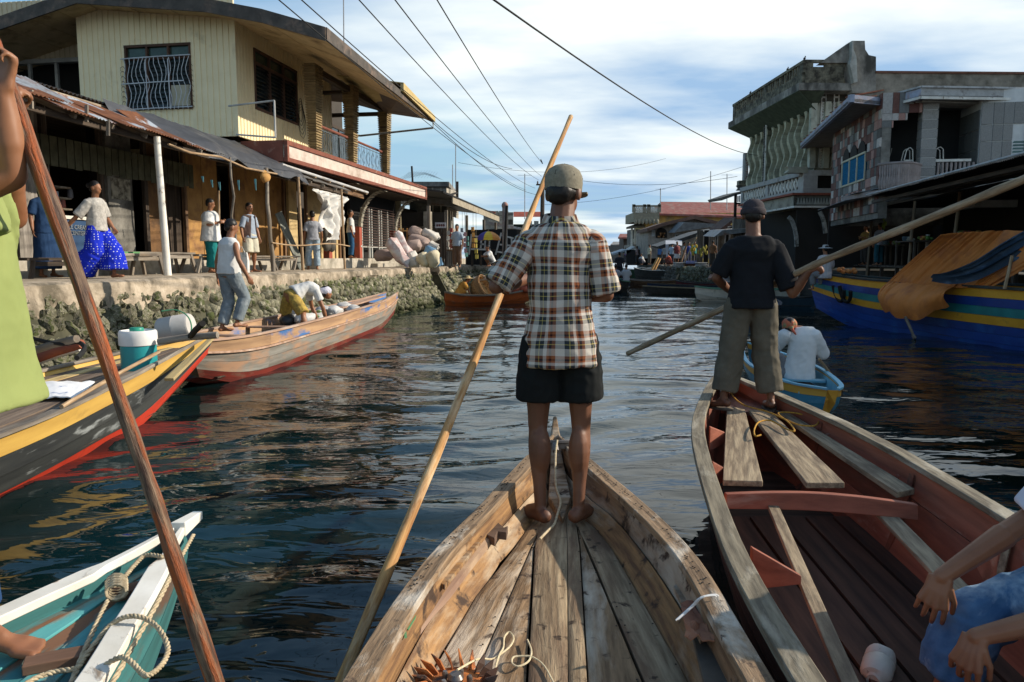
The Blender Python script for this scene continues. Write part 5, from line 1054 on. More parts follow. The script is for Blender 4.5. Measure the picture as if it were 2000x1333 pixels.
# utility pole
up = at(1058, 500, 52); pz = at(1058, 357, 52).z; r = thing('utility_pole', 'tall dark utility pole with a cross arm behind the standing man', 'pole', (up.x, 52, 1.2))
g = MB(); g.tube([(up.x, 52, 1.0), (up.x + .05, 52, pz)], [.17, .13], 8); g.build('mast', flat('pole_dark', (.06, .045, .035)), r)
for dz, l, r_ in ((.15, 1.0, 1), (2.2, .5, .3)): g = MB(); g.beam((up.x - r_ * .4, 51.9, pz - dz), (up.x + l, 51.9, pz - dz), .1, .1); g.build('cross_arm', flat('pole_dark', (.06, .045, .035)), r)
for k, dx in enumerate((-.3, .4, .85)): g = MB(); g.lathe([(.05, 0), (.06, .1), (.03, .2)], (up.x + dx, 51.9, pz - .1), 7); g.build('insulator', flat('insulator', (.2, .16, .14)), r)
# overhead wires
WM = flat('wire_black', (.02, .02, .02)); top = Vector((up.x + .2, 51.9, pz - .05))
def wire(a, b, sag, r_, lab, n=22):
 g = MB(); g.tube([a.lerp(b, k / n) - Vector((0, 0, sag * 4 * (k / n) * (1 - k / n))) for k in range(n + 1)], r_, 5); tag(g.build('power_wire', WM, smooth=90), lab, 'wire', 'wires over the canal')
wire(at(530, -12, 11), at(1028, 372, 56), .35, .010, 'overhead wire that starts leftmost at the top and crosses the roof corner')
wire(at(575, -12, 11), at(1045, 368, 52), .35, .010, 'second overhead wire from the left at the top edge')
wire(at(690, -12, 11), at(1052, 352, 52), .30, .010, 'third overhead wire from the left, right of the aerial mast')
wire(at(762, -12, 11), at(1058, 345, 52), .25, .010, 'fourth overhead wire from the left at the top edge')
wire(at(845, -14, 11), at(1058, 318, 40), .15, .010, 'overhead wire with a small dark tag hanging at its lower end')
wire(at(950, -10, 9), HF((-1.1, 4.2, 0)) * 1 + Vector((0, 0, at(1478, 303, 39).z)), .40, .013, 'thick black wire from the top centre to the concrete building')
wire(at(845, 240, 25), at(1057, 382, 52), .5, .012, 'wire from the yellow house eave down to the utility pole')
wire(at(845, 236, 25), at(1000, 330, 40), .3, .012, 'upper wire from the yellow house eave')
wire(at(1064, 340, 52), at(1440, 345, 44), .6, .012, 'long thin wire passing behind the cap of the standing man')
wire(at(1064, 400, 52), at(1475, 318, 44), .5, .010, 'thin wire rising from the pole to the concrete building')
wire(at(895, 318, 46), at(1300, 310, 60), .8, .010, 'thin wire stretched across the sky below the wire with the tag')
p = at(1056, 312, 40); g = MB(); g.beam(p, p + Vector((.1, 0, -.22)), .14, .05, w1=.03); tag(g.build('wire_tag', BLACK), 'small dark tag dangling from an overhead wire left of the pole top', 'tag')
# aerial masts
for k, (x, y0, y1, d_, lab) in enumerate(((671, -10, 72, 24, 'thin white aerial mast rising over the yellow house roof'), (890, 282, 378, 46, 'tall thin aerial mast behind the rooftop room'), (884, 322, 378, 47, 'short thin aerial mast behind the rooftop room'), (1025, 340, 415, 56, 'thin aerial with a short crossbar behind the red roofed house'), (1290, 368, 400, 76, 'thin aerial on the far red roof'), (1420, 340, 400, 70, 'tall thin aerial left of the sign post'), (1388, 335, 400, 70, 'faint tall aerial on the red roof, left one'))):
 a, b = at(x, y1, d_), at(x, y0, d_); g = MB(); g.tube([a - Vector((0, 0, .5)), b], .02 * d_ / 40 + .006, 5)
 if k in (3, 4, 5): g.tube([b + Vector((-.5, 0, -.1)), b + Vector((.5, 0, -.1))], .015, 4)
 tag(g.build('aerial_mast', mat('mast_grey', (.4, .4, .4), (.25, .25, .25))), lab, 'aerial')
# ------------------------------------------------------------------ right bank, far part
# rough rock quay in front
qv = [(1255, 545), (1300, 552), (1360, 560), (1430, 574), (1500, 583)]
rq = thing('rock_quay', 'dark rough rock quay face on the far right bank', 'quay wall', G(1400, 560, 0)); g = MB(); rr = random.Random(5)
line = [Vector((10.4, 33, 0)), Vector((10.25, 40, 0)), Vector((10.6, 52, 0)), Vector((12.9, 75, 0)), Vector((18.5, 108, 0))]
DKS = mat('dark_rock', (.13, .12, .095), (.06, .055, .045), (.26, .25, .21), cover=.62, s3=4, bump=.8, bd=.04)
stl = []
for i in range(4):
 a, b = line[i], line[i + 1]; n = int((b - a).length / .32)
 for k in range(n):
  for j in range(5): p = a.lerp(b, k / n) + Vector((rr.uniform(-.12, .1) - .1 * (4 - j) / 4, rr.uniform(-.1, .1), j * .24)); stl.append(p)
g = MB()
for i, p in enumerate(stl):
 if i < 220: o = inst(sm[i % 9], 'rock', rq, p, (rr.uniform(-1, 1), rr.uniform(-1, 1), rr.uniform(0, 3)), (rr.uniform(.25, .5), rr.uniform(.3, .5), rr.uniform(.25, .38)))
 else: g.ell(p, (.2, .24, .18), 6, 4, Matrix.Rotation(rr.uniform(0, 1), 3, 'X'))
g.build('far_rocks', DKS, rq, kind='stuff')
def place(px, py, d): return at(px, py, d)
# yellow building with a red tiled roof and round balcony
YB = mat('yellow_ochre_wall', (.52, .33, .10), (.38, .23, .07), (.2, .17, .1), cover=.62, s3=.8)
d = 78; r = thing('red_roof_yellow_building', 'yellow ochre building with a long red tiled roof and a corner balcony', 'building', at(1340, 500, d))
x0, x1, z0, z1 = rect(1262, 420, 1452, 520, d); wbox('wall', YB, r, x0, x1 + 3, d, d + 8, 1.0, z1 + .2)
A = [at(*q, d_) for q, d_ in (((1287, 421), d - .6), ((1470, 427), d - .6), ((1470, 400), d + 5), ((1290, 398), d + 5))]
RDT = mat('red_tile_roof', (.30, .10, .08), (.17, .065, .055), (.24, .16, .13), cover=.58, scale=3, s3=1.5)
g = MB(); g.prism(A, (0, 0, .2)); g.build('roof', RDT, r); g = MB(); g.prism([A[0], A[3], at(1275, 412, d + 2), at(1262, 421, d - .5)], (0, 0, .15)); g.build('hip_roof', RDT, r)
BLC = mat('balcony_grey', (.30, .27, .2), (.18, .16, .12)); x0, x1, z0, z1 = rect(1236, 416, 1286, 434, d - 2)
g = MB(); g.bb(x0, x1, d - 2.5, d + 3, z0, z1 - .0); g.build('balcony_wall', BLC, r)
g = MB()
for k in range(7): xx = x0 + (x1 - x0) * (k + .5) / 7 ; g.ell((xx, d - 2.5, z0), ((x1 - x0) / 15, .15, .28), 8, 5)
g.build('scallop_trim', BLC, r)
for k in range(14): xx = x0 + (x1 - x0) * (k + .5) / 14; g = MB(); g.lathe([(.07, 0), (.12, .2), (.06, .55)], (xx, d - 2.4, z1), 6); g.build('baluster', WHITEP, r)
wbox('top_rail', BLC, r, x0 - .1, x1 + .1, d - 2.55, d - 2.3, z1 + .55, z1 + .72)
for xx in (x0, x0 + (x1 - x0) * .42, x0 + (x1 - x0) * .58, x1): wbox('rail_post', BLC, r, xx - .15, xx + .15, d - 2.55, d - 2.3, z1, z1 + .8)
# grey plank house with an arched window
d = 62; r = thing('grey_plank_house', 'grey weathered house with a shallow gable and an arched window full of crates', 'house', at(1330, 500, d))
GPL = mat('grey_plaster', (.30, .27, .24), (.2, .18, .155), (.12, .1, .09), cover=.58, s3=1.5, st3=(1, 1, .4)); Pg = [at(x, y, d) for x, y in ((1266, 505), (1266, 448), (1300, 436), (1357, 424), (1400, 432), (1440, 446), (1440, 505))]
g = MB(); g.prism(Pg, (0, 6, 0)); g.build('gable_wall', GPL, r)
for a, b in (((1264, 446), (1300, 434)), ((1300, 434), (1357, 421)), ((1357, 421), (1436, 442))):
 g = MB(); g.prism([at(*a, d - .8), at(*b, d - .8), at(*b, d - .8) + Vector((0, 5, 0)), at(*a, d - .8) + Vector((0, 5, 0))], (0, 0, -.28)); g.build('roof_slope', mat('rust_brown_roof', (.16, .09, .065), (.09, .055, .045)), r)
x0, x1, z0, z1 = rect(1281, 446, 1303, 465, d - .1); g = MB(); xm = (x0 + x1) / 2; g.prism([(x0, d - .1, z0), (x1, d - .1, z0)] + [(xm + (x1 - x0) / 2 * math.cos(a * math.pi / 8), d - .1, z1 - .35 + .35 * math.sin(a * math.pi / 8)) for a in range(9)], (0, .05, 0)); w_ = g.build('arched_window', BLACK, r)
for k in range(10): a = rng.uniform(x0 + .15, x1 - .15); g = MB(); g.box((a, d - .15, z0 + .1 + .13 * (k % 3)), (.2, .05, .11)); g.build('crate_row', flat('orange_crate', (.35, .17, .07)), w_)
for q in ((1273, 450, 1279, 462), (1318, 446, 1330, 450), (1318, 457, 1338, 466)): a0, a1, b0, b1 = rect(*q, d - .05); f = MB(); f.bb(a0, a1, d - .06, d - .01, b0, b1); ww = f.build('window_frame', mat('pale_blue_frame', (.42, .46, .5), (.3, .33, .36)), r); f = MB(); f.bb(a0 + .08, (a0 + a1) / 2 - .03, d - .08, d - .062, b0 + .08, b1 - .08); f.bb((a0 + a1) / 2 + .03, a1 - .08, d - .08, d - .062, b0 + .08, b1 - .08); f.build('panes', GLS, ww)
P = [at(x, y, d - 3) for x, y in ((1317, 455), (1337, 434), (1405, 438), (1400, 442))]; g = MB(); g.prism(P, (0, 2.5, .1)); g.build('lean_roof', mat('grey_blue_tin', (.20, .20, .2), (.1, .1, .1)), r)
# house with white balcony
d = 80; r = thing('white_balcony_house', 'small grey house with a white railed balcony and hipped tin roof', 'house', at(1250, 500, d))
x0, x1, z0, z1 = rect(1232, 447, 1268, 520, d); wbox('lower_wall', GPL, r, x0, x1, d, d + 5, 1.0, at(1250, 478, d).z); wbox('upper_wall', mat('shade_grey', (.14, .13, .12)), r, x0 + .3, x1, d + 2, d + 5, at(1250, 478, d).z, z1)  # upper wall grey darkened to paint in the shade behind the balcony
g = MB(); g.prism([at(1223, 448, d - 1), at(1268, 444, d - 1), at(1262, 434, d + 3), at(1245, 440, d + 3)], (0, 0, .2)); g.build('roof', mat('patched_tin', (.3, .28, .24), (.18, .16, .14)), r)
for px in (1234, 1240, 1262): p = at(px, 480, d - .3); wbox('post', WHITEP, r, p.x - .09, p.x + .09, d - .3, d - .1, 1.0, z1)
for k in range(12): p = at(1237 + k * 2.5, 478, d - .3); wbox('rail_bar', WHITEP, r, p.x - .04, p.x + .04, d - .35, d - .3, at(1240, 477, d).z, at(1240, 468, d).z)
p = at(1235, 478, d); q = at(1266, 478, d); wbox('rail', WHITEP, r, p.x, q.x, d - .4, d - .3, at(1240, 469, d).z, at(1240, 467, d).z); wbox('floor', GPL, r, p.x, q.x, d - .6, d + 2, at(1240, 481, d).z, at(1240, 478, d).z)
d = 98; r = thing('red_roof_hut', 'small dark hut with a rust red roof at the canal end', 'hut', at(1225, 500, d)); x0, x1, z0, z1 = rect(1217, 466, 1245, 525, d); wbox('wall', flat('hut_dark', (.07, .055, .05)), r, x0, x1, d, d + 4, .9, z1 + .2)
g = MB(); g.prism([at(1207, 467, d - 1), at(1246, 467, d - 1), at(1244, 460, d + 2), at(1211, 460, d + 2)], (0, 0, .2)); g.build('roof', RDT, r)
d = 112; r = thing('low_far_shed', 'low grey shed at the very end of the canal', 'shed', at(1205, 500, d)); x0, x1, z0, z1 = rect(1190, 480, 1218, 525, d); wbox('wall', flat('far_shed', (.13, .12, .11)), r, x0 - 6, x1, d, d + 4, .9, z1); g = MB(); g.prism([at(1192, 481, d), at(1220, 480, d), at(1214, 475, d + 3), at(1198, 475, d + 3)], (0, 0, .2)); g.build('roof', GREYTIN, r)
# rows of market roofs along the right quay: closer shops
SHW = wood('shop_wood', (.16, .13, .10), (.075, .06, .045), (.22, .2, .17), cover=.6)
for (q, d_, lab, nm_, m_) in (
 (((1284, 482), (1362, 455), (1430, 443), (1430, 449), (1362, 462), (1290, 487)), 50, 'long dark awning roof rising to the right over the market people', 'market_roof', BT),
 (((1395, 463), (1412, 450), (1475, 446), (1475, 452), (1412, 460)), 42, 'tilted tin shop roof just left of the man in black', 'shop_roof', GREYTIN),
 (((1406, 448), (1437, 425), (1440, 427), (1412, 452)), 44, 'narrow sloping brown roof end left of the man in black', 'roof_end', mat('rust_brown_roof', (.16, .09, .065)))):
 g = MB(); g.prism([at(x, y, d_) for x, y in q], (0, 2.5, .12)); tag(g.build(nm_, m_), lab, 'roof')
r = thing('shop_row_far', 'weathered plank shop fronts with dark doorways along the far right quay', 'shops', at(1400, 500, 46))
for k, (a, b, m_) in enumerate(((1360, 1374, SHW), (1374, 1385, BLACK), (1385, 1397, GREYWOOD), (1397, 1401, BLACK), (1401, 1416, SHW), (1416, 1424, BLACK), (1424, 1432, GREYWOOD), (1432, 1440, BLACK), (1440, 1455, SHW))):
 d_ = 46 - .6 * (m_ is BLACK) * -1; x0, x1, z0, z1 = rect(a, 450, b, 525, d_); wbox('door_gap' if m_ is BLACK else 'wall_plank', m_, r, x0 + .01, x1 - .01, d_, d_ + .1, 1.1, z1)
x0, x1, z0, z1 = rect(1432, 428, 1462, 448, 43); wbox('upper_boards', GREYWOOD, r, x0, x1, 43, 43.2, z0 - .6, z1)
x0, x1, z0, z1 = rect(1230, 488, 1362, 530, 64); wbox('dark_market', flat('mk_dark3', (.035, .032, .03)), r, x0, x1, 66, 66.2, 1.0, z1)
# small stuff on the far right: hotel annex balcony
HX = at(1430, 390, 47); r = thing('open_upper_porch', 'open porch with blue bars at the left end of the concrete building', 'porch', at(1450, 410, 46))
P = [at(x, y, 46) for x, y in ((1407, 387), (1440, 376), (1474, 369), (1474, 374), (1440, 381), (1410, 392))]; g = MB(); g.prism(P, (0, 3, .1)); g.build('porch_roof', mat('dark_tile', (.13, .12, .1)), r)
for px in (1437, 1450, 1468): p = at(px, 400, 46); wbox('post', BLACK, r, p.x - .07, p.x + .07, 46, 46.15, at(px, 440, 46).z if px < 1450 else at(px, 402, 46).z, at(px, 380, 46).z)
for k in range(8): p = at(1439 + 3 * k, 390, 46); wbox('blue_bar', flat('blue_bar', (.12, .22, .32)), r, p.x - .03, p.x + .03, 46.05, 46.1, at(1440, 395, 46).z, at(1440, 384 - k * .8, 46).z)
p = at(1437, 396, 46); q = at(1474, 394, 46); wbox('sill', BLACK, r, p.x, q.x, 46, 46.15, p.z - .1, p.z)
# ------------------------------------------------------------------ boats
def spline(P, m):
 P = [Vector(p) for p in P]; n = len(P); out = []
 for i in range(m + 1):
  u = i / m * (n - 1); k = min(int(u), n - 2); t = u - k
  a, b, c, d = P[max(k - 1, 0)], P[k], P[k + 1], P[min(k + 2, n - 1)]
  out.append(.5 * ((2 * b) + (c - a) * t + (2 * a - 5 * b + 4 * c - d) * t * t + (3 * b - a - 3 * c + d) * t ** 3))
 return out
def boat(name, label, L, Rr, K, strakes, rail, m=26, cf=.35, th=.022, group=None, bottom=None, rw=.06, rh=.035, splits=(), cat='boat', inner=None, transom=None):
 """L, Rr: gunwale points stern->bow; K: keel points; strakes: materials from the gunwale down to the chine."""
 L, Rr, K = spline(L, m), spline(Rr, m), spline(K, m); c = (L[m // 2] + Rr[m // 2]) / 2
 b = thing(name, label, cat, (c.x, c.y, 0), group); ns = len(strakes)
 def side(i, S, q):
  ch = S[i].lerp(K[i], 1 - cf); ch = Vector((S[i].x + (K[i].x - S[i].x) * (1 - cf) * .55, S[i].y + (K[i].y - S[i].y) * .9, K[i].z + .06 * (S[i].z - K[i].z)))
  bul = math.sin(q * math.pi) * .04
  p = S[i].lerp(ch, q); o = (S[i] - K[i]); o.z = 0
  return p + (o.normalized() * bul if o.length > 1e-3 else Vector((0, 0, 0)))
 for S, sg in ((L, -1), (Rr, 1)):
  for k, mm in enumerate(strakes):
   q0, q1 = k / ns, (k + 1) / ns
   segs = [0] + [int(f * m) for f in splits if (k % 2 == 0)] + [m]
   for a_, e_ in zip(segs, segs[1:]):
    rows = []; tc = []; Lx = 0
    for i in range(a_, e_ + 1):
     o = S[i] - K[i]; o.z = 0; nn = o.normalized() if o.length > 1e-3 else Vector((sg, 0, 0))
     p0, p1 = side(i, S, q0 + .012 / ns), side(i, S, q1 - .02 / ns)
     lap = nn * (.004 * k * 0); inn = nn * th
     if i > a_: Lx += (S[i] - S[i - 1]).length
     rows.append([p0, p0.lerp(p1, .5), p1, p1 - inn, p0.lerp(p1, .5) - inn, p0 - inn]); h = (p0 - p1).length; tc += [(Lx, 0, 0), (Lx, h / 2, 0), (Lx, h, 0), (Lx, h, th + .3), (Lx, h / 2, th + .3), (Lx, 0, th + .3)]
    g = MB(); g.loft(rows, tc=tc); g.build('strake', mm, b, smooth=35)
  rows = []; tc = []; Lx = 0
  for i in range(m + 1):
   o = S[i] - K[i]; o.z = 0; nn = o.normalized() if o.length > 1e-3 else Vector((sg, 0, 0)); p = S[i]
   if i: Lx += (S[i] - S[i - 1]).length
   w = rw * (1 if o.length > .12 else .5); jj = .004 * noise.noise(Vector((Lx * 3, sg, 0)))
   rows.append([p + nn * w * .45, p + nn * w * .45 + Vector((0, 0, rh + jj)), p - nn * w * .55 + Vector((0, 0, rh + jj)), p - nn * w * .55]); tc += [(Lx, 0, 0), (Lx, rh, 0), (Lx, rh + w, 0), (Lx, rh * 2 + w, 0)]
  g = MB(); g.loft(rows, tc=tc); g.build('gunwale', rail, b, smooth=30, bevel=.004 if m > 24 else 0)
 rows = []
 for i in range(m + 1): rows.append([side(i, L, 1), K[i], side(i, Rr, 1), K[i] + Vector((0, 0, -.03))])
 g = MB(); g.loft(rows); g.build('bottom', bottom or strakes[-1], b)
 g = MB(); i = 0; g.prism([side(0, L, q) for q in (0, .5, 1)] + [K[0]] + [side(0, Rr, q) for q in (1, .5, 0)], (K[1] - K[0]).normalized() * .03); g.build('transom', transom or strakes[0], b)
 rows = []
 for i in range(1, m):
  r_ = []
  for S in (L, Rr):
   for q in range(21):
    a = side(i, S, q / 20)
    if a.z < .085: break
   r_.append(a if a.z < .12 else None)
  if None not in r_: rows.append([Vector((r_[0].x, r_[0].y, .08)), Vector((r_[1].x, r_[1].y, .08))])
 if len(rows) > 2: g = MB(); g.sheet(rows, .01); g.build('bilge_board', DARKWOOD if inner is None else inner, b)
 return b, L, Rr, K, side
def plank_between(A0, A1, B0, B1, z0, z1, th, name, m_, parent, nseg=8, warp=.004, bev=.003):
 """a board whose two long edges run A0->A1 and B0->B1 (plan), top at z0..z1."""
 rows, tc = [], []; A0, A1, B0, B1 = map(Vector, (A0, A1, B0, B1)); Ln = (A1 - A0).length; sd = rng.uniform(0, 99)
 for i in range(nseg + 1):
  f = i / nseg; a, b_ = A0.lerp(A1, f), B0.lerp(B1, f); z = z0 + (z1 - z0) * f + warp * noise.noise(Vector((f * 3, sd, 0)))
  w = (b_ - a).length; rows.append([(a.x, a.y, z), (b_.x, b_.y, z), (b_.x, b_.y, z - th), (a.x, a.y, z - th)]); tc += [(f * Ln, 0, 0), (f * Ln, w, 0), (f * Ln, w, th), (f * Ln, 0, th)]
 g = MB(); g.loft(rows, tc=tc); return g.build(name, m_, parent, bevel=bev)
# --- the boat we stand in
W1_ = wood('boat_plank_tan', (.40, .30, .185), (.19, .13, .075), (.16, .10, .06), cover=.56, s3=6, st3=(.25, 1, 1), scale=42, c4=(.045, .028, .018), cover4=.63, s4=13, bump=.9, bd=.008)
W2_ = wood('boat_plank_brown', (.29, .185, .10), (.13, .08, .042), (.52, .44, .34), cover=.55, s3=5, st3=(.3, 1, 1), scale=42, c4=(.05, .03, .02), cover4=.62, s4=11, bump=.9, bd=.008)
W3_ = wood('boat_side_ochre', (.35, .195, .08), (.14, .075, .038), (.46, .37, .26), cover=.575, s3=5, st3=(.3, 1, 1), scale=34, c4=(.05, .03, .02), cover4=.60, s4=9, bump=.9, bd=.008)
W4_ = wood('boat_side_shade', (.27, .16, .085), (.12, .07, .04), (.42, .35, .27), cover=.55, s3=4, st3=(.35, 1, 1), scale=34, c4=(.05, .03, .02), cover4=.6, s4=9, bump=.9, bd=.008)  # darker copy of the side ochre, with the shade put into its colour
WR = wood('gunwale_worn', (.31, .21, .125), (.13, .085, .05), (.46, .41, .34), cover=.585, s3=8, st3=(.5, 1, 1), scale=36, c4=(.06, .04, .03), cover4=.64, s4=16, bump=1, bd=.008)
WH_ = wood('hull_outside', (.22, .15, .09), (.11, .07, .045), (.3, .26, .2), cover=.6)
Lc = [(-.52, -2.4, .52), (-.60, -.8, .50), (-.51, .6, .50), (-.392, 1.83, .51), (-.272, 2.54, .52), (-.115, 3.09, .525), (.07, 3.73, .54), (.235, 4.22, .57)]
Rc = [(.40, -2.4, .52), (.58, -.8, .50), (.63, .6, .50), (.63, 1.83, .51), (.622, 2.60, .52), (.52, 3.22, .525), (.375, 3.80, .54), (.265, 4.22, .57)]
Kc = [(-.06, -2.3, -.05), (-.01, -.8, -.12), (.05, .6, -.12), (.11, 1.83, -.12), (.165, 2.56, -.1), (.20, 3.14, -.06), (.225, 3.70, .04), (.25, 4.12, .30)]
cb, cL, cR, cK, cside = boat('wooden_boat', 'weathered bare wooden boat bow in the foreground with the plaid shirted man on it', Lc, Rc, Kc, [WH_, WH_, WH_], WR, m=34, rw=.075, rh=.03)
# inner side boards: shade put into the upper right board's colour, each board a part
def xy(px, py, z=.37): p = G(px, py, z); return Vector((p.x, p.y, 0))
def ext(a, b, y):
 t_ = (y - a.y) / (b.y - a.y); return Vector((a.x + (b.x - a.x) * t_, y, 0))
FB = [((1008, 1043), (812, 1333)), ((1036, 1072), (916, 1333)), ((1046, 1040), (1030, 1333)), ((1108, 1040), (1110, 1333)), ((1131, 1042), (1149, 1333)), ((1132, 1038), (1263, 1333)), ((1160, 1013), (1356, 1333))]
FBw = [(xy(*a), xy(*b)) for a, b in FB]; YT, YB = 3.80, -1.2
def fl(k, y):
 a, b = FBw[k]; p = ext(a, b, y)
 def lim(y_, S):
  i = min(range(len(S)), key=lambda q: abs(S[q].y - y_)); return S[i].x
 lo, hi_ = lim(y, cL) + .10 * 1, lim(y, cR) - .10; p.x = min(max(p.x, lo), hi_); return p
fz = lambda y: .352 + .035 * max(0, (y - 2) / 2)
def floor_board(k0, k1, m_, gapl=.003, gapr=.003, top=YT, dz=0):
 rows, tc = [], []; n = 22; sd = rng.uniform(0, 99); L_ = top - YB; w0 = None
 for i in range(n + 1):
  y = YB + L_ * i / n; a, b_ = fl(k0, y), fl(k1, y)
  if y > 3.2:
   f = (y - 3.2) / (4.05 - 3.2); ap = Vector((.235, y, 0)); a = a.lerp(ap, f ** 1.2); b_ = b_.lerp(ap, f ** 1.2)
  a = a + Vector((gapl, 0, 0)); b_ = b_ - Vector((gapr, 0, 0)); z = fz(y) + dz + .004 * noise.noise(Vector((y * 2, sd, 0)))
  if b_.x - a.x < .006: b_.x = a.x + .006
  cx_ = (a.x + b_.x) / 2; rows.append([(a.x, a.y, z - .003), (a.x + .006, a.y, z), (cx_, a.y, z + .0015), (b_.x - .006, b_.y, z), (b_.x, b_.y, z - .003), (b_.x, b_.y, z - .022), (a.x, a.y, z - .022)])
  w = b_.x - a.x; tc += [(y, 0, 0), (y, .006, 0), (y, w / 2, 0), (y, w - .006, 0), (y, w, 0), (y, w, .02), (y, 0, .02)]
 g = MB(); g.loft(rows, tc=tc); return g.build('floor_board', m_, cb, smooth=50)
for a, b_, m_, dz, gl, gr in ((0, 1, W2_, 0, .004, .004), (1, 2, W2_, -.003, .003, .006), (2, 3, W1_, .006, .002, .0015), (3, 4, W1_, .006, .001, .003), (4, 5, W2_, -.002, .003, .005), (5, 6, W1_, 0, .005, .004)): floor_board(a, b_, m_, gl, gr, dz=dz)
def side_boards(S, k, mats_, sg):
 n = len(mats_)
 for j, m_ in enumerate(mats_):
  rows, tc = [], []; NN = 30
  for i in range(NN + 1):
   y = YB + (4.02 - YB) * i / NN; q = min(range(len(S) - 1), key=lambda q_: abs(S[q_].y - y) if S[q_].y <= y else 99); t_ = (y - S[q].y) / max(1e-4, (S[q + 1].y - S[q].y)); gp = S[q].lerp(S[q + 1], t_)
   f = fl(k, y)
   if y > 3.2: f = f.lerp(Vector((.235, y, 0)), ((y - 3.2) / .85) ** 1.2)
   top_ = Vector((gp.x - sg * .036, y, gp.z + .012)); bot = Vector((f.x, y, fz(y) - .02)); q0, q1 = j / n, (j + 1) / n - .012
   bow_ = lambda q_: top_.lerp(bot, q_) + Vector((sg * .022 * math.sin(q_ * math.pi), 0, -.008 * math.sin(q_ * math.pi)))
   a, b_ = bow_(q0), bow_(q1); dn = Vector((sg * .010, 0, -.012)); st = Vector((-sg * .006, 0, .006)) * (j % 2)
   rows.append([a + st, a.lerp(b_, .5) + st, b_ + st, b_ + dn, a + dn]); w = (a - b_).length; tc += [(y, 0, 0), (y, w / 2, 0), (y, w, 0), (y, w, .1), (y, 0, .1)]
  g = MB(); g.loft(rows, tc=tc); g.build('side_board', m_, cb, smooth=50)
side_boards(cL, 0, [W3_, W3_], -1); side_boards(cR, 6, [W4_, W3_], 1)
# long stringer with notched head on the left, patches and repairs
sp = [G(x, y, z) for x, y, z in ((960, 1033, .46), (905, 1100, .455), (850, 1170, .45), (790, 1245, .445), (725, 1333, .44))]; sp = [p for p in sp]; sp.append(sp[-1] + (sp[-1] - sp[-2]) * 3)
for i in range(len(sp) - 1): pass
g = MB(); rows = []; tc = []; Lx = 0
for i, p in enumerate(sp):
 if i: Lx += (p - sp[i - 1]).length
 rows.append([p + Vector((-.024, 0, 0)), p + Vector((-.02, 0, .012)), p + Vector((.026, 0, -.004)), p + Vector((.03, 0, -.028)), p + Vector((-.02, 0, -.02))]); tc += [(Lx, 0, 0), (Lx, .02, 0), (Lx, .06, 0), (Lx, .08, 0), (Lx, .1, 0)]
g.loft(rows, tc=tc); g.build('stringer', wood('stringer_mauve', (.36, .24, .17), (.22, .13, .09), (.52, .38, .24), cover=.58, s3=3, scale=12), cb, smooth=40)
g = MB(); a = G(945, 1022, .47); b_ = G(985, 1040, .462); g.prism([G(x, y, .472) for x, y in ((950, 1014), (961, 1010), (984, 1030), (992, 1027), (989, 1040), (972, 1038), (966, 1052), (942, 1040))], (0, 0, -.035)); g.build('notched_cleat', wood('dark_cleat', (.16, .10, .07), (.07, .045, .03)), cb, bevel=.003)
for lb, P_, zz_, m_ in (('patch_board', ((1315, 1145), (1340, 1128), (1395, 1225), (1368, 1250)), .47, W4_), ('patch_tin', ((1352, 1240), (1420, 1205), (1475, 1333), (1375, 1333)), .452, mat('grey_patch', (.15, .12, .09), (.06, .045, .035), (.26, .23, .19), cover=.6, s3=5)), ('patch_board', ((849, 1128), (930, 1035), (944, 1050), (868, 1145)), .492, W3_)):
 g = MB(); g.prism([G(x, y, zz_) for x, y in P_], (0, 0, -.016)); g.build(lb, m_, cb, bevel=.002)
# torn rusty sheet near the right gunwale
g = MB(); P = []
for i in range(9):
 r = []
 for j in range(6):
  q = G(1330 + j * 11 + i * 1.2, 1185 + i * 9 + j * 1.5, .475); r.append(q + Vector((.008 * noise.noise(Vector((i, j, 1)) * .9), .008 * noise.noise(Vector((i * .8, j, 5))), .012 + .03 * abs(noise.noise(Vector((i * .7, j * .7, 2)))))))
 P.append(r)
g.sheet(P, .004); g.build('torn_bark', mat('rust_bark', (.42, .19, .10), (.2, .08, .05)), cb)
# ribs, stem and cleat pins
g = MB(); st = at(1084, 848, 4.30); g.loft([[(.215, 4.10, .42), (.285, 4.10, .42), (.285, 4.16, .42), (.215, 4.16, .42)], [(.212, 4.14, .53), (.290, 4.14, .53), (.287, 4.24, .53), (.216, 4.24, .53)], [(.228, 4.24, .61), (.272, 4.24, .61), (.270, 4.32, .61), (.230, 4.32, .61)], [(.244, 4.36, .67), (.264, 4.36, .67), (.264, 4.39, .67), (.244, 4.39, .67)]]); g.build('stem_post', W2_, cb, bevel=.006)
g = MB(); g.prism([(.18, 3.62, .43), (.235, 3.36, .405), (.29, 3.62, .43), (.275, 4.15, .53), (.22, 4.15, .53)], (0, 0, -.04)); g.build('breasthook', W2_, cb, bevel=.005)
g = MB(); g.beam((.17, 4.03, .585), (.335, 4.03, .585), .035, .03); g.tube([(.16, 4.02, .60), (.2, 4.0, .61), (.3, 4.01, .61), (.35, 4.03, .60)], .012, 7); g.tube([(.23, 4.0, .60), (.235, 3.96, .57)], .018, 7); g.build('mooring_bar', mat('old_iron', (.22, .2, .19), (.1, .09, .085), rough=.5, metal=.4), cb, smooth=50)
rp = [(.245, 4.0, .62), (.23, 3.9, .56), (.222, 3.72, .455), (.235, 3.55, .43), (.21, 3.4, .412), (.19, 3.3, .402), (.155, 3.22, .40), (.12, 3.14, .396)]
g = MB(); g.tube(spline(rp, 30), .0062, 7); tag(g.build('bow_rope', ROPE, smooth=60), 'thin rope running from the bow cleat down between the feet of the plaid shirted man', 'rope')
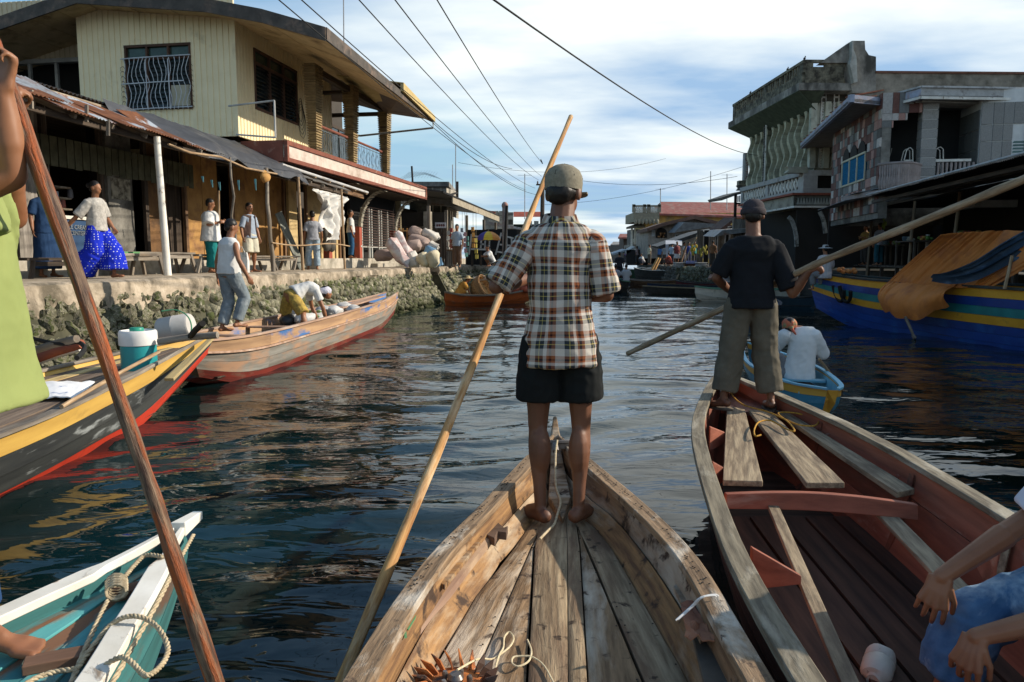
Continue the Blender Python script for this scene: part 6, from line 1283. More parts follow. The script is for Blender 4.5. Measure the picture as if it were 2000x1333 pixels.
g = MB(); pts = [G(x, y, z) for x, y, z in ((893, 1309, .47), (933, 1288, .40), (960, 1288, .372), (975, 1280, .372), (996, 1263, .372), (1003, 1247, .372), (995, 1235, .372), (985, 1245, .372), (983, 1265, .372), (975, 1280, .374), (968, 1305, .372), (965, 1335, .372))]; g.tube(spline(pts, 60), .0032, 6)
pts = [G(x, y, .372) for x, y in ((1030, 1250), (1038, 1272), (1032, 1292), (1012, 1302), (1000, 1295), (1003, 1284), (1022, 1282), (1040, 1284), (1062, 1300), (1082, 1335))]; g.tube(spline(pts, 50), .0032, 6)
tag(g.build('loose_cord', mat('cream_cord', (.68, .58, .38), (.45, .36, .22), scale=80)), 'thin cream cord lying in loops on the floor boards near the rusty fan wheel', 'cord')
g = MB(); pts = [G(x, y, z) for x, y, z in ((1320, 1212, .50), (1350, 1185, .53), (1368, 1168, .565), (1392, 1163, .567), (1399, 1166, .56))]; g.tube(spline(pts, 16), .003, 5); g.tube([p + Vector((.008, .004, 0)) for p in spline(pts, 16)], .003, 5)
tag(g.build('white_tie', flat('white_plastic', (.75, .75, .74), rough=.4)), 'white plastic tie looped over the right gunwale of the foreground boat', 'tie')
g = MB(); g.prism([G(x, y, .50) for x, y in ((789, 1230), (793, 1229), (795, 1246), (790, 1248))], (0, 0, .003)); g.prism([G(x, y, .502) for x, y in ((790, 1229), (803, 1205), (815, 1180), (812, 1208), (798, 1232))], (0, 0, .003)); tag(g.build('green_straw', flat('green_plastic', (.12, .3, .14))), 'bit of green and white plastic tape stuck on the left side board', 'tape')
g = MB(); g.beam(G(1060, 1116, .366), G(1072, 1112, .366), .012, .002); tag(g.build('paper_scrap', WHITEP), 'tiny white scrap on the centre floor board', 'scrap')
# nail heads
g = MB(); rr = random.Random(9)
for S in (cL, cR):
 for q in range(60):
  i = rr.uniform(len(S) * .5, len(S) - 2); p = S[int(i)].lerp(S[int(i) + 1], i % 1) + Vector((rr.uniform(-.015, .01), 0, .0335)); g.lathe([(.004, 0), (.003, .002)], p, 6)
for k in range(60):
 y = rr.uniform(1.6, 3.4); kk = rr.choice(range(6)); p = fl(kk, y); q = fl(kk + 1, y); w = (q.x - p.x); g.lathe([(.0035, 0), (.003, .002)], (p.x + w * rr.choice((.12, .88)), y, fz(y) + .003), 6)
g.build('nails', flat('nail_dark', (.035, .025, .02)), cb, kind='stuff')
# rusty fan wheel
c0_ = G(890, 1322, .41); fw = thing('rusty_fan_wheel', 'rust orange toothed fan wheel lying on the floor boards at the bottom edge', 'fan wheel', (c0_.x, c0_.y, .37)); RST = mat('orange_rust', (.62, .21, .05), (.26, .08, .03), (.05, .035, .03), cover=.58, s3=18, scale=30, rough=.7, bump=.8, bd=.004)
g = MB(); g.lathe([(.02, .012), (.05, .02), (.085, .014), (.10, .008), (.10, .0), (.0, .0)], (c0_.x, c0_.y, .375), 28); g.build('disc', RST, fw, smooth=40)
for k in range(18):
 a = 2 * math.pi * k / 18; d = Vector((math.cos(a), math.sin(a), 0)); t_ = Vector((-d.y, d.x, 0)); c_ = Vector((c0_.x, c0_.y, .385)); g = MB()
 r1, r2 = .068, .118; g.prism([c_ + d * r1 + t_ * .004, c_ + d * r1 + Vector((0, 0, .012)), c_ + d * (r1 + .02) + Vector((0, 0, .034)) + t_ * .006, c_ + d * (r2 + .004) + Vector((0, 0, .043)) + t_ * .02, c_ + d * (r2 - .006) + Vector((0, 0, .016)) + t_ * .008, c_ + d * (r2 - .012)], t_ * .004 + Vector((0, 0, 0))); g.build('blade', RST if 2 < k < 12 else mat('dark_rust', (.12, .06, .04), (.04, .03, .025), rough=.6), fw)
g = MB(); g.lathe([(.018, 0), (.024, .018), (.016, .03), (.0, .03)], (c0_.x, c0_.y, .39), 14);
for k in range(5): a = k * 1.26; g.lathe([(.008, 0), (.009, .02), (.006, .026)], (c0_.x + .04 * math.cos(a), c0_.y + .04 * math.sin(a), .388), 8)
g.build('hub', mat('hub_metal', (.3, .27, .25), (.1, .08, .07), rough=.35, metal=.7), fw, smooth=40)
# --- red brown boat on the right
RED = wood('boat_red_paint', (.40, .135, .08), (.22, .07, .042), (.42, .27, .2), cover=.62, s3=5, scale=12, rough=.6)
REDD = wood('boat_red_inside', (.29, .095, .055), (.14, .045, .028), (.10, .05, .035), cover=.56, s3=3, scale=10, rough=.65)
RG = wood('grey_rail', (.27, .23, .16), (.12, .10, .07), (.40, .36, .28), cover=.6, s3=8, scale=40)
Lr = [(.95, -2.2, .52), (.78, -.4, .52), (.72, 1.0, .53), (.75, 2.2, .545), (.86, 3.1, .555), (1.09, 4.35, .56), (1.38, 5.33, .57), (1.755, 6.32, .62)]
Rr_ = [(1.75, -2.2, .52), (1.90, -.4, .52), (1.92, 1.0, .53), (1.93, 2.2, .545), (2.00, 3.1, .555), (2.06, 4.2, .56), (2.00, 5.32, .57), (1.785, 6.32, .62)]
Kr = [(1.35, -2.1, -.05), (1.34, -.4, -.12), (1.32, 1.0, -.13), (1.34, 2.2, -.13), (1.43, 3.1, -.12), (1.58, 4.3, -.06), (1.70, 5.3, .06), (1.77, 6.15, .35)]
rb_, rL, rR, rK, rside = boat('red_boat', 'red brown painted wooden boat on the right with grey plank seats', Lr, Rr_, Kr, [RED, REDD, RED, REDD], RG, m=34, rw=.08, rh=.03)
g = MB(); g.prism([G(x, y, .66) for x, y in ((1414, 724), (1421, 722), (1432, 741), (1425, 744))], (0, 0, -.10)); g.build('stem_post', RED, rb_, bevel=.004)
def rp_(px, py, z): return G(px, py, z)
def quadboard(q, z, th, nm, m_, par, bev=.004):
 P = [G(x, y, z) for x, y in q]; g = MB(); A, B_, C_, D = P; rows, tc = [], []
 for i in range(9):
  f = i / 8; a, b_ = A.lerp(D, f), B_.lerp(C_, f); dz = .004 * noise.noise(Vector((f * 4, q[0][0], 0))); rows.append([a + Vector((0, 0, dz)), b_ + Vector((0, 0, dz)), b_ - Vector((0, 0, th - dz)), a - Vector((0, 0, th - dz))]); l = f * (D - A).length; w = (b_ - a).length; tc += [(l, 0, 0), (l, w, 0), (l, w, th), (l, 0, th)]
 g.loft(rows, tc=tc); return g.build(nm, m_, par, bevel=bev)
SEAT = wood('seat_board', (.36, .28, .18), (.17, .125, .08), (.11, .08, .055), cover=.58, s3=4, scale=40, bump=.9)
# order of corners: far-left, far-right, near-right, near-left
quadboard(((1420, 792), (1455, 800), (1490, 940), (1412, 938)), .50, .03, 'seat_board', SEAT, rb_)
quadboard(((1462, 800), (1505, 803), (1650, 943), (1575, 943)), .505, .03, 'seat_board', SEAT, rb_)
quadboard(((1512, 800), (1545, 808), (1787, 955), (1752, 962)), .50, .03, 'seat_board', SEAT, rb_)
quadboard(((1432, 765), (1500, 775), (1530, 812), (1408, 800)), .49, .03, 'bow_deck', REDD, rb_)
a, b_ = G(1417, 952, .50), G(1790, 972, .50); g = MB(); rows = []
for i in range(13): f = i / 12; p = a.lerp(b_, f); arch = .028 * math.sin(f * math.pi); rows.append([p + Vector((0, .02, arch - .03)), p + Vector((0, -.02, arch - .03)), p + Vector((0, -.03, arch * .6 - .10)), p + Vector((0, .02, arch * .6 - .10))])
g.loft(rows); g.build('cross_beam', RED, rb_, bevel=.004)
for (p0, p1, w_, h_, m_) in ((G(1503, 975, .42), G(1665, 1350, .42), .05, .022, SEAT), (G(1700, 975, .40), G(1850, 1130, .40), .085, .02, SEAT)):
 g = MB(); d = (p1 - p0); g.beam(p0, p1 + d * .4, w_, h_); g.build('loose_board', m_, rb_, bevel=.003)
# knees on the sides
for q, sg in ((((1385, 832), (1425, 848)), -1), (((1390, 900), (1420, 917)), -1), (((1465, 1065), (1560, 1120)), -1), (((1655, 835), (1605, 850)), 1), (((1798, 912), (1748, 928)), 1), (((1940, 1078), (1905, 1088)), 1)):
 a, b_ = G(*q[0], .55), G(*q[1], .47); g = MB(); g.prism([a, b_, b_ - Vector((0, 0, .03)), a - Vector((0, 0, .16))], (0, -.028, 0)); g.build('knee', RED, rb_, bevel=.003)
for f in (.42, .54, .66, .80):
 i = int(f * 34); pts = [rside(i, rL, q) for q in (.1, .5, .95)] + [rK[i] + Vector((0, 0, .05))] + [rside(i, rR, q) for q in (.95, .5, .1)]; pts = spline([p.lerp(Vector((rK[i].x, p.y, p.z + .02)), .07) for p in pts], 20); g = MB()
 g.loft([[p + Vector((0, -.02, 0)), p + Vector((0, .02, 0)), p + Vector((0, .02, .03)), p + Vector((0, -.02, .03))] for p in pts]); g.build('frame_rib', REDD if f != .54 else SEAT, rb_)
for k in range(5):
 y0_, y1_ = .3, 4.2; x0 = .98 + k * .16; g = MB(); g.beam((x0 + .06, y0_, .10), (x0 + .30, y1_, .115), .14, .02); g.build('floor_board', wood('bilge_shade_brown', (.11, .055, .035), (.045, .024, .016), cover=.6), rb_)  # floor boards darkened to paint in the deep shadow inside the hull
g = MB(); pts = [G(x, y, .53) for x, y in ((1412, 745), (1418, 752), (1432, 775), (1450, 790), (1470, 797), (1500, 805), (1530, 818), (1560, 830), (1590, 832), (1598, 822), (1575, 812), (1545, 806), (1520, 808), (1540, 825), (1552, 842), (1535, 838), (1505, 822), (1482, 825), (1473, 840), (1475, 852), (1486, 850))]; g.tube(spline(pts, 90), .0055, 6)
tag(g.build('yellow_rope', YROPE, smooth=60), 'yellow rope lying in loops on the seat boards of the red brown boat', 'rope')
# dented plastic jug
c1 = G(1722, 1278, .15); M_ = Matrix.Rotation(R(-35), 3, 'Z') @ Matrix.Rotation(R(105), 3, 'X') @ Matrix.Diagonal((.9, .9, .9)).to_3x3(); g = MB(); g.lathe([(.0, 0), (.045, .0), (.058, .012), (.060, .05), (.057, .055), (.060, .06), (.060, .12), (.052, .145), (.035, .155), (.030, .165), (.0, .165)], c1, 24, M_); g.v = [p + Vector((.007, .004, .005)) * noise.noise(p * 22) for p in g.v]
tag(g.build('plastic_jug', mat('cloudy_plastic', (.62, .60, .52), (.42, .40, .33), (.05, .05, .045), cover=.62, sharp=.02, s3=14, rough=.4), smooth=40), 'cloudy white plastic bottle with black stains lying in the red brown boat', 'bottle')
# --- yellow, black and red boat at the left
YP = wood('yellow_paint', (.66, .42, .10), (.5, .3, .07), (.2, .12, .05), cover=.66, s3=4, scale=6, rough=.5, bump=.2)
BKP = wood('black_worn_paint', (.055, .058, .055), (.025, .027, .028), (.26, .28, .28), cover=.64, sharp=.05, s3=8, st3=(.2, 1, 1), scale=8, rough=.5, bump=.3)
RDP = mat('red_antifoul', (.50, .045, .02), (.36, .03, .015), (.14, .03, .02), cover=.66, s3=3, rough=.45, bump=.1, scale=3)
Ly = [(-4.35, 1.8, .52), (-4.5, 3.4, .48), (-4.6, 5.2, .48), (-4.58, 6.7, .50), (-4.3, 7.9, .56), (-3.60, 8.92, .70)]
Ry = [(-3.45, 1.8, .52), (-3.25, 3.4, .48), (-3.26, 5.0, .48), (-3.42, 6.3, .50), (-3.50, 7.5, .57), (-3.56, 8.92, .70)]
Ky = [(-3.9, 1.9, -.1), (-3.9, 3.4, -.16), (-3.92, 5.0, -.16), (-3.85, 6.2, -.14), (-3.62, 7.1, -.02), (-3.56, 8.75, .52)]
yb, yL, yR, yK, yside = boat('yellow_boat', 'wooden boat with yellow top strake, black side and red bottom by the left quay', Ly, Ry, Ky, [YP, BKP, BKP, RDP], GREYWOOD, m=30, rw=.085, rh=.03, cf=.25)
for k in range(7):
 a = .06 + k * .125; P0, P1 = [], []
 rows, tc = [], []
 for i in range(5, 28):
  l, r_ = yL[i], yR[i]; w = r_ - l; p0, p1 = l + w * (a + .004), l + w * (a + .118); z = min(l.z, r_.z) - .035 + .004 * (k % 2); y = p0.y
  rows.append([(p0.x, p0.y, z), (p1.x, p1.y, z), (p1.x, p1.y, z - .02), (p0.x, p0.y, z - .02)]); tc += [(y, 0, 0), (y, .15, 0), (y, .15, .02), (y, 0, .02)]
 g = MB(); g.loft(rows, tc=tc); g.build('deck_board', wood('pale_yellow_board', (.70, .56, .27), (.52, .38, .17), (.3, .16, .07), cover=.66, s3=3) if k == 1 else wood('deck_brown', (.22, .165, .12), (.11, .08, .06)), yb)
# cooler jug
c2 = G(273, 724, .49); ck = thing('drink_cooler', 'round teal drinks cooler with a white rim and green cap on the boat deck', 'cooler', (c2.x, c2.y, .475)); cz = .475
g = MB(); g.lathe([(.0, 0), (.155, .0), (.165, .012), (.168, .03), (.165, .27), (.0, .27)], (c2.x, c2.y, cz), 32); g.build('body', mat('teal_plastic', (.03, .30, .32), (.02, .24, .26), rough=.35, bump=.05), ck, smooth=40)
g = MB(); g.lathe([(.165, .272), (.175, .275), (.178, .33), (.176, .40), (.165, .418), (.150, .42), (.14, .40), (.0, .395)], (c2.x, c2.y, cz), 32); g.build('rim', flat('white_plastic2', (.80, .79, .76), rough=.35), ck, smooth=40)
g = MB(); g.lathe([(.062, .395), (.066, .40), (.066, .435), (.058, .445), (.0, .447)], (c2.x - .01, c2.y, cz), 20); g.build('cap', mat('green_cap', (.03, .28, .20), (.02, .22, .15), rough=.4), ck, smooth=40)
# grey drum behind, by the quay
c3 = G(328, 672, .62); M_ = Matrix.Rotation(R(80), 3, 'Y'); g = MB(); g.lathe([(.0, 0), (.14, 0), (.152, .02), (.152, .18), (.156, .19), (.152, .20), (.152, .36), (.14, .38), (.0, .38)], (c3.x - .22, c3.y + .3, .74), 24, M_); tag(g.build('plastic_drum', mat('cloudy_white', (.55, .53, .50), (.42, .4, .37), rough=.45), smooth=40), 'cloudy grey white plastic drum lying behind the teal cooler', 'drum')
g = MB(); pts = [(c3.x - .1, c3.y + .1, .99), (c3.x + .05, c3.y + .15, 1.0), (c3.x + .2, c3.y + .1, .93), (c3.x + .26, c3.y + .05, .8), (c3.x + .24, c3.y, .68)]; g.tube(spline(pts, 16), .008, 6); tag(g.build('drum_line', flat('green_cord', (.08, .3, .16))), 'green cord looped over the plastic drum', 'cord')
# stick on the cooler, white shirt with blue marks
p0, p1 = G(120, 795, .53), G(310, 688, .72); g = MB(); g.tube([p0, p0.lerp(p1, .5) + Vector((0, 0, .01)), p1], .017, 8, wob=.1); tag(g.build('deck_stick', POLEWOOD, smooth=60), 'brown stick leaning against the teal cooler on the yellow boat', 'stick')
g = MB(); P = []
for i in range(15):
 r = []
 for j in range(11): u_, v_ = i / 14, j / 10; p = G(60 + 125 * u_, 745, .5).lerp(G(45 + 110 * u_, 775, .5), v_); r.append(Vector((p.x, p.y, .49 + .035 * math.sin(min(u_, 1 - u_) * 3.1) * math.sin(v_ * 3.1) + .022 * noise.noise(Vector((u_ * 6, v_ * 6, 3))) + .008)))
 P.append(r)
g.sheet(P, .01); tag(g.build('folded_shirt', mat('white_blue_print', (.80, .80, .80), (.70, .71, .73), (.05, .13, .35), cover=.64, sharp=.02, s3=3.5, rough=.9, scale=3), smooth=70), 'crumpled white shirt with blue print lying on the boat deck', 'shirt')
# poles, oar and old hull bits behind
for k, (a, b_, m_, r0, lab) in enumerate((((60, 705, .62), (160, 672, .80), mat('red_pole', (.3, .09, .05), (.2, .06, .04)), .045, 'red brown round spar lying behind the yellow boat'), ((58, 688, .75), (150, 662, .9), GREYWOOD, .035, 'grey spar lying above the red brown spar'), ((62, 712, .58), (155, 682, .72), WHITEP, .03, 'white spar lying below the red brown spar'), ((310, 668, .78), (425, 655, .85), GREYWOOD, .035, 'grey round pole lying along the bow of the long boat'), ((370, 660, .82), (396, 632, 1.0), BLACK, .03, 'short black stick poking up at the end of the long boat'))):
 g = MB(); g.tube([G(*a), G(*a).lerp(G(*b_), .5) + Vector((0, 0, .01)), G(*b_)], r0, 9, wob=.1); tag(g.build('spar', m_, smooth=60), lab, 'spar')
g = MB(); pts = [G(x, y, .85) for x, y in ((60, 660), (90, 668), (125, 672), (150, 668), (165, 678), (160, 690), (150, 700))]; g.tube(spline(pts, 30), .02, 6); tag(g.build('dark_line', BLACK, smooth=60), 'thick black and blue line draped over the spars behind the yellow boat', 'rope')
# --- long grey, blue and red canoe
GP = wood('grey_blue_paint', (.30, .29, .26), (.17, .155, .13), (.40, .24, .15), cover=.54, s3=3.5, st3=(.3, 1, 1), scale=9)
TPK = wood('tan_pink_board', (.45, .30, .22), (.29, .18, .12), (.52, .42, .34), cover=.6, s3=3)
TBL = wood('blue_patch_board', (.46, .29, .16), (.28, .17, .1), (.05, .14, .34), cover=.545, sharp=.03, s3=1.3, st3=(.35, 1, 1), scale=9)
RBT = wood('red_waterline', (.24, .03, .018), (.13, .025, .018), (.2, .13, .09), cover=.55, s3=3)
Lb = [(-4.3, 8.7, .60), (-4.35, 10.2, .58), (-4.2, 12.2, .58), (-3.95, 14.6, .60), (-3.55, 17.0, .64), (-3.15, 18.9, .74)]
Rb = [(-3.75, 8.7, .62), (-3.40, 9.9, .58), (-3.20, 12.2, .58), (-3.02, 14.7, .60), (-2.88, 17.0, .64), (-2.85, 18.9, .74)]
Kb = [(-4.0, 9.2, .12), (-3.85, 10.2, -.12), (-3.7, 12.2, -.15), (-3.48, 14.6, -.14), (-3.25, 17.0, -.08), (-3.0, 18.4, .2)]
lb_, lL, lR, lK, lside = boat('long_canoe', 'long narrow boat with peeling blue and grey planks and red waterline beside the quay', Lb, Rb, Kb, [TBL, GP, GP, RBT], TPK, m=32, rw=.06, rh=.03, splits=(.27,), cf=.35)
lR2 = [p.copy() for p in lR]; g = MB(); rows = []
for i in range(33): p = lside(i, lR, .27); rows.append([p + Vector((.03, 0, .012)), p + Vector((.03, 0, -.012)), p + Vector((0, 0, -.012)), p + Vector((0, 0, .012))])
g.loft(rows); g.build('rub_strip', TPK, lb_)
for i in (8, 12, 16, 21, 26):
 l, r_ = lL[i], lR[i]; g = MB(); g.beam(l + Vector((.03, 0, -.06)), r_ + Vector((-.03, 0, -.06)), .16, .025); g.build('thwart', TPK, lb_, bevel=.004)
for k in range(3):
 rows = []
 for i in range(4, 30): l, r_ = lL[i], lR[i]; w = r_ - l; p0, p1 = l + w * (.22 + .2 * k), l + w * (.4 + .2 * k); rows.append([(p0.x, p0.y, .12), (p1.x, p1.y, .12), (p1.x, p1.y, .1), (p0.x, p0.y, .1)])
 g = MB(); g.loft(rows); g.build('floor_board', DARKWOOD, lb_)
p0, p1 = at(1, 1, 1), 0; g = MB(); a, b_ = lL[22], lR[28]; g.beam(lL[21].lerp(lR[21], .35) + Vector((0, 0, -.02)), lL[28].lerp(lR[28], .5) + Vector((0, 0, .03)), .22, .03); tag(g.build('bow_plank', TPK, bevel=.004), 'loose pink tan plank lying in the far end of the long boat', 'plank')
# crossed oars / poles over its near end
for k, (a, b_, w_, m_, lab) in enumerate((((330, 742, .45), (415, 660, .72), .09, wood('yellow_grey_oar', (.45, .35, .17), (.26, .2, .1)), 'flat yellow grey oar leaning over the near end of the long boat'),)):
 g = MB(); g.beam(G(*a), G(*b_), w_, .03, w1=.05); tag(g.build('oar', m_, bevel=.004), lab, 'oar')
# bag heap of goods in the long boat
cg = Vector((-3.62, 14.5, 0)); rr = random.Random(4)
for k in range(12):
 p = lL[int(14 + k * .8)].lerp(lR[int(14 + k * .8)], rr.uniform(.3, .7)); g = MB(); M_ = Matrix.Rotation(rr.uniform(0, 3), 3, 'Z'); g.ell((p.x, p.y, .50 + rr.uniform(0, .12)), (rr.uniform(.12, .2), rr.uniform(.14, .22), rr.uniform(.09, .14)), 12, 8, M_); g.v = [q + Vector((.04, .04, .04)) * noise.noise(q * 9) for q in g.v]
 tag(g.build('plastic_sack', mat('crumpled_white', (.68, .67, .64), (.42, .41, .39), (.10, .10, .10), cover=.64, s3=9, rough=.5, bump=.6) if k % 4 else flat('black_plastic', (.03, .03, .03), rough=.4), smooth=50), 'crumpled plastic sack in the heap amidships in the long boat', 'sack', 'plastic sacks heaped in the long boat')
bx = Vector((-3.75, 13.3, .35)); g = MB(); g.ell((bx.x, bx.y, .50), (.24, .22, .22), 14, 9); g.v = [q + Vector((.05, .05, .05)) * noise.noise(q * 7) for q in g.v]; tag(g.build('white_bag', mat('crumpled_white', (.7, .7, .7)), smooth=50), 'big crumpled white bag in front of the bending man', 'bag')
g = MB()
for k in range(16): g.ell((bx.x + .28 + rr.uniform(-.1, .1), bx.y + rr.uniform(-.1, .1), .62 + rr.uniform(-.04, .05)), (.05, .03, .02), 6, 4, Matrix.Rotation(rr.uniform(0, 3), 3, 'X'))
tag(g.build('green_leaves', flat('leaf_green', (.22, .36, .14))), 'small bunch of pale green vegetables beside the big white bag', 'vegetables', kind='stuff')
# --- turquoise boat, bottom left
TQ = wood('turquoise_peeling', (.10, .36, .36), (.06, .24, .25), (.22, .11, .06), cover=.52, sharp=.04, s3=4, st3=(.22, 1, 1), scale=10)
TQ2 = wood('teal_shade_paint', (.045, .17, .17), (.03, .11, .11), (.1, .06, .04), cover=.6, s3=5)  # darker copy of the turquoise, shade put into the colour
Lt = [(-2.2, -1.2, .46), (-2.15, .4, .44), (-1.88, 1.6, .44), (-1.65, 2.25, .45), (-1.47, 2.72, .46), (-1.375, 3.0, .48)]
Rt = [(-1.35, -1.2, .46), (-1.10, .4, .44), (-1.10, 1.6, .44), (-1.20, 2.25, .45), (-1.30, 2.72, .46), (-1.350, 3.0, .48)]
Kt = [(-1.8, -1.1, -.05), (-1.62, .4, -.1), (-1.48, 1.6, -.1), (-1.42, 2.25, -.05), (-1.39, 2.65, .08), (-1.365, 2.95, .3)]
tb_, tL, tR, tK, tside = boat('turquoise_boat', 'turquoise boat bow with thick white rails and peeling planks at the bottom left', Lt, Rt, Kt, [TQ2, TQ2, TQ2], WHITEP, m=30, rw=.075, rh=.032)
for k in range(5):
 rows, tc = [], []
 for i in range(4, 27):
  l, r_ = tL[i], tR[i]; w = r_ - l; p0, p1 = l + w * (.06 + k * .178), l + w * (.06 + (k + 1) * .178 - .008); z = .405 + .006 * (k % 2) - .03 * abs(k - 2) * 0
  rows.append([(p0.x, p0.y, z), (p1.x, p1.y, z), (p1.x, p1.y, z - .02), (p0.x, p0.y, z - .02)]); y = p0.y; tc += [(y, 0, 0), (y, w.length * .17, 0), (y, w.length * .17, .02), (y, 0, .02)]
 g = MB(); g.loft(rows, tc=tc); g.build('deck_board', TQ2 if k >= 4 else TQ, tb_, bevel=.002)
for i in (16, 21):
 g = MB(); l, r_ = tL[i], tR[i]; g.beam(l.lerp(r_, .55) + Vector((0, 0, -.02)), r_ + Vector((-.03, .1, -.02)), .07, .03); g.build('cross_piece', wood('brown_cross', (.2, .11, .07), (.1, .055, .035)), tb_, bevel=.003)
g = MB(); e = Vector((-1.362, 3.0, .5)); g.loft([[e + Vector((-.03, -.03, -.03)), e + Vector((.03, -.03, -.03)), e + Vector((.03, -.03, .03)), e + Vector((-.03, -.03, .03))], [e + Vector((.01, .1, .0)), e + Vector((.05, .1, .0)), e + Vector((.05, .1, .035)), e + Vector((.01, .1, .035))]]); g.build('stem_head', WHITEP, tb_, bevel=.004)
def twist(pts, r_, n, lab, nm='twisted_rope', m_=ROPE):
 P = spline(pts, n); g = MB()
 for ph in (0, 2.09, 4.19):
  Q = [];
  for i, p in enumerate(P):
   d = (P[min(i + 1, n)] - P[max(i - 1, 0)]).normalized(); a = d.orthogonal().normalized(); b_ = d.cross(a); t_ = i * 1.0 + ph; Q.append(p + a * (math.cos(t_) * r_ * .55) + b_ * (math.sin(t_) * r_ * .55))
  g.tube(Q, r_ * .6, 5)
 return tag(g.build(nm, m_, smooth=80, kind=None), lab, 'rope')
twist([G(x, y, z) for x, y, z in ((185, 1320, .46), (205, 1300, .47), (235, 1284, .50), (255, 1292, .50), (275, 1313, .49), (287, 1320, .49), (305, 1310, .49), (322, 1290, .49), (328, 1265, .49), (315, 1235, .49), (295, 1215, .495), (268, 1204, .505), (240, 1207, .50), (215, 1222, .48), (195, 1245, .46), (165, 1285, .45), (150, 1305, .445), (110, 1312, .44), (70, 1325, .44), (30, 1350, .44))], .0075, 150, 'pale twisted rope looping over the white right rail of the turquoise boat')
twist([G(x, y, z) for x, y, z in ((318, 1088, .50), (285, 1085, .50), (262, 1105, .48), (245, 1125, .46), (225, 1145, .44), (215, 1165, .44), (195, 1205, .44), (170, 1260, .44), (140, 1333, .44), (120, 1380, .44))], .008, 110, 'frayed rope running from the white bow down the middle of the turquoise boat')
g = MB(); rr = random.Random(2)
for k in range(5): c_ = G(228, 1142 + k * 5, .455); g.tube([c_ + Vector((.035 * math.cos(a), .012 * math.sin(a), .022 * math.sin(a) + .01)) for a in [6.28 * q / 10 for q in range(11)]], .007, 5)
tag(g.build('rope_knot', ROPE, smooth=70), 'bundle of rope turns knotted round the bow plank of the turquoise boat', 'knot')
twist([tR[i] + Vector((.045, 0, .0)) for i in range(14, 30, 1)], .0075, 70, 'rope lashed along the outside of the white right rail', 'rail_rope')
# --- small blue and yellow canoe with the man in white
CB = mat('canoe_blue', (.06, .26, .36), (.04, .19, .28), (.12, .3, .38), cover=.6, s3=4, rough=.5, scale=5); CBI = mat('canoe_inner_blue', (.22, .50, .62), (.15, .40, .52), rough=.5, scale=6); CY_ = wood('canoe_yellow', (.72, .40, .06), (.55, .28, .04), scale=6, rough=.5)
Lk = [(3.06, 7.22, .33), (2.93, 8.0, .28), (2.96, 9.2, .27), (3.15, 10.2, .29), (3.40, 11.0, .36)]; Rk = [(3.16, 7.20, .33), (3.42, 7.75, .29), (3.72, 9.0, .27), (3.74, 10.1, .29), (3.46, 11.0, .36)]; Kk = [(3.13, 7.42, .02), (3.22, 7.9, -.1), (3.36, 9.0, -.12), (3.45, 10.1, -.1), (3.43, 10.8, .05)]
kb, kL, kR, kK, kside = boat('blue_canoe', 'small bright blue canoe with yellow rim carrying the man in the white shirt', Lk, Rk, Kk, [CY_, CB, CB, CB], CBI, m=22, rw=.05, rh=.02, transom=CY_)
g = MB(); rows = []
for i in range(1, 21):
 pts = [kside(i, kL, q) for q in (.06, .5, .96)] + [kK[i] + Vector((0, 0, .03))] + [kside(i, kR, q) for q in (.96, .5, .06)]; c_ = (kL[i] + kR[i]) / 2
 inn = [p.lerp(Vector((c_.x, p.y, p.z + .01)), .09) for p in pts]; rows.append(inn + [p.lerp(Vector((c_.x, p.y, p.z)), .07) for p in reversed(pts)])
g.loft(rows); g.build('inner_lining', CBI, kb)
for i in (4, 9, 13): g = MB(); g.beam(kL[i] + Vector((.04, 0, -.07)), kR[i] + Vector((-.04, 0, -.07)), .16, .02); g.build('thwart', CBI, kb)
p0, p1 = at(1600, 702, 8.6), G(1650, 768, -.02); g = MB(); g.tube([p0, p1], .018, 7); g.beam(p1 - (p0 - p1) * -.08, p1 + (p1 - p0) * .12, .11, .015); tag(g.build('paddle', POLEWOOD, smooth=50), 'pale wooden paddle dipping into the water beside the blue canoe', 'paddle')
# --- orange boat far left with the big basket
OR = mat('orange_paint', (.55, .13, .03), (.38, .09, .025), (.2, .1, .06), cover=.62, s3=3, rough=.5); yo = 26.0
Lo = [(-2.32, yo, .42), (-1.9, yo + .35, .34), (-1.0, yo + .8, .32), (0, yo + 1.2, .38), (.7, yo + 1.3, .5)]; Ro = [(-2.28, yo - .15, .42), (-1.7, yo - .35, .34), (-.9, yo - .3, .32), (.05, yo + .3, .38), (.72, yo + 1.1, .5)]; Ko = [(-2.2, yo, -.1), (-1.8, yo, -.15), (-.95, yo + .25, -.15), (0, yo + .75, -.1), (.6, yo + 1.2, .1)]
ob, oL, oR, oK, oside = boat('orange_boat', 'small orange boat with a grey rim and the straw hatted rower near the left quay', Lo, Ro, Ko, [OR, OR], GREYWOOD, m=16, rw=.1, rh=.06)
bkc = Vector((-1.05, yo + .25, .55)); bk = thing('wicker_basket', 'big round wicker basket lying in the orange boat', 'basket', (bkc.x, bkc.y, .25)); M_ = Matrix.Rotation(R(60), 3, 'Y') @ Matrix.Rotation(R(20), 3, 'X')
g = MB(); g.lathe([(.0, -.38), (.22, -.34), (.38, -.2), (.45, 0), (.43, .14), (.40, .15), (.40, 0), (.0, -.2)], bkc, 20, M_); g.build('bowl', mat('wicker', (.60, .38, .16), (.30, .17, .07), (.14, .08, .04), cover=.6, s3=14, scale=22, bump=1, bd=.03), bk, smooth=50)
for k in range(5): g = MB(); g.tube([bkc + M_ @ Vector((.44 * math.cos(a), .44 * math.sin(a), .0 + k * .05)) for a in [6.2832 * q / 20 for q in range(21)]], .018, 5); g.build('hoop', mat('wicker_dark', (.35, .2, .09), (.2, .11, .05)), bk, smooth=60)
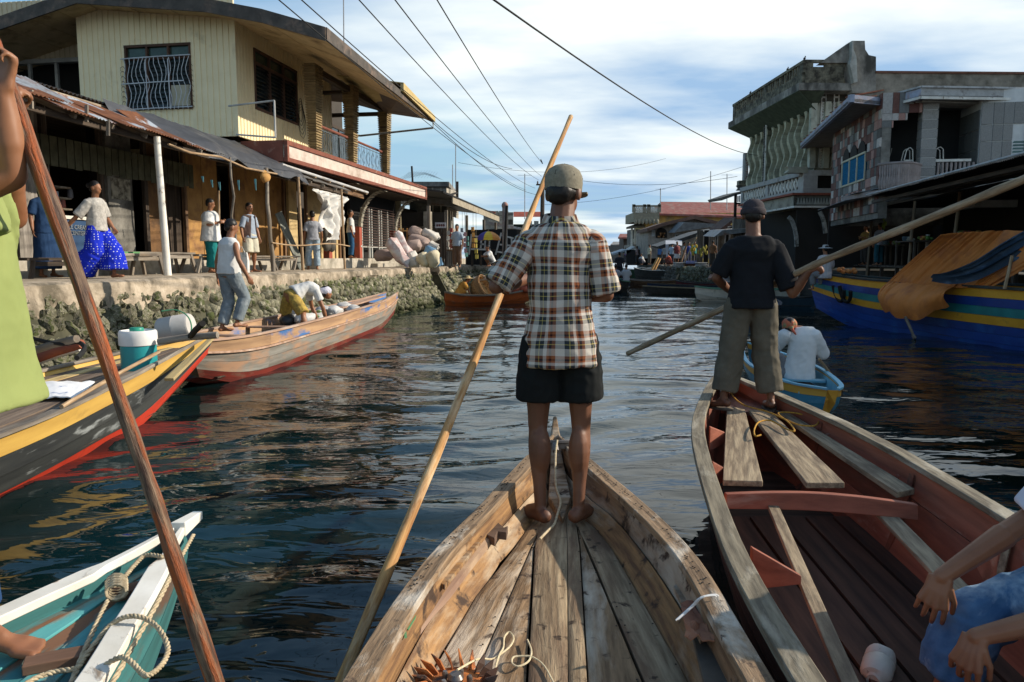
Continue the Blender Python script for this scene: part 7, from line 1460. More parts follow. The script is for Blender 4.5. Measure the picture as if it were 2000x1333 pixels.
for k in range(9): p = Vector((.35 + rng.uniform(-.25, .25), yo + .85 + rng.uniform(-.2, .2), .5 + .16 * (k % 3))); g = MB(); g.ell(p, (.16, .14, .12), 9, 7); tag(g.build('clay_pot', mat('red_clay', (.40, .10, .05), (.25, .06, .035), rough=.5), smooth=60), 'round red clay pot in the pile at the far end of the orange boat', 'pot', 'red pots piled in the orange boat')
g = MB(); g.tube([bkc + Vector((-.3, .3, .3)), bkc + Vector((.5, .35, .42)), bkc + Vector((.7, .3, .1))], .1, 7); tag(g.build('sack_roll', mat('grey_sack', (.4, .37, .32), (.25, .23, .2)), smooth=60), 'pale sack roll lying behind the wicker basket', 'sack')
# --- the big blue boat on the right
NB = mat('deep_blue_paint', (.012, .055, .24), (.008, .035, .16), (.02, .09, .28), cover=.62, s3=1.5, rough=.4, scale=2, bump=.08); NT = mat('teal_stripe', (.02, .20, .19), (.015, .13, .13), rough=.45, scale=3, bump=.08); NY = mat('amber_stripe', (.68, .34, .03), (.55, .26, .02), (.3, .16, .04), cover=.68, s3=4, rough=.45, bump=.1)
Lz = [(9.9, 6.5, 1.02), (9.35, 9.5, 1.02), (8.85, 12.8, 1.04), (8.55, 15.0, 1.06), (8.12, 17.4, 1.10), (7.62, 19.4, 1.24)]; Rz = [(11.4, 6.8, 1.02), (11.0, 9.7, 1.02), (10.45, 12.9, 1.04), (9.9, 15.2, 1.06), (8.9, 17.6, 1.10), (7.70, 19.42, 1.24)]; Kz = [(10.6, 6.8, -.3), (10.15, 9.6, -.35), (9.6, 12.9, -.35), (9.15, 15.1, -.33), (8.5, 17.4, -.2), (7.85, 18.9, .3)]
zb_, zL, zR, zK, zside = boat('big_blue_boat', 'large blue boat with amber and teal stripes moored under the dark market awning', Lz, Rz, Kz, [NY, NB, NT, NY, NB, NB, NB, NB], mat('black_rail', (.03, .05, .05), (.015, .02, .02), rough=.4), m=30, rw=.09, rh=.05, cf=.7)
for k in range(24):
 f = 3 + k; i = min(f, 29); g = MB(); l, r_ = zL[i], zR[i]; g.beam(l + Vector((.05, 0, -.08)), r_ + Vector((-.05, 0, -.08)), .40, .03);
 if i > 14: g.build('deck_board', DKD, zb_)
g = MB(); p = [zL[i] + Vector((-.12, 0, .05)) for i in (27, 26, 25)]
for off in (0, .35):
 c_ = zL[26] + Vector((-.08, -off, -.15)); g.tube([c_ + Vector((-.06 * math.sin(a), .28 * math.cos(a), .32 * math.sin(a) - .1)) for a in [3.1416 * q / 12 + 3.3 for q in range(13)]], .045, 7)
tag(g.build('tyre_fender', BLACK, smooth=60), 'black rubber loops hanging from the bow of the big blue boat', 'fender')
# orange tarpaulin tent
OT = mat('orange_canvas', (.58, .20, .045), (.48, .16, .035), (.36, .12, .04), cover=.6, s3=2, rough=.8, scale=3, bump=.3)
def tp(px, py, i=None, y=None): return at(px, py, y)
R0 = [tp(1838, 458, y=14.4), tp(1900, 455, y=14.2), tp(1990, 448, y=14.0)]
gl = lambda px, py, y: at(px, py, y)
TL = [gl(1838, 458, 14.6), gl(1870, 454, 14.5), gl(1920, 452, 14.4), gl(1975, 450, 14.3)]
TM = [gl(1738, 548, 16.2), gl(1765, 552, 15.7), gl(1815, 556, 15.0), gl(1862, 560, 14.5)]
TB = [gl(1722, 598, 16.0), gl(1742, 610, 15.5), gl(1788, 619, 14.85), gl(1855, 590, 14.35)]
def strip(A, B_, nu, nv, amp, seed, out=(0, 0, 0), powr=1):
 P = []; A = spline(A, nu); B_ = spline(B_, nu)
 for i in range(nu + 1):
  r = []
  for j in range(nv + 1):
   v_ = j / nv; p = A[i].lerp(B_[i], v_); w = noise.noise(Vector((i / nu * 6 + seed, v_ * 1.4, seed))) - 1.1 * abs(noise.noise(Vector((i / nu * 13 + seed + v_ * 1.2, v_ * .8, seed)))) - .5 * abs(noise.noise(Vector((i / nu * 29 + seed - v_ * 2, v_ * 2, seed)))); p = p + Vector(out) * math.sin(v_ * math.pi) + Vector((-.4, -.9, .3)) * (amp * w) + Vector((0, 0, .02 * math.sin(v_ * math.pi))); r.append(p)
  P.append(r)
 return P
ot = thing('orange_tarpaulin', 'orange canvas tarpaulin pitched over the big blue boat and hanging over its side', 'tarpaulin', (TM[1].x, TM[1].y, 1.1))
g = MB(); g.sheet(strip(TL, TM, 70, 24, .055, 1), .01); g.build('slope_sheet', OT, ot, smooth=70)
g = MB(); P = strip(TM, TB, 70, 12, .07, 4, out=(-.22, -.12, 0))
for i, r in enumerate(P):
 for j in range(len(r)): r[j] = r[j] + Vector((0, 0, -.07 * abs(math.sin(i * .16)) * (j / 12) ** 2))
g.sheet(P, .01); g.build('hanging_flap', OT, ot, smooth=70)
# the part right of the crease continues beyond the frame
TL2 = [gl(1960, 450, 14.35), gl(2040, 452, 13.6), gl(2140, 455, 13.0)]; TM2 = [gl(1862, 560, 14.5), gl(1900, 562, 14.2), gl(1925, 566, 14.0)]
g = MB(); g.sheet(strip(TL2, TM2, 40, 18, .07, 9), .01); g.build('slope_sheet', OT, ot, smooth=70)
BT2 = mat('dark_blue_cloth', (.03, .052, .08), (.016, .028, .043), (.07, .11, .16), cover=.62, s3=5, st3=(.3, 1, 1), rough=.6)
g = MB(); A = [gl(1815, 541, 14.7), gl(1850, 532, 14.4), gl(1900, 510, 14.15), (gl(1950, 478, 14.05)), gl(2010, 445, 13.9)]; B_ = [gl(1818, 546, 14.65), gl(1858, 551, 14.3), gl(1905, 543, 14.05), gl(1960, 515, 13.95), gl(2012, 485, 13.8)]; A = spline(A, 26); B_ = spline(B_, 26); P = []
for i in range(27):
 P.append([A[i].lerp(B_[i], j / 14) + Vector((-.02, -.10 - .035 * math.sin(j * 1.25 + i * .1), .03 * math.sin(j * 1.25) + .05 * math.sin(j / 14 * math.pi))) for j in range(15)])
g.sheet(P, .01); tag(g.build('blue_cover', BT2, smooth=70), 'dark blue folded cloth laid diagonally across the orange tarpaulin', 'cloth')
g = MB(); g.tube([gl(1768, 619, 14.9), gl(1786, 660, 14.85)], [.03, .025], 7); g.tube([gl(1783, 655, 14.84), gl(1787, 662, 14.8)], .035, 7); tag(g.build('pole_end', GREYWOOD, smooth=50), 'end of a pole poking out below the hanging orange flap', 'pole')
g = MB(); g.tube([gl(1977, 500, 13.3), gl(1962, 565, 13.3)], .03, 7); tag(g.build('tent_pole', POLEWOOD, smooth=50), 'slim pole holding up the orange tarpaulin at its right end', 'pole')
# --- far boats on the right
def simple_boat(name, lab, p0, p1, w, h, side_m, rail_m, group=None, m=12):
 p0, p1 = Vector(p0), Vector(p1); d = (p1 - p0); u = d.normalized(); nn = Vector((u.y, -u.x, 0)); L_, R_, K_ = [], [], []
 for f, ww in ((0, .25), (.2, .85), (.5, 1), (.8, .75), (1, .06)):
  c_ = p0 + d * f; z = h + (.25 * h) * (2 * f - 1) ** 2; L_.append(c_ - nn * w / 2 * ww + Vector((0, 0, z))); R_.append(c_ + nn * w / 2 * ww + Vector((0, 0, z))); K_.append(p0 + d * (.06 + f * .88) + Vector((0, 0, -.15 + (.2 if f in (0, 1) else 0))))
 return boat(name, lab, L_, R_, K_, side_m, rail_m, m=m, rw=.07, rh=.04)
WHB = mat('cream_boat_paint', (.62, .60, .50), (.48, .46, .38), (.2, .2, .14), cover=.64, s3=2); GRB = mat('dark_boat_paint', (.05, .05, .045), (.025, .025, .022)); GNR = mat('green_rail', (.12, .25, .16), (.07, .15, .1))
simple_boat('white_boat', 'cream white boat with a green rim left of the man in black', G(1357, 588) + Vector((0, 0, 0)), G(1357, 588) + Vector((3.6, -1.0, 0)), .95, .42, [WHB, WHB], GNR)
simple_boat('dark_canoe', 'long low dark canoe lying across the canal before the rocks', Vector((5.9, 34.0, 0)), Vector((11.5, 32.0, 0)), .8, .28, [GRB], wood('olive_rail', (.25, .2, .12), (.12, .1, .06)))
simple_boat('blue_low_canoe', 'dark blue canoe just behind the long dark canoe', Vector((6.5, 36.2, 0)), Vector((11, 34.6, 0)), .8, .32, [mat('navy', (.02, .04, .1))], GRB)
simple_boat('maroon_canoe', 'maroon canoe nearest to the rock quay', Vector((8.2, 37.5, 0)), Vector((10.2, 34.3, 0)), .8, .4, [mat('maroon', (.14, .03, .03))], GRB)
simple_boat('far_red_boat', 'dark boat with red deck and crates of planks at the far quay', Vector((9.0, 55, 0)), Vector((12.2, 50, 0)), 1.5, .75, [GRB, GRB], WHITEP)
simple_boat('small_grey_boat', 'small slate blue boat between the man in black and the big blue boat', Vector((7.2, 21.5, 0)), Vector((5.9, 18.0, 0)), .95, .38, [mat('slate_blue', (.16, .2, .26), (.1, .13, .17))], mat('dark_rail', (.04, .05, .07)))
simple_boat('market_boat', 'dark green boat with a pale rim moored left of the far red boat', Vector((8.3, 62, 0)), Vector((10.5, 57, 0)), 1.3, .7, [mat('dark_green_boat', (.04, .09, .05))], WHITEP)
simple_boat('low_brown_boat', 'low brown boat drifting right of the two seated men', Vector((6.6, 43, 0)), Vector((8.8, 40.5, 0)), .9, .35, [BROWNWOOD], GREYWOOD)
simple_boat('teal_skiff', 'small dark teal boat beside the white boat', Vector((8.0, 25.2, 0)), Vector((9.8, 24.3, 0)), .7, .3, [mat('dark_teal', (.05, .09, .12))], GRB)
simple_boat('two_man_boat', 'small dark boat in mid canal carrying two seated men', Vector((5.25, 38.5, 0)), Vector((5.0, 34.8, 0)), 1.15, .45, [GRB, GRB], GNR)
# sacks on the left quay
SK = [mat('pink_sack', (.62, .46, .44), (.52, .36, .34), (.70, .66, .63), cover=.50, s3=5, rough=.7), mat('white_sack', (.66, .62, .56), (.5, .46, .4), rough=.75), mat('cream_sack', (.68, .6, .42), (.5, .43, .28), rough=.7), mat('blue_sack', (.18, .34, .5), (.12, .24, .38), rough=.7), mat('brown_sack', (.40, .30, .26), (.27, .2, .17), rough=.8)]
for k, (x0, y0, x1, y1, w, c_, dd_, lab) in enumerate(((762, 474, 795, 521, .5, 0, 0, 'tall pink and white sack leaning at the left of the sack pile'), (775, 463, 812, 521, .34, 0, .3, 'long thin pink sack leaning behind the tall one'), (735, 500, 768, 497, .5, 4, .9, 'brown pink sack lying flat on the platform, leftmost'), (800, 495, 815, 521, .5, 1, .2, 'white sack at the centre of the pile'), (822, 497, 834, 521, .5, 2, .0, 'cream yellow sack standing in front'), (842, 495, 850, 522, .5, 2, -.1, 'pale cream sack at the right front of the pile'), (830, 488, 850, 496, .42, 3, .5, 'blue bag on the pile'), (795, 482, 822, 480, .5, 4, .8, 'brownish sack lying in the middle layer'), (800, 468, 838, 478, .55, 4, 1.2, 'dark pink sack lying in the upper layer'), (825, 455, 855, 466, .45, 1, 1.4, 'whitish sack on top of the pile'), (838, 478, 855, 486, .42, 1, 1.0, 'grey white sack at the right of the pile'), (800, 452, 825, 458, .5, 4, 1.7, 'grey brown sack on top, at the back'), (855, 505, 858, 518, .25, 3, .4, 'small pale blue bag at the right foot of the pile'))):
 y_ = 24.6 + dd_; a, b_ = at(x0, y0, y_), at(x1, y1, y_); d = (b_ - a); Ln = d.length; u = d.normalized(); M_ = u.to_track_quat('Z', 'Y').to_matrix(); c_m = (a + b_) / 2; hw = w * .40
 g = MB(); g.lathe([(.0, -Ln * .55), (hw * .5, -Ln * .56), (hw * .9, -Ln * .45), (hw * 1.02, -.1), (hw, .15), (hw * .85, Ln * .4), (hw * .35, Ln * .52), (hw * .2, Ln * .6), (0, Ln * .6)], c_m, 22, M_); g.v = [q + Vector((.07, .07, .05)) * noise.noise(q * 5 + Vector((k, 0, 0))) + Vector((.03, -.03, .03)) * (.5 - 2 * abs(noise.noise(q * 11 + Vector((k, 0, 5))))) for q in g.v]
 zmin = min(q.z for q in g.v);
 if zmin < 1.29: g.v = [q + Vector((0, 0, 1.29 - zmin)) for q in g.v]
 tag(g.build('grain_sack', SK[c_], smooth=60), lab, 'sack', 'sacks piled on the quay')
sc = thing('wooden_stool', 'upturned reddish wooden stool standing on the sack pile', 'stool', at(788, 490, 26))
for x in (779, 786, 795, 804): a, b_ = at(x, 446, 26.2 + .2 * (x % 2)), at(x + 1, 500, 26.2 + .2 * (x % 2)); g = MB(); g.beam(a, b_, .05, .05, up=(0, 1, 0)); g.build('leg', mat('stool_yellow', (.55, .3, .1), (.4, .2, .07)), sc)
a, b_ = at(784, 473, 26.2), at(800, 473, 26.2); g = MB(); g.beam(a, b_, .4, .06); g.build('seat', RED, sc); a, b_ = at(777, 450, 26.2), at(801, 452, 26.2); g = MB(); g.beam(a, b_, .04, .04); g.build('stretcher', mat('stool_yellow', (.5, .3, .1)), sc)
# ------------------------------------------------------------------ people
TS = bpy.data.scenes.new('tmp');
def remesh(mb, vox, it=3, sm=.5):
 me = bpy.data.meshes.new('t'); me.from_pydata([tuple(p) for p in mb.v], [], mb.f)
 bm = bmesh.new(); bm.from_mesh(me); bmesh.ops.recalc_face_normals(bm, faces=bm.faces); bm.to_mesh(me); bm.free()
 o = bpy.data.objects.new('t', me); TS.collection.objects.link(o); m = o.modifiers.new('r', 'REMESH'); m.mode = 'VOXEL'; m.voxel_size = vox
 if it: s_ = o.modifiers.new('s', 'SMOOTH'); s_.iterations = it; s_.factor = sm
 vl = TS.view_layers[0]; vl.update(); e = o.evaluated_get(vl.depsgraph); out = bpy.data.meshes.new_from_object(e)
 TS.collection.objects.unlink(o); bpy.data.objects.remove(o); bpy.data.meshes.remove(me); return out
def solid(name, mb, vox, m, parent, it=3, wr=0, wsc=(6, 6, 3), tcf=None, ridge=False, sm=.5, label=None):
 me = remesh(mb, vox, it, sm); n = len(me.vertices); co = np.empty(n * 3, dtype=np.float32); me.vertices.foreach_get('co', co); co = co.reshape(-1, 3)
 if wr:
  nm = np.empty(n * 3, dtype=np.float32); me.vertices.foreach_get('normal', nm); nm = nm.reshape(-1, 3); sd = rng.uniform(0, 50); d = np.empty(n, dtype=np.float32)
  for i in range(n):
   x, y, z = co[i]; q = noise.noise(Vector((x * wsc[0] + sd, y * wsc[1], z * wsc[2] + .8 * x * wsc[2]))); q2 = noise.noise(Vector((x * wsc[0] * 2.3, y * wsc[1] * 2.3 + sd, z * wsc[2] * 2.6 - x * 5)))
   d[i] = wr * ((1 - 2.4 * abs(q)) * .8 + .5 * (1 - 2.4 * abs(q2)))
  co = co + nm * d[:, None]
 tc = co.copy() if tcf is None else np.array([tcf(Vector(p)) for p in co], dtype=np.float32)
 o0 = np.array(wloc(parent)) if parent else co.mean(0); me.vertices.foreach_set('co', (co - o0).astype(np.float32).ravel()); me.name = name
 a = me.attributes.new('tc', 'FLOAT_VECTOR', 'POINT'); a.data.foreach_set('vector', tc.astype(np.float32).ravel()); a = me.attributes.new('rnd', 'FLOAT', 'POINT'); a.data.foreach_set('value', np.full(n, .5, dtype=np.float32))
 me.materials.clear(); me.materials.append(m); me.shade_smooth(); me.update(); o = bpy.data.objects.new(name, me); COL.objects.link(o)
 if parent: o.parent = parent
 else: o.location = o0
 tag(o, label); return o
def cone(mb, p0, p1, r0, r1, n=10, flat_=1.0, ends=True):
 p0, p1 = Vector(p0), Vector(p1); d = p1 - p0; L = d.length
 if L < 1e-5: return
 pts, rs = [], []
 if ends: pts.append(p0 - d / L * r0 * .85); rs.append(r0 * .35); pts.append(p0 - d / L * r0 * .45); rs.append(r0 * .85)
 for k in range(4): pts.append(p0.lerp(p1, k / 3)); rs.append(r0 + (r1 - r0) * k / 3)
 if ends: pts.append(p1 + d / L * r1 * .45); rs.append(r1 * .85); pts.append(p1 + d / L * r1 * .85); rs.append(r1 * .35)
 mb.tube(pts, rs, n)
BASE = dict(pel=(0, 0, .53), che=(0, .005, .71), nec=(0, -.008, .825), hea=(0, .012, .925), sR=(.108, -.005, .795), sL=(-.108, -.005, .795), eR=(.135, -.01, .635), eL=(-.135, -.01, .635), wR=(.145, .03, .49), wL=(-.145, .03, .49), hR=(.052, 0, .505), hL=(-.052, 0, .505), kR=(.06, .012, .275), kL=(-.06, .012, .275), aR=(.062, -.01, .045), aL=(-.062, -.01, .045), tR=(.085, .10, .012), tL=(-.085, .10, .012), fdir=(0, 1, 0))
SKIN = mat('brown_skin', (.30, .135, .065), (.22, .09, .042), rough=.5, scale=5, bump=.05, var=.02, spec=.4); SKD = mat('dark_skin', (.185, .075, .036), (.11, .043, .021), rough=.55, scale=5, bump=.05, var=.02, spec=.5)
HAIR = mat('black_hair', (.018, .014, .012), (.008, .007, .006), rough=.45, scale=40, bump=.5, bd=.004)
def hand(mb, w, d, n, S, side=1, curl=(.5, .6, .4), spread=.08, thumb=.7):
 w, d, n = Vector(w), Vector(d).normalized(), Vector(n).normalized(); l = d.cross(n).normalized() * side; n = l.cross(d).normalized() * side
 n = n if n.dot(Vector(n)) > 0 else -n
 for i, (ln, rr_) in enumerate(((.40, .048), (.45, .050), (.42, .048), (.33, .042))):
  o = (1.5 - i) * .125 * S; k = w + d * (.50 - .03 * abs(i - 1.2)) * S + l * o; mb.tube([w + l * o * .55, w.lerp(k, .5) + l * o * .12 - n * .012 * S, k], [.085 * S, .078 * S, .062 * S], 8)
  a = 0; p = k; dd = (d + l * (1.5 - i) * spread).normalized()
  for j, (f, cu) in enumerate(zip((.45, .32, .25), curl)):
   a += cu * (1 + .08 * i); v_ = dd * math.cos(a) + n * math.sin(a); q = p + v_ * ln * f * S; cone(mb, p, q, rr_ * S * (1 - .1 * j), rr_ * S * (.92 - .12 * j), 8); p = q
 k = w + d * .14 * S + l * .17 * S; cone(mb, w + d * .05 * S + l * .08 * S, k, .075 * S, .062 * S, 8); v1 = (d * .75 + l * .65 * thumb + n * .35).normalized(); q = k + v1 * .22 * S; cone(mb, k, q, .058 * S, .05 * S, 8); v2 = (d * .85 + n * .5 + l * .1).normalized(); cone(mb, q, q + v2 * .20 * S, .048 * S, .04 * S, 8)
def person(label, loc, yaw=0, H=1.6, J=None, Wj=None, top=None, low=None, skin=SKIN, hair='short', vox=.013, hat=None, feet='bare', hands=None, toes=False, head=(0, 0), group=None, face=False, fat=.92, wr=.006, hatm=None, bv=0):
 j = {k: Vector(v) for k, v in BASE.items()}
 for k, v in (J or {}).items(): j[k] = Vector(v)
 Rm = Matrix.Rotation(yaw, 3, 'Z'); loc = Vector(loc); P = {k: loc + Rm @ (v * H) for k, v in j.items() if k != 'fdir'}
 for k, v in (Wj or {}).items(): P[k] = Vector(v)
 T = thing('person', label, 'person', loc, group)
 rp, rs = (P['hR'] - P['hL']).normalized(), (P['sR'] - P['sL']).normalized(); spine = [P['pel'].lerp(P['che'], -1), P['pel'], P['che'], P['nec']]
 def ring(t, rx, ry, off=0, nn=18):
  u = max(0, min(1, t)) * 2 + 1 if t >= 0 else 1 + t * 2; k = min(max(int(math.floor(u)), 0), 2); f = u - k
  c_ = spine[k].lerp(spine[k + 1], f); d = (spine[k + 1] - spine[k]).normalized(); tt = max(0, min(1, t)); r_ = rp.lerp(rs, tt); r_ = (r_ - d * r_.dot(d)).normalized(); fw = d.cross(r_).normalized(); rx, ry = rx * H * fat + off, ry * H * fat + off
  return [c_ + r_ * (rx * math.copysign(abs(math.cos(a)) ** .85, math.cos(a))) + fw * (ry * math.copysign(abs(math.sin(a)) ** .85, math.sin(a))) for a in [2 * math.pi * q / nn for q in range(nn)]]
 TR = [(-.14, .084, .058), (0, .092, .066), (.25, .080, .056), (.5, .088, .060), (.72, .102, .064), (.86, .094, .050), (1.0, .050, .036)]
 b = MB(); b.loft([ring(*q) for q in TR]); cone(b, P['nec'] + Vector((0, 0, -.02 * H)), P['hea'] + Vector((0, 0, -.02 * H)), .036 * H, .034 * H)
 hy, hp = head; HM = Rm @ Matrix.Rotation(hy, 3, 'Z') @ Matrix.Rotation(hp, 3, 'X'); hc = P['hea']
 b.ell(hc + HM @ Vector((0, -.006 * H, .012 * H)), (.044 * H, .056 * H, .054 * H), 14, 10, HM); b.ell(hc + HM @ Vector((0, .014 * H, -.026 * H)), (.033 * H, .038 * H, .038 * H), 12, 8, HM)
 cone(b, hc + HM @ Vector((0, .046 * H, .006 * H)), hc + HM @ Vector((0, .056 * H, -.012 * H)), .006 * H, .010 * H, 6)
 for s_ in (-1, 1): b.ell(hc + HM @ Vector((s_ * .046 * H, -.006 * H, -.006 * H)), (.008 * H, .014 * H, .020 * H), 8, 6, HM)
 for s_, S in (('R', 1), ('L', -1)):
  cone(b, P['s' + s_].lerp(P['che'], .24), P['e' + s_], .030 * H * fat, .024 * H * fat); cone(b, P['e' + s_], P['e' + s_].lerp(P['w' + s_], .35), .024 * H * fat, .025 * H * fat); cone(b, P['e' + s_].lerp(P['w' + s_], .35), P['w' + s_], .025 * H, .016 * H)
  hd = (hands or {}).get(s_, {}); d = Vector(hd.get('d', (P['w' + s_] - P['e' + s_]))); n_ = Vector(hd.get('n', Rm @ Vector((-S * .9, .4, 0)))); hand(b, P['w' + s_], d, n_, .108 * H * hd.get('k', 1), hd.get('side', 1), hd.get('curl', (.4, .4, .3)), hd.get('spread', .05))
  h_, k_, a_, t_ = P['h' + s_], P['k' + s_], P['a' + s_], P['t' + s_]
  ff = H * fat; cone(b, h_, h_.lerp(k_, .5), .054 * ff, .045 * ff); cone(b, h_.lerp(k_, .5), k_.lerp(h_, .12), .045 * ff, .034 * ff); cone(b, k_.lerp(h_, .12), k_, .034 * ff, .032 * ff); cone(b, k_, k_.lerp(a_, .25), .030 * ff, .034 * ff); fw = (t_ - a_); fw.z = 0; fw = fw.normalized() if fw.length > 1e-4 else Rm @ Vector((0, 1, 0))
  b.ell(k_.lerp(a_, .3) - fw * .010 * H, (.034 * ff, .037 * ff, .075 * H), 10, 8); cone(b, k_.lerp(a_, .3), k_.lerp(a_, .7), .034 * ff, .022 * ff); cone(b, k_.lerp(a_, .7), a_, .022 * ff, .019 * ff)
  up = Vector((0, 0, 1)); sd = fw.cross(up); hl = a_ - fw * .022 * H - up * .022 * H; ba = t_ - fw * .035 * H + up * .004 * H
  ba = ba - up * .006 * H; cone(b, hl, ba, .021 * H, .011 * H); cone(b, hl + up * .006 * H, ba + sd * .014 * H, .016 * H, .011 * H); cone(b, hl, ba - sd * .016 * H, .016 * H, .012 * H); cone(b, a_ - up * .006 * H, a_.lerp(ba, .5) - up * .002 * H, .020 * H, .014 * H)
  if toes:
   for q, (o_, l_, r_) in enumerate(((-.022, .046, .0098), (-.007, .044, .0068), (.006, .040, .0064), (.018, .034, .006), (.029, .027, .0056))):
    o2 = sd * (o_ * (1 if s_ == 'R' else -1) * H); p = ba + o2; cone(b, p, p + fw * l_ * H * .85 - up * .004 * H, r_ * H, r_ * H * .95, 7)
  else: cone(b, ba + sd * .012 * H, t_ + sd * .01 * H, .016 * H, .011 * H); cone(b, ba - sd * .010 * H, t_ - sd * .008 * H, .017 * H, .013 * H)
 solid('body', b, bv or vox, skin, T, it=4)
 if hair:
  g = MB(); g.ell(hc + HM @ (Vector((0, -.011, -.002) if hat in ('cap', 'beanie') else (0, -.015, .026)) * H), (.046 * H, .056 * H, (.030 if hat in ('cap', 'beanie') else .052) * H), 14, 10, HM); g.ell(hc + HM @ Vector((0, -.036 * H, -.006 * H)), (.040 * H, .030 * H, .034 * H), 12, 8, HM)
  if hair == 'bun': g.ell(hc + HM @ Vector((0, -.078 * H, .03 * H)), (.028 * H, .028 * H, .026 * H), 10, 8, HM)
  if hair == 'long': g.ell(hc + HM @ Vector((0, -.03 * H, -.05 * H)), (.048 * H, .03 * H, .07 * H), 12, 8, HM)
  solid('hair', g, max(vox * .7, .008), HAIR, T, it=2, wr=.002, wsc=(40, 40, 20))
 if face:
  for s_ in (-1, 1):
   g = MB(); g.ell(hc + HM @ Vector((s_ * .018 * H, .047 * H, .008 * H)), (.0075 * H, .005 * H, .0045 * H), 8, 6, HM); g.build('eye', flat('eye_dark', (.03, .02, .02), rough=.2), T, smooth=80)
   g = MB(); g.tube([hc + HM @ Vector((s_ * .009 * H, .050 * H, .019 * H)), hc + HM @ Vector((s_ * .02 * H, .049 * H, .022 * H)), hc + HM @ Vector((s_ * .03 * H, .043 * H, .018 * H))], .0028 * H, 5); g.build('eyebrow', HAIR, T)
  g = MB(); g.ell(hc + HM @ Vector((0, .047 * H, -.031 * H)), (.013 * H, .006 * H, .0045 * H), 8, 6, HM); g.build('mouth', flat('lips', (.16, .05, .035)), T, smooth=80)
 def limbc(mb, A, B_, C, f, r0, r1, r2, off):
  r0, r1, r2 = r0 * fat, r1 * fat, r2 * fat
  if f <= 1: e = A.lerp(B_, f); cone(mb, A, e, r0 * H + off, r0 * H + (r1 * H - r0 * H) * f + off * 1.1, 12, ends=False); mb.ell(A, (r0 * H + off * .45,) * 3, 12, 8)
  else: cone(mb, A, B_, r0 * H + off, r1 * H + off, 12); cone(mb, B_, B_.lerp(C, f - 1), r1 * H + off, r2 * H + off * 1.3, 12, ends=False)
 if low:
  k_, m_, f, off = low[:4]; g = MB(); fl = low[4] if len(low) > 4 else 0
  if k_ == 'skirt':
   ce = (P['kR'] + P['kL']) / 2; ae = (P['aR'] + P['aL']) / 2; g.loft([ring(.16, .078, .054, off * .5), ring(0, .095, .07, off), ring(-.2, .105, .08, off)] + [[c_ + (p - c0) * s_ for p in ring(-.2, .105, .08, off)] for c0 in [sum(ring(-.2, .1, .08), Vector()) / 18] for c_, s_ in ((ce, 1.15 + fl * .3), (ce.lerp(ae, .8 * f), 1.25 + fl))])
  else:
   g.loft([ring(.16, .078, .054, off * .5), ring(0, .093, .068, off), ring(-.10, .088, .066, off)])
   for s_ in 'RL':
    r2 = .024 + fl; A, B_, C = P['h' + s_], P['k' + s_], P['a' + s_]
    if f <= 1: e = A.lerp(B_, f); g.tube([A + Vector((0, 0, .07)), A + Vector((0, 0, .03)), A.lerp(e, .25), A.lerp(e, .5), e], [.03 * H, .048 * H * fat + off * .7, .054 * H * fat + off, .055 * H * fat + off, .055 * H * fat + off + fl * H * .5, .053 * H * fat + off * 1.1 + fl * H], 14)
    else: cone(g, A, B_, .056 * H * fat + off, .040 * H * fat + off * 1.2 + fl * H * .5, 14); e = B_.lerp(C, f - 1); g.tube([B_, B_.lerp(e, .5), e], [.040 * H + off * 1.2 + fl * H * .5, .036 * H + off * 1.3 + fl * H * .8, .028 * H + off * 1.6 + fl * H], 14)
  solid({'skirt': 'skirt', 'shorts': 'shorts'}.get(k_, 'trousers'), g, vox, m_, T, it=2, wr=wr, wsc=(7, 7, 7) if k_ != 'skirt' else (9, 9, 2))
 if top:
  k_, m_, sl, off, hem = top[:5]; g = MB(); rr = [ring(hem, .108, .086, off * .9)] + ([ring(hem * .5, .106, .084, off * .8), ring(0, .100, .077, off * .8), ring(.22, .086, .064, off)] if hem < -.05 else []) + [ring(t, rx, ry, off) for t, rx, ry in TR if t > max(hem, .22) + .05 and t < .95] + [ring(.97, .075 if k_ != 'tank' else .055, .045, off * .6), ring(1.04, .050, .038, off * .5)]
  tcf, tcs = (None, {}) if len(top) < 6 else top[5](P, H, Rm)
  g.loft(rr)
  for s_ in 'RL':
   if sl <= 0: continue
   if tcf is None: limbc(g, P['s' + s_].lerp(P['che'], .20), P['e' + s_], P['w' + s_], sl, .032, .031, .022, off)
   else: h_ = MB(); limbc(h_, P['s' + s_].lerp(P['che'], .22), P['e' + s_], P['w' + s_], sl, .032, .033, .022, off); solid('sleeve', h_, vox, m_, T, it=2, wr=wr * .8, wsc=(9, 9, 9), tcf=tcs[s_])
  if tcf is not None:
   for s_ in 'RL': g.ell(P['s' + s_].lerp(P['che'], .22), (.031 * H + off * .4,) * 3, 12, 8)
  solid('shirt', g, vox, m_, T, it=3, wr=wr, wsc=(6, 6, 6), tcf=tcf)
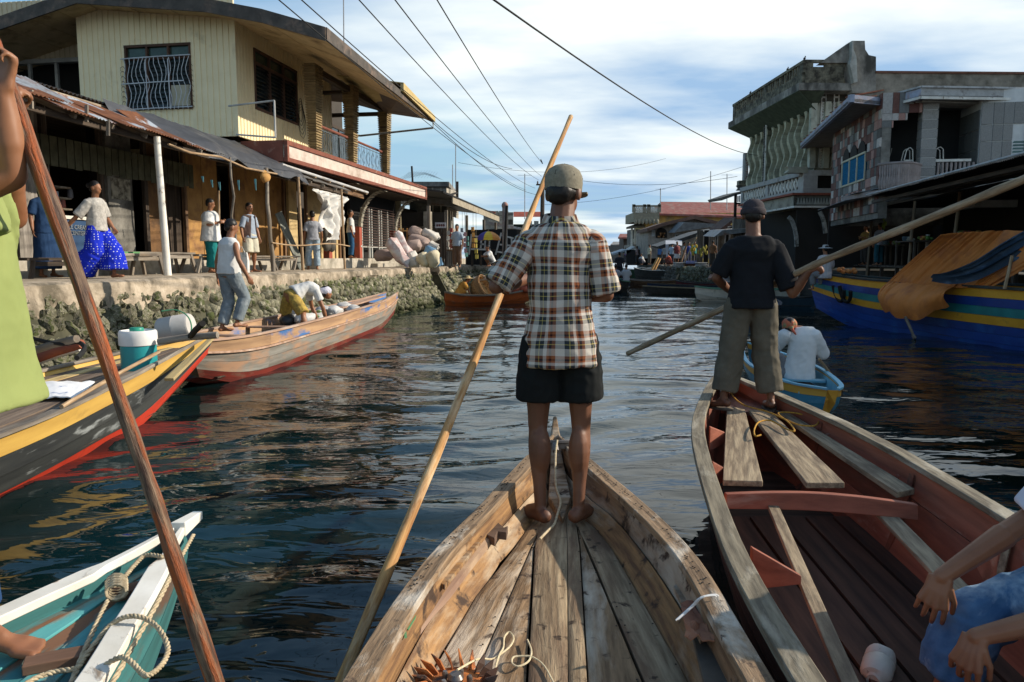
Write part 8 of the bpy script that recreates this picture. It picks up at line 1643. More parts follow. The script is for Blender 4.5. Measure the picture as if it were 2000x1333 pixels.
 if hat:
  hm = hatm; g = MB(); c_ = hc + HM @ Vector((0, -.006 * H, .026 * H))
  if hat in ('cap', 'beanie'):
   g.lathe([(.0505 * H, -.022 * H), (.052 * H, .0), (.050 * H, .018 * H), (.042 * H, .034 * H), (.026 * H, .045 * H), (.008 * H, .049 * H), (0, .049 * H)], c_, 22, HM @ Matrix.Diagonal((1, 1.16, 1)).to_3x3()); g.build('hat_crown', hm, T, smooth=60)
   g = MB()
   if hat == 'cap':
    pr = [Vector((.05 * math.cos(a), .05 + .052 * math.sin(a), -.018 - .004 * math.sin(a))) * H for a in [math.pi * q / 10 for q in range(11)]]; g.prism([c_ + HM @ p for p in pr], HM @ Vector((0, 0, -.004 * H)))
    g.build('cap_brim', hm, T)
    for k in range(6): a = k * math.pi / 3 + .5; q = MB(); q.tube([c_ + HM @ (Vector((.0525 * math.sin(e) * math.cos(a), .061 * math.sin(e) * math.sin(a), .050 * math.cos(e))) * H) for e in [q_ * .22 for q_ in range(7)]], .0012 * H, 4); q.build('cap_seam', flat('seam_dark', (.05, .045, .035)), T)
    q = MB(); q.ell(c_ + HM @ Vector((0, 0, .050 * H)), (.005 * H, .005 * H, .003 * H), 8, 5); q.build('cap_button', hm, T)
   else:
    g.lathe([(.049 * H, -.018 * H), (.057 * H, -.026 * H), (.060 * H, -.018 * H), (.058 * H, -.002 * H), (.052 * H, .004 * H)], c_, 24, HM @ Matrix.Diagonal((1, 1.14, 1)).to_3x3()); g.build('hat_brim', hm, T, smooth=60)
  elif hat == 'straw':
   g.lathe([(.115 * H, -.012 * H), (.115 * H, -.008 * H), (.055 * H, .002 * H), (.048 * H, .03 * H), (.042 * H, .046 * H), (0, .050 * H), (0, .04 * H), (.045 * H, -.004 * H)], c_, 24, HM); g.build('straw_hat', hm, T, smooth=40)
  elif hat == 'scarf':
   g.ell(c_ + HM @ Vector((0, -.004 * H, .0)), (.054 * H, .064 * H, .048 * H), 14, 9, HM); cone(g, c_ + HM @ Vector((0, -.06 * H, -.02 * H)), c_ + HM @ Vector((.03 * H, -.085 * H, -.07 * H)), .014 * H, .006 * H); solid('headscarf', g, .01, hm, T, it=1, wr=.004, wsc=(20, 20, 20))
 if feet == 'sandal':
  for s_ in 'RL':
   fw = (P['t' + s_] - P['a' + s_]); fw.z = 0; fw.normalize(); sd = fw.cross(Vector((0, 0, 1))); c_ = P['a' + s_].lerp(P['t' + s_], .42); zb = P['t' + s_].z - .022 * H; g = MB()
   g.prism([Vector((c_.x, c_.y, zb)) + fw * (.088 * H * math.cos(a)) + sd * (.032 * H * math.sin(a) * (1 + .15 * math.cos(a))) for a in [2 * math.pi * q / 18 for q in range(18)]], (0, 0, .010)); g.tube([Vector((c_.x, c_.y, zb)) + fw * .055 * H + Vector((0, 0, .03 * H))] * 1 + [Vector((c_.x, c_.y, zb + .035 * H)) + fw * .02 * H + sd * .03 * H, Vector((c_.x, c_.y, zb + .01)) - fw * .01 * H + sd * .033 * H], .006, 5); g.build('sandal', hatm if hatm and feet == 'sandal' and False else flat('sandal_dark', (.10, .08, .06)), T, smooth=40)
 return T, P
def cloth(name, c, c2=None, **k): return mat(name, c, c2 or tuple(x * .8 for x in c), rough=.9, scale=k.pop('scale', 4), bump=k.pop('bump', .15), spec=.15, var=.02, **k)
# plaid shirt material
def plaid():
 m = bpy.data.materials.new('plaid_cotton'); m.use_nodes = True; t = m.node_tree; N = t.nodes; K = t.links.new; b = N['Principled BSDF']; b.inputs['Roughness'].default_value = .9; b.inputs['Specular IOR Level'].default_value = .15
 a = N.new('ShaderNodeAttribute'); a.attribute_name = 'tc'; s = N.new('ShaderNodeSeparateXYZ'); K(a.outputs['Vector'], s.inputs[0]); outs = []
 for i, per in ((0, .098), (1, .108)):
  d = N.new('ShaderNodeMath'); d.operation = 'DIVIDE'; K(s.outputs[i], d.inputs[0]); d.inputs[1].default_value = per; f = N.new('ShaderNodeMath'); f.operation = 'FRACT'; K(d.outputs[0], f.inputs[0]); r = N.new('ShaderNodeValToRGB'); r.color_ramp.interpolation = 'CONSTANT'; e = r.color_ramp.elements
  W_ = (.62, .57, .50, 1); D_ = (.035, .042, .048, 1); O_ = (.31, .10, .04, 1); Y_ = (.52, .42, .12, 1); B_ = (.045, .015, .012, 1)
  for k, (p, c) in enumerate(((0, W_), (.13, D_), (.285, Y_), (.32, D_), (.46, W_), (.57, O_), (.64, B_), (.72, O_), (.84, W_))):
   el = e[k] if k < 2 else e.new(p); el.position = p; el.color = c
  K(f.outputs[0], r.inputs[0]); outs.append(r.outputs[0])
 mx = N.new('ShaderNodeMix'); mx.data_type = 'RGBA'; mx.inputs[0].default_value = .5; K(outs[0], mx.inputs[6]); K(outs[1], mx.inputs[7])
 nz = N.new('ShaderNodeTexNoise'); nz.inputs['Scale'].default_value = 300; K(a.outputs['Vector'], nz.inputs['Vector']); m2 = N.new('ShaderNodeMix'); m2.data_type = 'RGBA'; m2.blend_type = 'MULTIPLY'; m2.inputs[0].default_value = .25; K(mx.outputs[2], m2.inputs[6]); K(nz.outputs[0], m2.inputs[7]); K(m2.outputs[2], b.inputs['Base Color'])
 bp = N.new('ShaderNodeBump'); bp.inputs['Strength'].default_value = .3; bp.inputs['Distance'].default_value = .002; K(nz.outputs[0], bp.inputs['Height']); K(bp.outputs[0], b.inputs['Normal']); return m
def plaid_tc(P, H, Rm):
 c = P['che']; I = Rm.transposed()
 def f(p):
  q = I @ (p - c); return (math.atan2(q.x, -q.y * 1.5) * .155 + .3, p.z + .012 * noise.noise(p * 5), 0)
 def sl(s_):
  A, B_ = P['s' + s_], P['e' + s_]; d = (B_ - A).normalized(); a = d.orthogonal().normalized(); b_ = d.cross(a)
  return lambda p: (math.atan2((p - A).dot(b_), (p - A).dot(a)) * .062 + .5, (p - A).dot(d) + .02, 0)
 return f, {'R': sl('R'), 'L': sl('L')}
# 1 the man in the plaid shirt
SHORT = cloth('black_shorts', (.012, .014, .014), (.008, .009, .009)); CAPM = mat('olive_cap', (.25, .225, .165), (.16, .14, .10), rough=.9, scale=60, bump=.4, bd=.003)
H = 1.64; L0 = Vector((.218, 3.42, .385));
person('man in a plaid shirt, black shorts and olive cap standing barefoot with his back turned', L0, R(1), H, J=dict(
 sR=(.112, -.005, .80), sL=(-.112, -.005, .80), nec=(.0, .01, .835), hea=(.012, .035, .922), eL=(-.178, -.045, .665), wL=(-.09, .135, .68), eR=(.128, -.01, .64), wR=(-.01, .13, .64),
 hR=(.054, 0, .505), hL=(-.054, 0, .505), kR=(.062, .0, .27), kL=(-.060, .0, .27), aR=(.054, -.03, .048), aL=(-.054, -.03, .048), tR=(.135, .085, .012), tL=(-.135, .085, .012)),
 top=('shirt', plaid(), .96, .017, -.235, plaid_tc), low=('shorts', SHORT, .66, .018, .004), fat=.88, skin=SKD, hair='short', vox=.0062, hat='cap', hatm=CAPM, toes=True, head=(R(-28), R(-6)), wr=.008,
 hands={'L': dict(d=(.75, .5, .1), n=(.3, -.6, -.2), curl=(1.0, 1.1, .8)), 'R': dict(d=(-.6, .5, .1), n=(0, -.8, 0), curl=(1.0, 1.1, .8))})
g = MB(); cN = L0 + Vector((0, .014, .856 * H))
g.loft([[cN + Vector((rx * math.cos(a), .006 + ry * math.sin(a), dz + (.012 * math.sin(a)))) for a in [6.2832 * q / 24 for q in range(24)]] for rx, ry, dz in ((.062, .052, -.03), (.064, .054, .006), (.072, .062, .008), (.088, .078, -.030), (.084, .074, -.036))], cap=False)
ptop, pbot = at(1115, 228, 5.06), at(666, 1333, 2.45); PP = [pbot + (pbot - ptop) * .42, pbot, pbot.lerp(ptop, .26) + Vector((.012, 0, 0)), pbot.lerp(ptop, .498) + Vector((.010, 0, 0)), pbot.lerp(ptop, .75) + Vector((-.004, 0, 0)), ptop]
q = MB(); pts = spline(PP, 40); q.tube(pts, [.025 - .011 * i / 40 + .0012 * math.sin(i * 1.3) for i in range(41)], 10, wob=.06)
tag(q.build('bamboo_pole', wood('orange_tan_pole', (.60, .34, .13), (.32, .15, .055), (.68, .48, .28), cover=.58, s3=16, st3=(.2, 1, 1), scale=60, bump=.5), smooth=60), 'long slender pole running from beside the plaid shirted man down into the water', 'pole')  # orange tan wood with paler streaks
plm = [o for o in COL.objects if o.name.startswith('person') and o.get('label', '').startswith('man in a plaid')][0]; g.build('collar', plaid(), plm, smooth=70)
# 2 the man in black
BLK = cloth('black_tee', (.014, .015, .018), (.009, .010, .012)); KH = cloth('khaki_trousers', (.135, .12, .09), (.085, .075, .055), scale=8, bump=.4)
H2 = 1.50; L2 = Vector((1.72, 5.42, .515)); hp_ = at(1600, 517, 5.12); hw_ = at(1580, 530, 5.2)
person('man in a black T-shirt, khaki trousers and dark brimmed cap poling the red brown boat', L2, R(-4), H2, J=dict(
 sR=(.125, 0, .79), sL=(-.12, 0, .795), nec=(0, .0, .83), hea=(0, .02, .928), eL=(-.165, .02, .63), wL=(-.07, .15, .56), hR=(.058, 0, .50), hL=(-.058, 0, .50), kR=(.075, .01, .27), kL=(-.085, .01, .27), aR=(.105, -.02, .048), aL=(-.115, -.0, .048), tR=(.115, .09, .012), tL=(-.175, .06, .012)),
 Wj=dict(eR=at(1548, 575, 5.30), wR=hw_), top=('shirt', BLK, .88, .024, -.12), fat=.95, low=('trousers', KH, 1.84, .020, .012), skin=SKD, vox=.0085, hat='beanie', hatm=mat('dark_knit', (.055, .045, .05), (.03, .025, .028), rough=.95, scale=50, bump=.4, bd=.003), feet='sandal', head=(R(-12), R(-5)), wr=.006, toes=False,
 hands={'R': dict(d=(.85, -.15, .30), n=(.15, .1, -1), curl=(1.25, 1.2, .9), k=1.1), 'L': dict(d=(.6, .6, 0), n=(0, 0, -1), curl=(1, 1, .8))})
a, b_ = at(2030, 338, 3.93), at(1226, 691, 6.92); mid = at(1602, 513, 5.11); m2_ = at(1802, 432, 4.52)
q = MB(); pts = spline([a + (a - b_) * .15, a, m2_, mid, at(1440, 590, 5.75), b_], 44); q.tube(pts, [.024 + .0016 * math.sin(i * 1.7) for i in range(45)], 10, wob=.08)
tag(q.build('wooden_pole', wood('grey_brown_pole', (.36, .27, .17), (.18, .12, .07), (.45, .36, .26), cover=.6, s3=16, st3=(.2, 1, 1), scale=60), smooth=60), 'long brown pole held by the man in black, slanting from upper right to the water', 'pole')
# 3 the cropped man at the left with the thick pole
L3 = Vector((-1.545, 2.06, .425)); H3 = 1.66; LIME = cloth('lime_shirt', (.29, .34, .12), (.23, .275, .095), bump=.2)
person('man cut by the left edge, lime green shirt and raised arms gripping a thick pole', L3, R(-90), H3, J=dict(hR=(.052, -.05, .505), hL=(-.052, -.05, .505),
 tR=(.075, .035, .012), tL=(-.05, .08, .012), aR=(.06, -.07, .046), aL=(-.06, -.025, .046), kR=(.06, -.06, .27), kL=(-.06, -.06, .27)), Wj=dict(eR=at(26, 345, 2.05), wR=at(4, 175, 2.02), eL=(-1.50, 2.3, 1.72), wL=(-1.42, 2.15, 1.98), che=(-1.56, 2.06, 1.58), nec=(-1.66, 2.06, 1.78), hea=(-1.72, 2.06, 1.92), sR=(-1.60, 1.93, 1.72), sL=(-1.60, 2.2, 1.74)),
 top=('shirt', LIME, .75, .075, -.22), low=('trousers', cloth('denim_dark', (.02, .06, .16)), 1.85, .006), skin=SKIN, vox=.009, hair='short', wr=.004, toes=True,
 hands={'R': dict(d=(.12, .05, .9), n=(-.3, -.9, 0), curl=(1.1, 1.1, .8), side=-1, k=1.05), 'L': dict(d=(.2, 0, .8), n=(.8, -.4, 0), curl=(1.1, 1.1, .8))})
PPl = [at(-30, 60, 2.10), at(0, 130, 2.10), at(130, 480, 2.02), at(258, 850, 1.95), at(330, 1060, 1.92), at(420, 1333, 1.88)]; PPl.append(PPl[-1] + (PPl[-1] - PPl[-2]) * 1.2)
q = MB(); pts = spline(PPl, 60); q.tube(pts, [.0212 + .003 * math.sin(i * .13 + 1) + .0012 * math.sin(i * 1.1) for i in range(61)], 14, wob=.08)
tag(q.build('thick_pole', wood('red_brown_pole', (.20, .125, .075), (.055, .028, .018), (.28, .065, .012), cover=.53, sharp=.06, s3=26, st3=(.12, 1, 1), scale=90, bump=1, bd=.008, rough=.55), smooth=60), 'thick bark stripped pole slanting across the left foreground', 'pole')
# 4 seated man bottom right
JE = mat('faded_jeans', (.13, .25, .40), (.03, .085, .19), (.36, .48, .58), cover=.58, sharp=.08, s3=6, rough=.9, scale=7, bump=.3, spec=.1, var=.02)
w1 = at(1838, 1128, 2.34); w2 = at(1905, 1245, 2.12)
person('seated man cut by the right edge, in faded jeans, with both hands hanging relaxed', (2.0, 2.2, .10), R(90), 1.66, Wj=dict(pel=(2.02, 2.18, .70), che=(1.98, 2.2, 1.0), nec=(1.86, 2.2, 1.19), hea=(1.80, 2.2, 1.34), hR=(1.98, 2.28, .66), hL=(1.98, 2.08, .66), kR=at(1895, 1212, 2.38), kL=(1.62, 1.98, .56), aR=(1.42, 2.36, .16), aL=(1.5, 1.98, .16), tR=(1.28, 2.38, .11), tL=(1.34, 1.98, .11), sR=(1.90, 2.38, 1.13), sL=(1.90, 2.02, 1.13), eR=(1.74, 2.42, .76), wR=w1, eL=(1.72, 2.08, .60), wL=w2),
 top=('shirt', cloth('pale_blue_tee', (.55, .62, .72)), 1.0, .022, -.1), low=('trousers', JE, 1.75, .016, .012), skin=SKIN, vox=.007, bv=.0036, wr=.009,
 hands={'R': dict(d=(-.30, -.10, -.9), n=(.50, .80, -.1), curl=(.45, .55, .45), side=1, spread=.07, k=1.14), 'L': dict(d=(-.32, -.10, -.85), n=(.75, .6, -.1), curl=(.6, .6, .45), side=1, spread=.05, k=1.12)})
# 5 man in white in the blue canoe
person('man in a loose white shirt and red headscarf seated in the blue canoe', (3.38, 9.1, -.02), R(-8), 1.55, Wj=dict(pel=(3.36, 8.72, .30), che=(3.38, 8.70, .62), nec=(3.37, 8.74, .80), hea=at(1541, 640, 8.75)), J=dict(sR=(.13, -.28, .49), sL=(-.13, -.28, .49), eR=(.19, -.21, .33), eL=(-.18, -.16, .33), wR=(.22, -.02, .36), wL=(-.12, .02, .36), hR=(.06, -.24, .17), hL=(-.06, -.24, .17), kR=(.08, .0, .26), kL=(-.08, 0, .26), aR=(.07, .16, .06), aL=(-.07, .16, .06), tR=(.07, .25, .05), tL=(-.07, .25, .05)),
 top=('shirt', cloth('white_shirt', (.70, .70, .68)), 1.35, .035, -.15), low=('trousers', cloth('grey_slacks', (.2, .2, .2)), 1.8, .015), hat='scarf', hatm=mat('red_scarf', (.5, .06, .05), (.45, .2, .08), (.1, .25, .12), cover=.55, s3=14), vox=.011)
# ---- people on the left bank
def qp(px, t=-8.9, z=1.285):
 s = LF.hit(px, 505, t)[0]; return LF((t, s, z))
WHT = cloth('white_cotton', (.66, .66, .64)); GRYT = cloth('grey_tee', (.34, .35, .38)); DN = mat('light_denim', (.34, .43, .50), (.20, .27, .33), (.5, .56, .6), cover=.62, s3=6, rough=.9, scale=8, bump=.2, spec=.1, var=.02)
def dots():
 m = cloth('polka_blue', (.012, .03, .50)); m = m.copy(); m.name = 'polka_dots'; t = m.node_tree; N = t.nodes; b = N['Principled BSDF']; src = b.inputs['Base Color'].links[0].from_socket
 a = N.new('ShaderNodeAttribute'); a.attribute_name = 'tc'; v = N.new('ShaderNodeTexVoronoi'); v.inputs['Scale'].default_value = 27; v.inputs['Randomness'].default_value = .15; t.links.new(a.outputs['Vector'], v.inputs['Vector']); l = N.new('ShaderNodeMath'); l.operation = 'LESS_THAN'; t.links.new(v.outputs['Distance'], l.inputs[0]); l.inputs[1].default_value = .23
 x = N.new('ShaderNodeMix'); x.data_type = 'RGBA'; t.links.new(l.outputs[0], x.inputs[0]); t.links.new(src, x.inputs[6]); x.inputs[7].default_value = (.6, .62, .7, 1); t.links.new(x.outputs[2], b.inputs['Base Color']); return m
Fy = LF.u; YAW = lambda dx, dy: math.atan2(-dx, dy)
person('woman striding along the quay in a grey blouse and wide blue polka dot trousers', qp(193, -8.25), YAW(1, -.15), 1.50, J=dict(aR=(.05, -.20, .06), kR=(.06, .0, .27), tR=(.07, -.10, .012), aL=(-.05, .13, .05), kL=(-.06, .12, .28), tL=(-.05, .23, .03), eR=(.16, -.10, .63), wR=(.19, -.20, .52), eL=(-.13, .02, .63), wL=(-.12, .10, .52)),
 top=('shirt', mat('grey_print', (.50, .47, .42), (.26, .25, .23), rough=.9, scale=22, bump=.1, spec=.1), .95, .028, -.10), low=('trousers', dots(), 1.80, .03, .075), hair='bun', vox=.011, hands={'R': dict(curl=(1.2, 1.2, .9))})
person('person in a dark blue dress standing in the shop doorway, facing the canal', qp(92, -9.75), YAW(1, -.55), 1.60, top=('shirt', cloth('navy_dress', (.02, .05, .12)), .9, .02, -.2), low=('skirt', cloth('navy_dress', (.02, .05, .12)), 1.0, .02), hair='long', face=True, vox=.012)
person('stout person in a big white T-shirt and teal trousers holding a stick', qp(414, -9.0), YAW(1, .2), 1.58, J=dict(eR=(.16, .0, .65), wR=(.10, .13, .68), eL=(-.15, .04, .66), wL=(-.06, .15, .70), kL=(-.05, .03, .27)), fat=1.18, top=('shirt', WHT, 1.0, .06, -.28), low=('trousers', cloth('teal_trousers', (.015, .19, .19)), 1.85, .03), hair='short', vox=.013, head=(0, R(-14)))
a_ = qp(431, -8.85); g = MB(); g.tube([a_ + Vector((0, 0, .3)), a_ + Vector((.0, .0, 1.0)), a_ + Vector((.02, 0, 1.75))], .022, 7, wob=.15); tag(g.build('walking_stick', POLEWOOD), 'crooked stick held upright by the person in the big white T-shirt', 'stick')
PB, _P = person('boy in a blue grey T-shirt, open brown vest and cream shorts facing the water', qp(490, -8.75), YAW(.9, -.5), 1.58, J=dict(eR=(.14, -.02, .63), wR=(.15, .02, .5)), top=('shirt', cloth('blue_grey_tee', (.34, .40, .48)), .9, .018, -.1), low=('shorts', cloth('cream_shorts', (.60, .56, .44)), .95, .03), hair='short', face=True, vox=.012)
g = MB(); cv = qp(490, -8.75)
for s_ in (-1, 1):
 M_ = Matrix.Rotation(YAW(.9, -.5), 3, 'Z'); pr = [(s_ * .10, .13, .78), (s_ * .055, .13, 1.28), (s_ * .17, .02, 1.30), (s_ * .19, .02, .80)]; g.sheet([[cv + M_ @ Vector(pr[0]), cv + M_ @ Vector(pr[3])], [cv + M_ @ Vector(pr[1]), cv + M_ @ Vector(pr[2])]], .012, M_ @ Vector((s_ * .5, .8, 0)))
g.build('open_vest', mat('vest_brown', (.20, .12, .09), (.1, .06, .05), (.3, .2, .15), cover=.6, s3=8), PB)
b0 = at(473, 498, qp(473, -8.5).y); g = MB(); bw = .13; g.loft([[(b0.x - bw, b0.y - .08, 1.29), (b0.x + bw, b0.y - .08, 1.29), (b0.x + bw, b0.y + .08, 1.29), (b0.x - bw, b0.y + .08, 1.29)], [(b0.x - bw * 1.05, b0.y - .07, 1.55), (b0.x + bw * 1.05, b0.y - .07, 1.55), (b0.x + bw, b0.y + .07, 1.55), (b0.x - bw, b0.y + .07, 1.55)], [(b0.x - bw * .8, b0.y - .03, 1.73), (b0.x + bw * .8, b0.y - .03, 1.73), (b0.x + bw * .8, b0.y + .03, 1.73), (b0.x - bw * .8, b0.y + .03, 1.73)]]); g.tube([(b0.x - .06, b0.y, 1.72), (b0.x, b0.y, 1.86), (b0.x + .06, b0.y, 1.72)], .008, 5)
tag(g.build('plastic_shopping_bag', mat('crumpled_white', (.7, .7, .7)), smooth=60), 'white woven shopping bag hanging from the hand of the boy in the vest', 'bag')
man5 = person('man with his back turned in a grey T-shirt and pale jeans on the quay', qp(612, -8.85), YAW(-.45, 1), 1.62, J=dict(aL=(-.08, .04, .045), kL=(-.07, .05, .27), eR=(.15, 0, .63), wR=(.16, .06, .50)), top=('shirt', GRYT, .85, .022, -.08), low=('trousers', DN, 1.9, .022), vox=.013)
person('man in a white shirt and dark blue jeans half hidden behind the slim pole', qp(686, -9.45, 1.60), YAW(1, .3), 1.62, top=('shirt', WHT, .85, .02, 0), low=('trousers', cloth('deep_denim', (.03, .10, .20)), 1.9, .02), vox=.014)
person('man in a sleeveless white shirt and grey jeans stepping along the long boat', Vector((-4.02, 10.75, .56)), YAW(.55, 1), 1.60, J=dict(sR=(.115, 0, .79), eR=(.16, -.03, .64), wR=(.20, .03, .49), eL=(-.15, .0, .63), wL=(-.17, .02, .48), kR=(.07, .10, .30), aR=(.05, .02, .08), tR=(.06, .12, .05), kL=(-.05, .03, .27), aL=(-.05, -.06, .045), tL=(-.06, .06, .012), hea=(.0, .05, .92), nec=(0, .02, .83)), top=('tank', WHT, 0, .020, -.05), low=('trousers', mat('grey_jeans', (.22, .26, .28), (.13, .16, .18), (.32, .36, .38), cover=.6, s3=6, rough=.9), 1.9, .018), hair='short', vox=.0105, head=(R(-25), R(-15)))
bl = Vector((-3.72, 12.8, .26))
person('man bending double over the long boat in a white T-shirt and yellow shorts', bl, YAW(.75, .65), 1.68, J=dict(pel=(0, -.02, .42), che=(.02, .14, .50), nec=(.05, .25, .47), hea=(.08, .33, .44), sR=(.13, .21, .47), sL=(-.08, .21, .48), eR=(.15, .25, .30), eL=(-.10, .25, .30), wR=(.12, .30, .16), wL=(-.08, .30, .16), hR=(.06, -.02, .40), hL=(-.06, -.02, .40), kR=(.19, .02, .24), kL=(-.19, -.0, .24), aR=(.27, .0, .05), aL=(-.27, -.0, .05), tR=(.30, .08, .02), tL=(-.30, .08, .02)), top=('shirt', WHT, .6, .02, .1), low=('shorts', mat('yellow_check', (.50, .34, .07), (.20, .14, .04), rough=.9, scale=16), .95, .02), hair='short', hat='scarf', hatm=cloth('white_scarf', (.6, .58, .66)), vox=.012)
person('rower in an ochre shirt and straw hat crouching in the orange boat', Vector((-1.75, 26.0, .12)), YAW(1, .1), 1.55, J=dict(pel=(0, -.06, .17), che=(0, .02, .33), nec=(0, .10, .43), hea=(0, .16, .50), sR=(.11, .08, .40), sL=(-.11, .08, .40), eR=(.12, .15, .28), eL=(-.12, .15, .28), wR=(.10, .20, .14), wL=(-.10, .2, .14), hR=(.06, -.06, .15), hL=(-.06, -.06, .15), kR=(.10, .10, .27), kL=(-.10, .1, .27), aR=(.07, .02, .05), aL=(-.07, .02, .05), tR=(.08, .12, .02), tL=(-.08, .12, .02)), top=('shirt', cloth('ochre_shirt', (.50, .24, .05)), .95, .03, -.05), low=('shorts', cloth('ochre_shirt', (.5, .24, .05)), .9, .02), hat='straw', hatm=mat('straw', (.66, .52, .28), (.45, .32, .15), scale=20), vox=.02)
SQ = dict(pel=(0, -.05, .14), che=(0, .02, .30), nec=(0, .06, .40), hea=(0, .09, .49), sR=(.11, .05, .375), sL=(-.11, .05, .375), eR=(.13, .14, .27), eL=(-.13, .14, .27), wR=(.06, .22, .27), wL=(-.06, .22, .27), hR=(.06, -.05, .13), hL=(-.06, -.05, .13), kR=(.08, .14, .27), kL=(-.08, .14, .27), aR=(.07, .04, .04), aL=(-.07, .04, .04), tR=(.08, .14, .012), tL=(-.08, .14, .012))
p = G(958, 521, 1.28); person('small person in white squatting on the far quay below the umbrella', p, YAW(-1, -.4), 1.5, J=SQ, top=('shirt', WHT, .9, .03, -.1), low=('shorts', cloth('grey_slacks', (.2, .2, .2)), .9, .02), vox=.022)
p = at(893, 505, 27.5); person('stall keeper in a light blue shirt leaning among the hanging packets', Vector((p.x, 27.5, 1.28)), YAW(-.3, -1), 1.55, top=('shirt', cloth('sky_shirt', (.35, .42, .5)), .9, .02, -.1), low=('trousers', cloth('brown_trousers', (.15, .09, .06)), 1.9, .02), vox=.022)
# ---- right bank and boats
SIT = dict(pel=(0, 0, .30), che=(0, .0, .48), nec=(0, .01, .60), hea=(0, .03, .70), sR=(.11, 0, .57), sL=(-.11, 0, .57), eR=(.14, .03, .42), eL=(-.14, .03, .42), wR=(.12, .14, .36), wL=(-.12, .14, .36), hR=(.06, .0, .27), hL=(-.06, 0, .27), kR=(.08, .22, .28), kL=(-.08, .22, .28), aR=(.08, .22, .05), aL=(-.08, .22, .05), tR=(.08, .32, .02), tL=(-.08, .32, .02))
p = at(1611, 548, 18.6); person('person in a striped shirt and sun hat sitting on the bow of the blue boat', Vector((p.x, 18.6, 1.15 - .34)), YAW(-.2, 1), 1.45, J=SIT, top=('shirt', mat('striped_pale', (.50, .48, .46), (.32, .29, .29), scale=24, st=(1, .1, .1), rough=.9), 1.2, .03, -.25), low=('trousers', cloth('grey_slacks', (.2, .2, .2)), 1.8, .02), hat='straw', hatm=mat('pale_felt', (.42, .42, .4), (.3, .3, .29)), vox=.018)
p = G(1546, 590, .2); person('person in a light blue shirt bent over in the small slate boat', Vector((6.6, 19.6, .15)), YAW(.2, 1), 1.5, J=SQ, top=('shirt', cloth('sky_shirt', (.35, .42, .5)), 1.2, .03, -.1), low=('trousers', cloth('navy_t', (.03, .05, .1)), 1.8, .02), vox=.018)
def dk(px, t=9.15): s = RF.hit(px, 470, t)[0]; return RF((t, s, 1.335))
person('market man in an ochre shirt with folded arms under the awning', dk(1690), YAW(-1, -.3), 1.62, J=dict(eR=(.16, .03, .64), wR=(.02, .14, .67), eL=(-.16, .03, .64), wL=(-.02, .14, .70)), top=('shirt', cloth('ochre_dark', (.30, .18, .05)), .9, .02, -.1), low=('trousers', cloth('dark_trousers', (.05, .045, .04)), 1.9, .02), vox=.018)
person('market man in a pale blue shirt and teal jeans right of the ochre shirt', dk(1718, 9.25), YAW(-.3, 1), 1.64, J=dict(eR=(.15, .05, .66), wR=(.05, .16, .70)), top=('shirt', cloth('pale_shirt', (.38, .41, .50)), .9, .025, -.15), low=('trousers', cloth('teal_jeans', (.03, .12, .16)), 1.9, .02), vox=.018)
person('child in pink and lilac standing at the left of the market people', dk(1652, 9.1), YAW(-1, 0), 1.25, top=('shirt', cloth('hot_pink', (.55, .05, .13)), .9, .02, 0), low=('skirt', cloth('lilac', (.4, .25, .36)), .6, .02, .1), vox=.018)
g = MB(); c_ = at(1668, 432, dk(1668).y); g.sheet([[c_ + Vector((-.55 + .1 * i, .05 * math.sin(i), .28 + .03 * i - .1 * j + .02 * math.sin(i * 2 + j))) for i in range(9)] for j in range(5)], .01, (0, -1, .3)); tag(g.build('blue_white_sheet', mat('blue_white_stripe', (.45, .52, .60), (.12, .26, .36), scale=20, st=(.2, 1, 1), rough=.8), smooth=60), 'blue and white striped sheet hung beside the market people', 'sheet')
for k, (x, y, c_, lab) in enumerate(((1619, 447, (.50, .50, .52), 'white cloth bundle hanging at the left awning post'), (1635, 425, (.30, .34, .38), 'bluish bag hanging between the awning posts'), (1727, 430, (.28, .36, .06), 'yellow green banana bunch hanging behind the pale blue shirt'), (1697, 428, (.42, .42, .44), 'small pale bag hanging above the ochre shirted man'), (1685, 505, (.35, .38, .46), 'pale crumpled bag under the market men'), (1812, 470, (.50, .50, .52), 'stack of white cups beside the orange tarpaulin'), (1640, 497, (.42, .38, .32), 'slatted pale crate end behind the hat of the bow sitter'), (1650, 534, (.5, .18, .05), 'orange fruits heaped at the bow of the big blue boat'))):
 p = at(x, y, dk(x, 9.3).y if k < 7 else 18.2); g = MB()
 if k == 5:
  for q in range(6): g.lathe([(.05, 0), (.07, .09), (.0, .09)], p + Vector((0, 0, -.3 + .08 * q)), 10)
 elif k == 6:
  for q in range(4): g.box(p + Vector((0, 0, -.18 + .1 * q)), (.5, .04, .05))
 elif k == 7:
  for q in range(9): g.ell(p + Vector((rng.uniform(-.25, .3), rng.uniform(-.1, .1), .02 + rng.uniform(0, .08))), (.06, .06, .055), 8, 6)
 else:
  for q in range(5 if k != 2 else 14): g.ell(p + Vector((rng.uniform(-.07, .07), rng.uniform(-.06, .06), rng.uniform(-.25, .15) * (1.6 if k == 2 else 1))), (.09, .08, .13) if k != 2 else (.03, .03, .09), 8, 6)
  g.tube([p, p + Vector((0, 0, 1.0))], .006, 4)
 tag(g.build(('cloth_bundle', 'hanging_bag', 'banana_bunch', 'hanging_bag', 'crumpled_bag', 'cup_stack', 'slatted_crate', 'fruit_heap')[k], flat('goods_c%d' % k, c_), smooth=50, kind='stuff' if k in (7,) else None), lab, ('bundle', 'bag', 'bananas', 'bag', 'bag', 'cups', 'crate', 'fruit')[k])
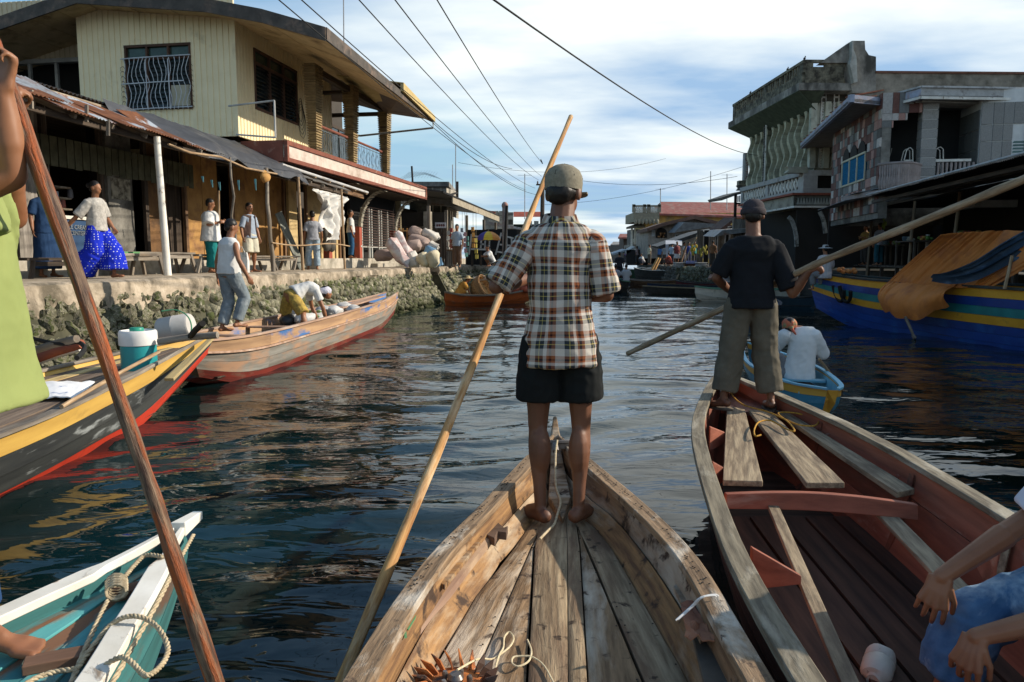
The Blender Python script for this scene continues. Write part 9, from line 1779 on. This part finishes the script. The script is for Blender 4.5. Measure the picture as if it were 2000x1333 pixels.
# two men in the small boat in mid canal
person('left of the two men seated in the mid canal boat, in a grey shirt', Vector((4.92, 35.9, .1)), YAW(0, 1), 1.6, J=SIT, top=('shirt', GRYT, .9, .03, -.1), low=('trousers', cloth('navy_t', (.03, .05, .1)), 1.8, .02), vox=.03)
person('right of the two men seated in the mid canal boat, in a pale shirt', Vector((5.45, 36.1, .1)), YAW(.1, 1), 1.6, J=SIT, top=('shirt', cloth('pale_grey', (.42, .42, .42)), .9, .03, -.1), low=('trousers', cloth('navy_t', (.03, .05, .1)), 1.8, .02), vox=.03)
person('man standing in dark clothes just beyond the two seated men', Vector((5.6, 39.5, .35)), YAW(.1, 1), 1.6, top=('shirt', cloth('soot', (.03, .03, .035)), .9, .03, -.1), low=('trousers', cloth('soot', (.03, .03, .035)), 1.9, .02), vox=.03)
person('person in a teal shirt standing at the left of the mid canal group', Vector((4.9, 40.5, .3)), YAW(.1, 1), 1.5, top=('shirt', cloth('teal_t', (.03, .25, .2)), .9, .03, -.1), low=('trousers', cloth('navy_t', (.03, .05, .1)), 1.9, .02), vox=.03)
# market crowd on the far right quay
CR = (('maroon shirt and white shorts on the rock quay', 1322, 500, 48, (.22, .05, .05), (.6, .6, .6)), ('red top crouching left of the maroon shirt', 1308, 508, 49, (.5, .10, .06), (.2, .06, .04)), ('white shirt beside the tilted poles', 1336, 500, 50, (.6, .6, .62), (.06, .06, .08)), ('deep blue shirt right of the tilted poles', 1345, 498, 49, (.03, .06, .25), (.04, .05, .1)), ('teal shirt at the quay stalls', 1356, 500, 48, (.02, .25, .24), (.05, .05, .05)), ('pale blue shirt under the white tarpaulin', 1312, 495, 54, (.45, .55, .65), (.06, .06, .08)), ('blue shirt far along the left part of the quay market', 1288, 500, 62, (.08, .18, .4), (.05, .05, .05)), ('black shirt at the crates in the quay market', 1270, 500, 63, (.03, .03, .03), (.05, .05, .06)), ('cream shirt leaning by the plank stack', 1268, 508, 58, (.55, .5, .35), (.1, .08, .06)), ('pale pink shirt at the far quay', 1244, 505, 66, (.5, .36, .34), (.06, .06, .06)), ('dark green shirt at the far quay end', 1228, 505, 72, (.05, .13, .08), (.06, .05, .05)), ('violet cap and dark shirt at the far quay', 1222, 500, 75, (.12, .08, .2), (.04, .04, .05)), ('white vest bending by the red boat', 1255, 510, 57, (.62, .6, .56), (.1, .1, .12)), ('grey shirt deep in the quay market', 1298, 498, 60, (.3, .3, .3), (.08, .06, .05)), ('brown shirt near the shop planks', 1392, 500, 45, (.2, .11, .06), (.04, .04, .04)))
gz = {}
for k, (d_, x, y, yy, c1, c2) in enumerate(CR):
 p = at(x, y, yy); person('small figure in a ' + d_, Vector((p.x, yy, 1.12)), rng.uniform(-3, 3), 1.55, J=SQ if 'crouch' in d_ or 'bend' in d_ else None, top=('shirt', flat('cr_t%d' % k, c1), .9, .02, -.1), low=('shorts' if 'shorts' in d_ else 'trousers', flat('cr_l%d' % k, c2), .9 if 'shorts' in d_ else 1.9, .02), vox=.035, wr=0, group='people in the far quay market')
for k, (x0, y0, x1, y1, d_, r_, m_, lab) in enumerate(((1322, 545, 1366, 452, 46, .06, POLEWOOD, 'long pale pole leaning steeply over the rock quay'), (1330, 512, 1340, 482, 47, .07, BROWNWOOD, 'short brown pole leaning left of the long pale pole'), (1272, 530, 1285, 504, 54, .10, W_YEL, 'first orange plank standing in the far red boat'), (1277, 530, 1289, 505, 54, .10, W_YEL, 'second orange plank standing in the far red boat'), (1386, 545, 1398, 527, 38, .10, mat('orange_cloth', (.5, .2, .1), (.4, .3, .25)), 'orange and white cloth strip lying over the rocks'))):
 a, b_ = at(x0, y0, d_), at(x1, y1, d_ + .8); g = MB(); g.beam(a, b_, r_ * 1.6, r_); tag(g.build('pole' if k < 2 else 'plank' if k < 4 else 'cloth_strip', m_), lab, ('pole', 'pole', 'plank', 'plank', 'cloth')[k])
for k, (x0, y0, x1, y1, d_, c_, lab) in enumerate(((1322, 513, 1338, 524, 46, (.52, .50, .46), 'pile of pale folded sacks left on the rock quay'), (1364, 513, 1382, 524, 44, (.52, .50, .46), 'pile of pale sacks in the middle of the rock quay'), (1408, 512, 1440, 530, 41, (.50, .48, .42), 'large stack of pale flattened sacks right on the rock quay'), (1341, 510, 1363, 516, 46, (.35, .36, .6), 'blue and white striped cloth on the stone quay'), (1341, 515, 1363, 524, 46.3, (.36, .18, .10), 'reddish box table under the striped cloth'), (1420, 541, 1450, 552, 35, (.30, .28, .26), 'grey stone block step in front of the rocks'), (1412, 550, 1452, 561, 34.5, (.32, .31, .3), 'lower grey stone block step by the water'))):
 a, b_ = at(x0, y1, d_), at(x1, y0, d_); r = thing(('sack_pile', 'sack_pile', 'sack_pile', 'striped_cloth', 'box_table', 'stone_step', 'stone_step')[k], lab, ('sacks', 'sacks', 'sacks', 'cloth', 'table', 'step', 'step')[k], ((a.x + b_.x) / 2, d_, a.z)); n = 5 if k < 3 else 1
 for q in range(n): z0, z1 = a.z + (b_.z - a.z) * q / n, a.z + (b_.z - a.z) * (q + 1) / n; g = MB(); g.bb(a.x + rng.uniform(-.1, .1) * (n > 1), b_.x + rng.uniform(-.1, .1) * (n > 1), d_, d_ + .8, z0 + .01, z1); g.build('sack' if k < 3 else 'slab', mat('goods_m%d' % k, c_, tuple(v_ * .6 for v_ in c_)), r, bevel=.03)
g = MB(); P = [[at(x, y, 49 + .6 * j) for x, y in ((1300, 478 - 4 * j), (1314, 476 - 3 * j), (1332, 480 - 6 * j))] for j in range(3)]; g.sheet(P, .03); g.sheet([[at(1300, 478, 49), at(1306, 478, 49)], [at(1302, 505, 49), at(1305, 500, 49)]], .03, (0, -1, 0)); tag(g.build('white_tarpaulin', cloth('pale_tarp', (.50, .52, .56)), smooth=60), 'pale bluish tarpaulin corner hanging over the far market people', 'tarpaulin')
for k, (q, c_, lab) in enumerate(((((1197, 496), (1222, 488), (1222, 491), (1198, 499)), (.40, .44, .47), 'thin pale awning at the far end of the canal, leftmost'), (((1219, 494), (1240, 482), (1243, 485), (1224, 497)), (.55, .54, .50), 'cream slanting awning at the far canal end'), (((1246, 494), (1264, 490), (1266, 498), (1248, 500)), (.10, .28, .36), 'teal blue umbrella like sheet over the far stalls'))):
 g = MB(); g.prism([at(x, y, 66) for x, y in q], (0, 2, .1)); tag(g.build('stall_awning', flat('aw%d' % k, c_)), lab, 'awning')
for k, (x, y, c_, lab) in enumerate(((1434, 478, (.50, .40, .50), 'pinkish patterned clothes hanging at the shop by the man in black'), (1445, 478, (.50, .48, .06), 'yellow green bag hanging beside the pinkish clothes'), (1357, 487, (.50, .36, .04), 'yellow bananas hanging over the far quay stall'), (1375, 489, (.35, .30, .06), 'second bunch of yellow bananas over the far quay stall'))):
 p = at(x, y, 44.5); g = MB()
 for q in range(10): g.ell(p + Vector((rng.uniform(-.2, .2), rng.uniform(-.1, .1), rng.uniform(-.3, .2))), (.07, .06, .13), 7, 5)
 tag(g.build(('hanging_clothes', 'hanging_bag', 'banana_bunch', 'banana_bunch')[k], flat('hg%d' % k, c_), smooth=60), lab, ('clothes', 'bag', 'bananas', 'bananas')[k])
bpy.data.scenes.remove(TS)
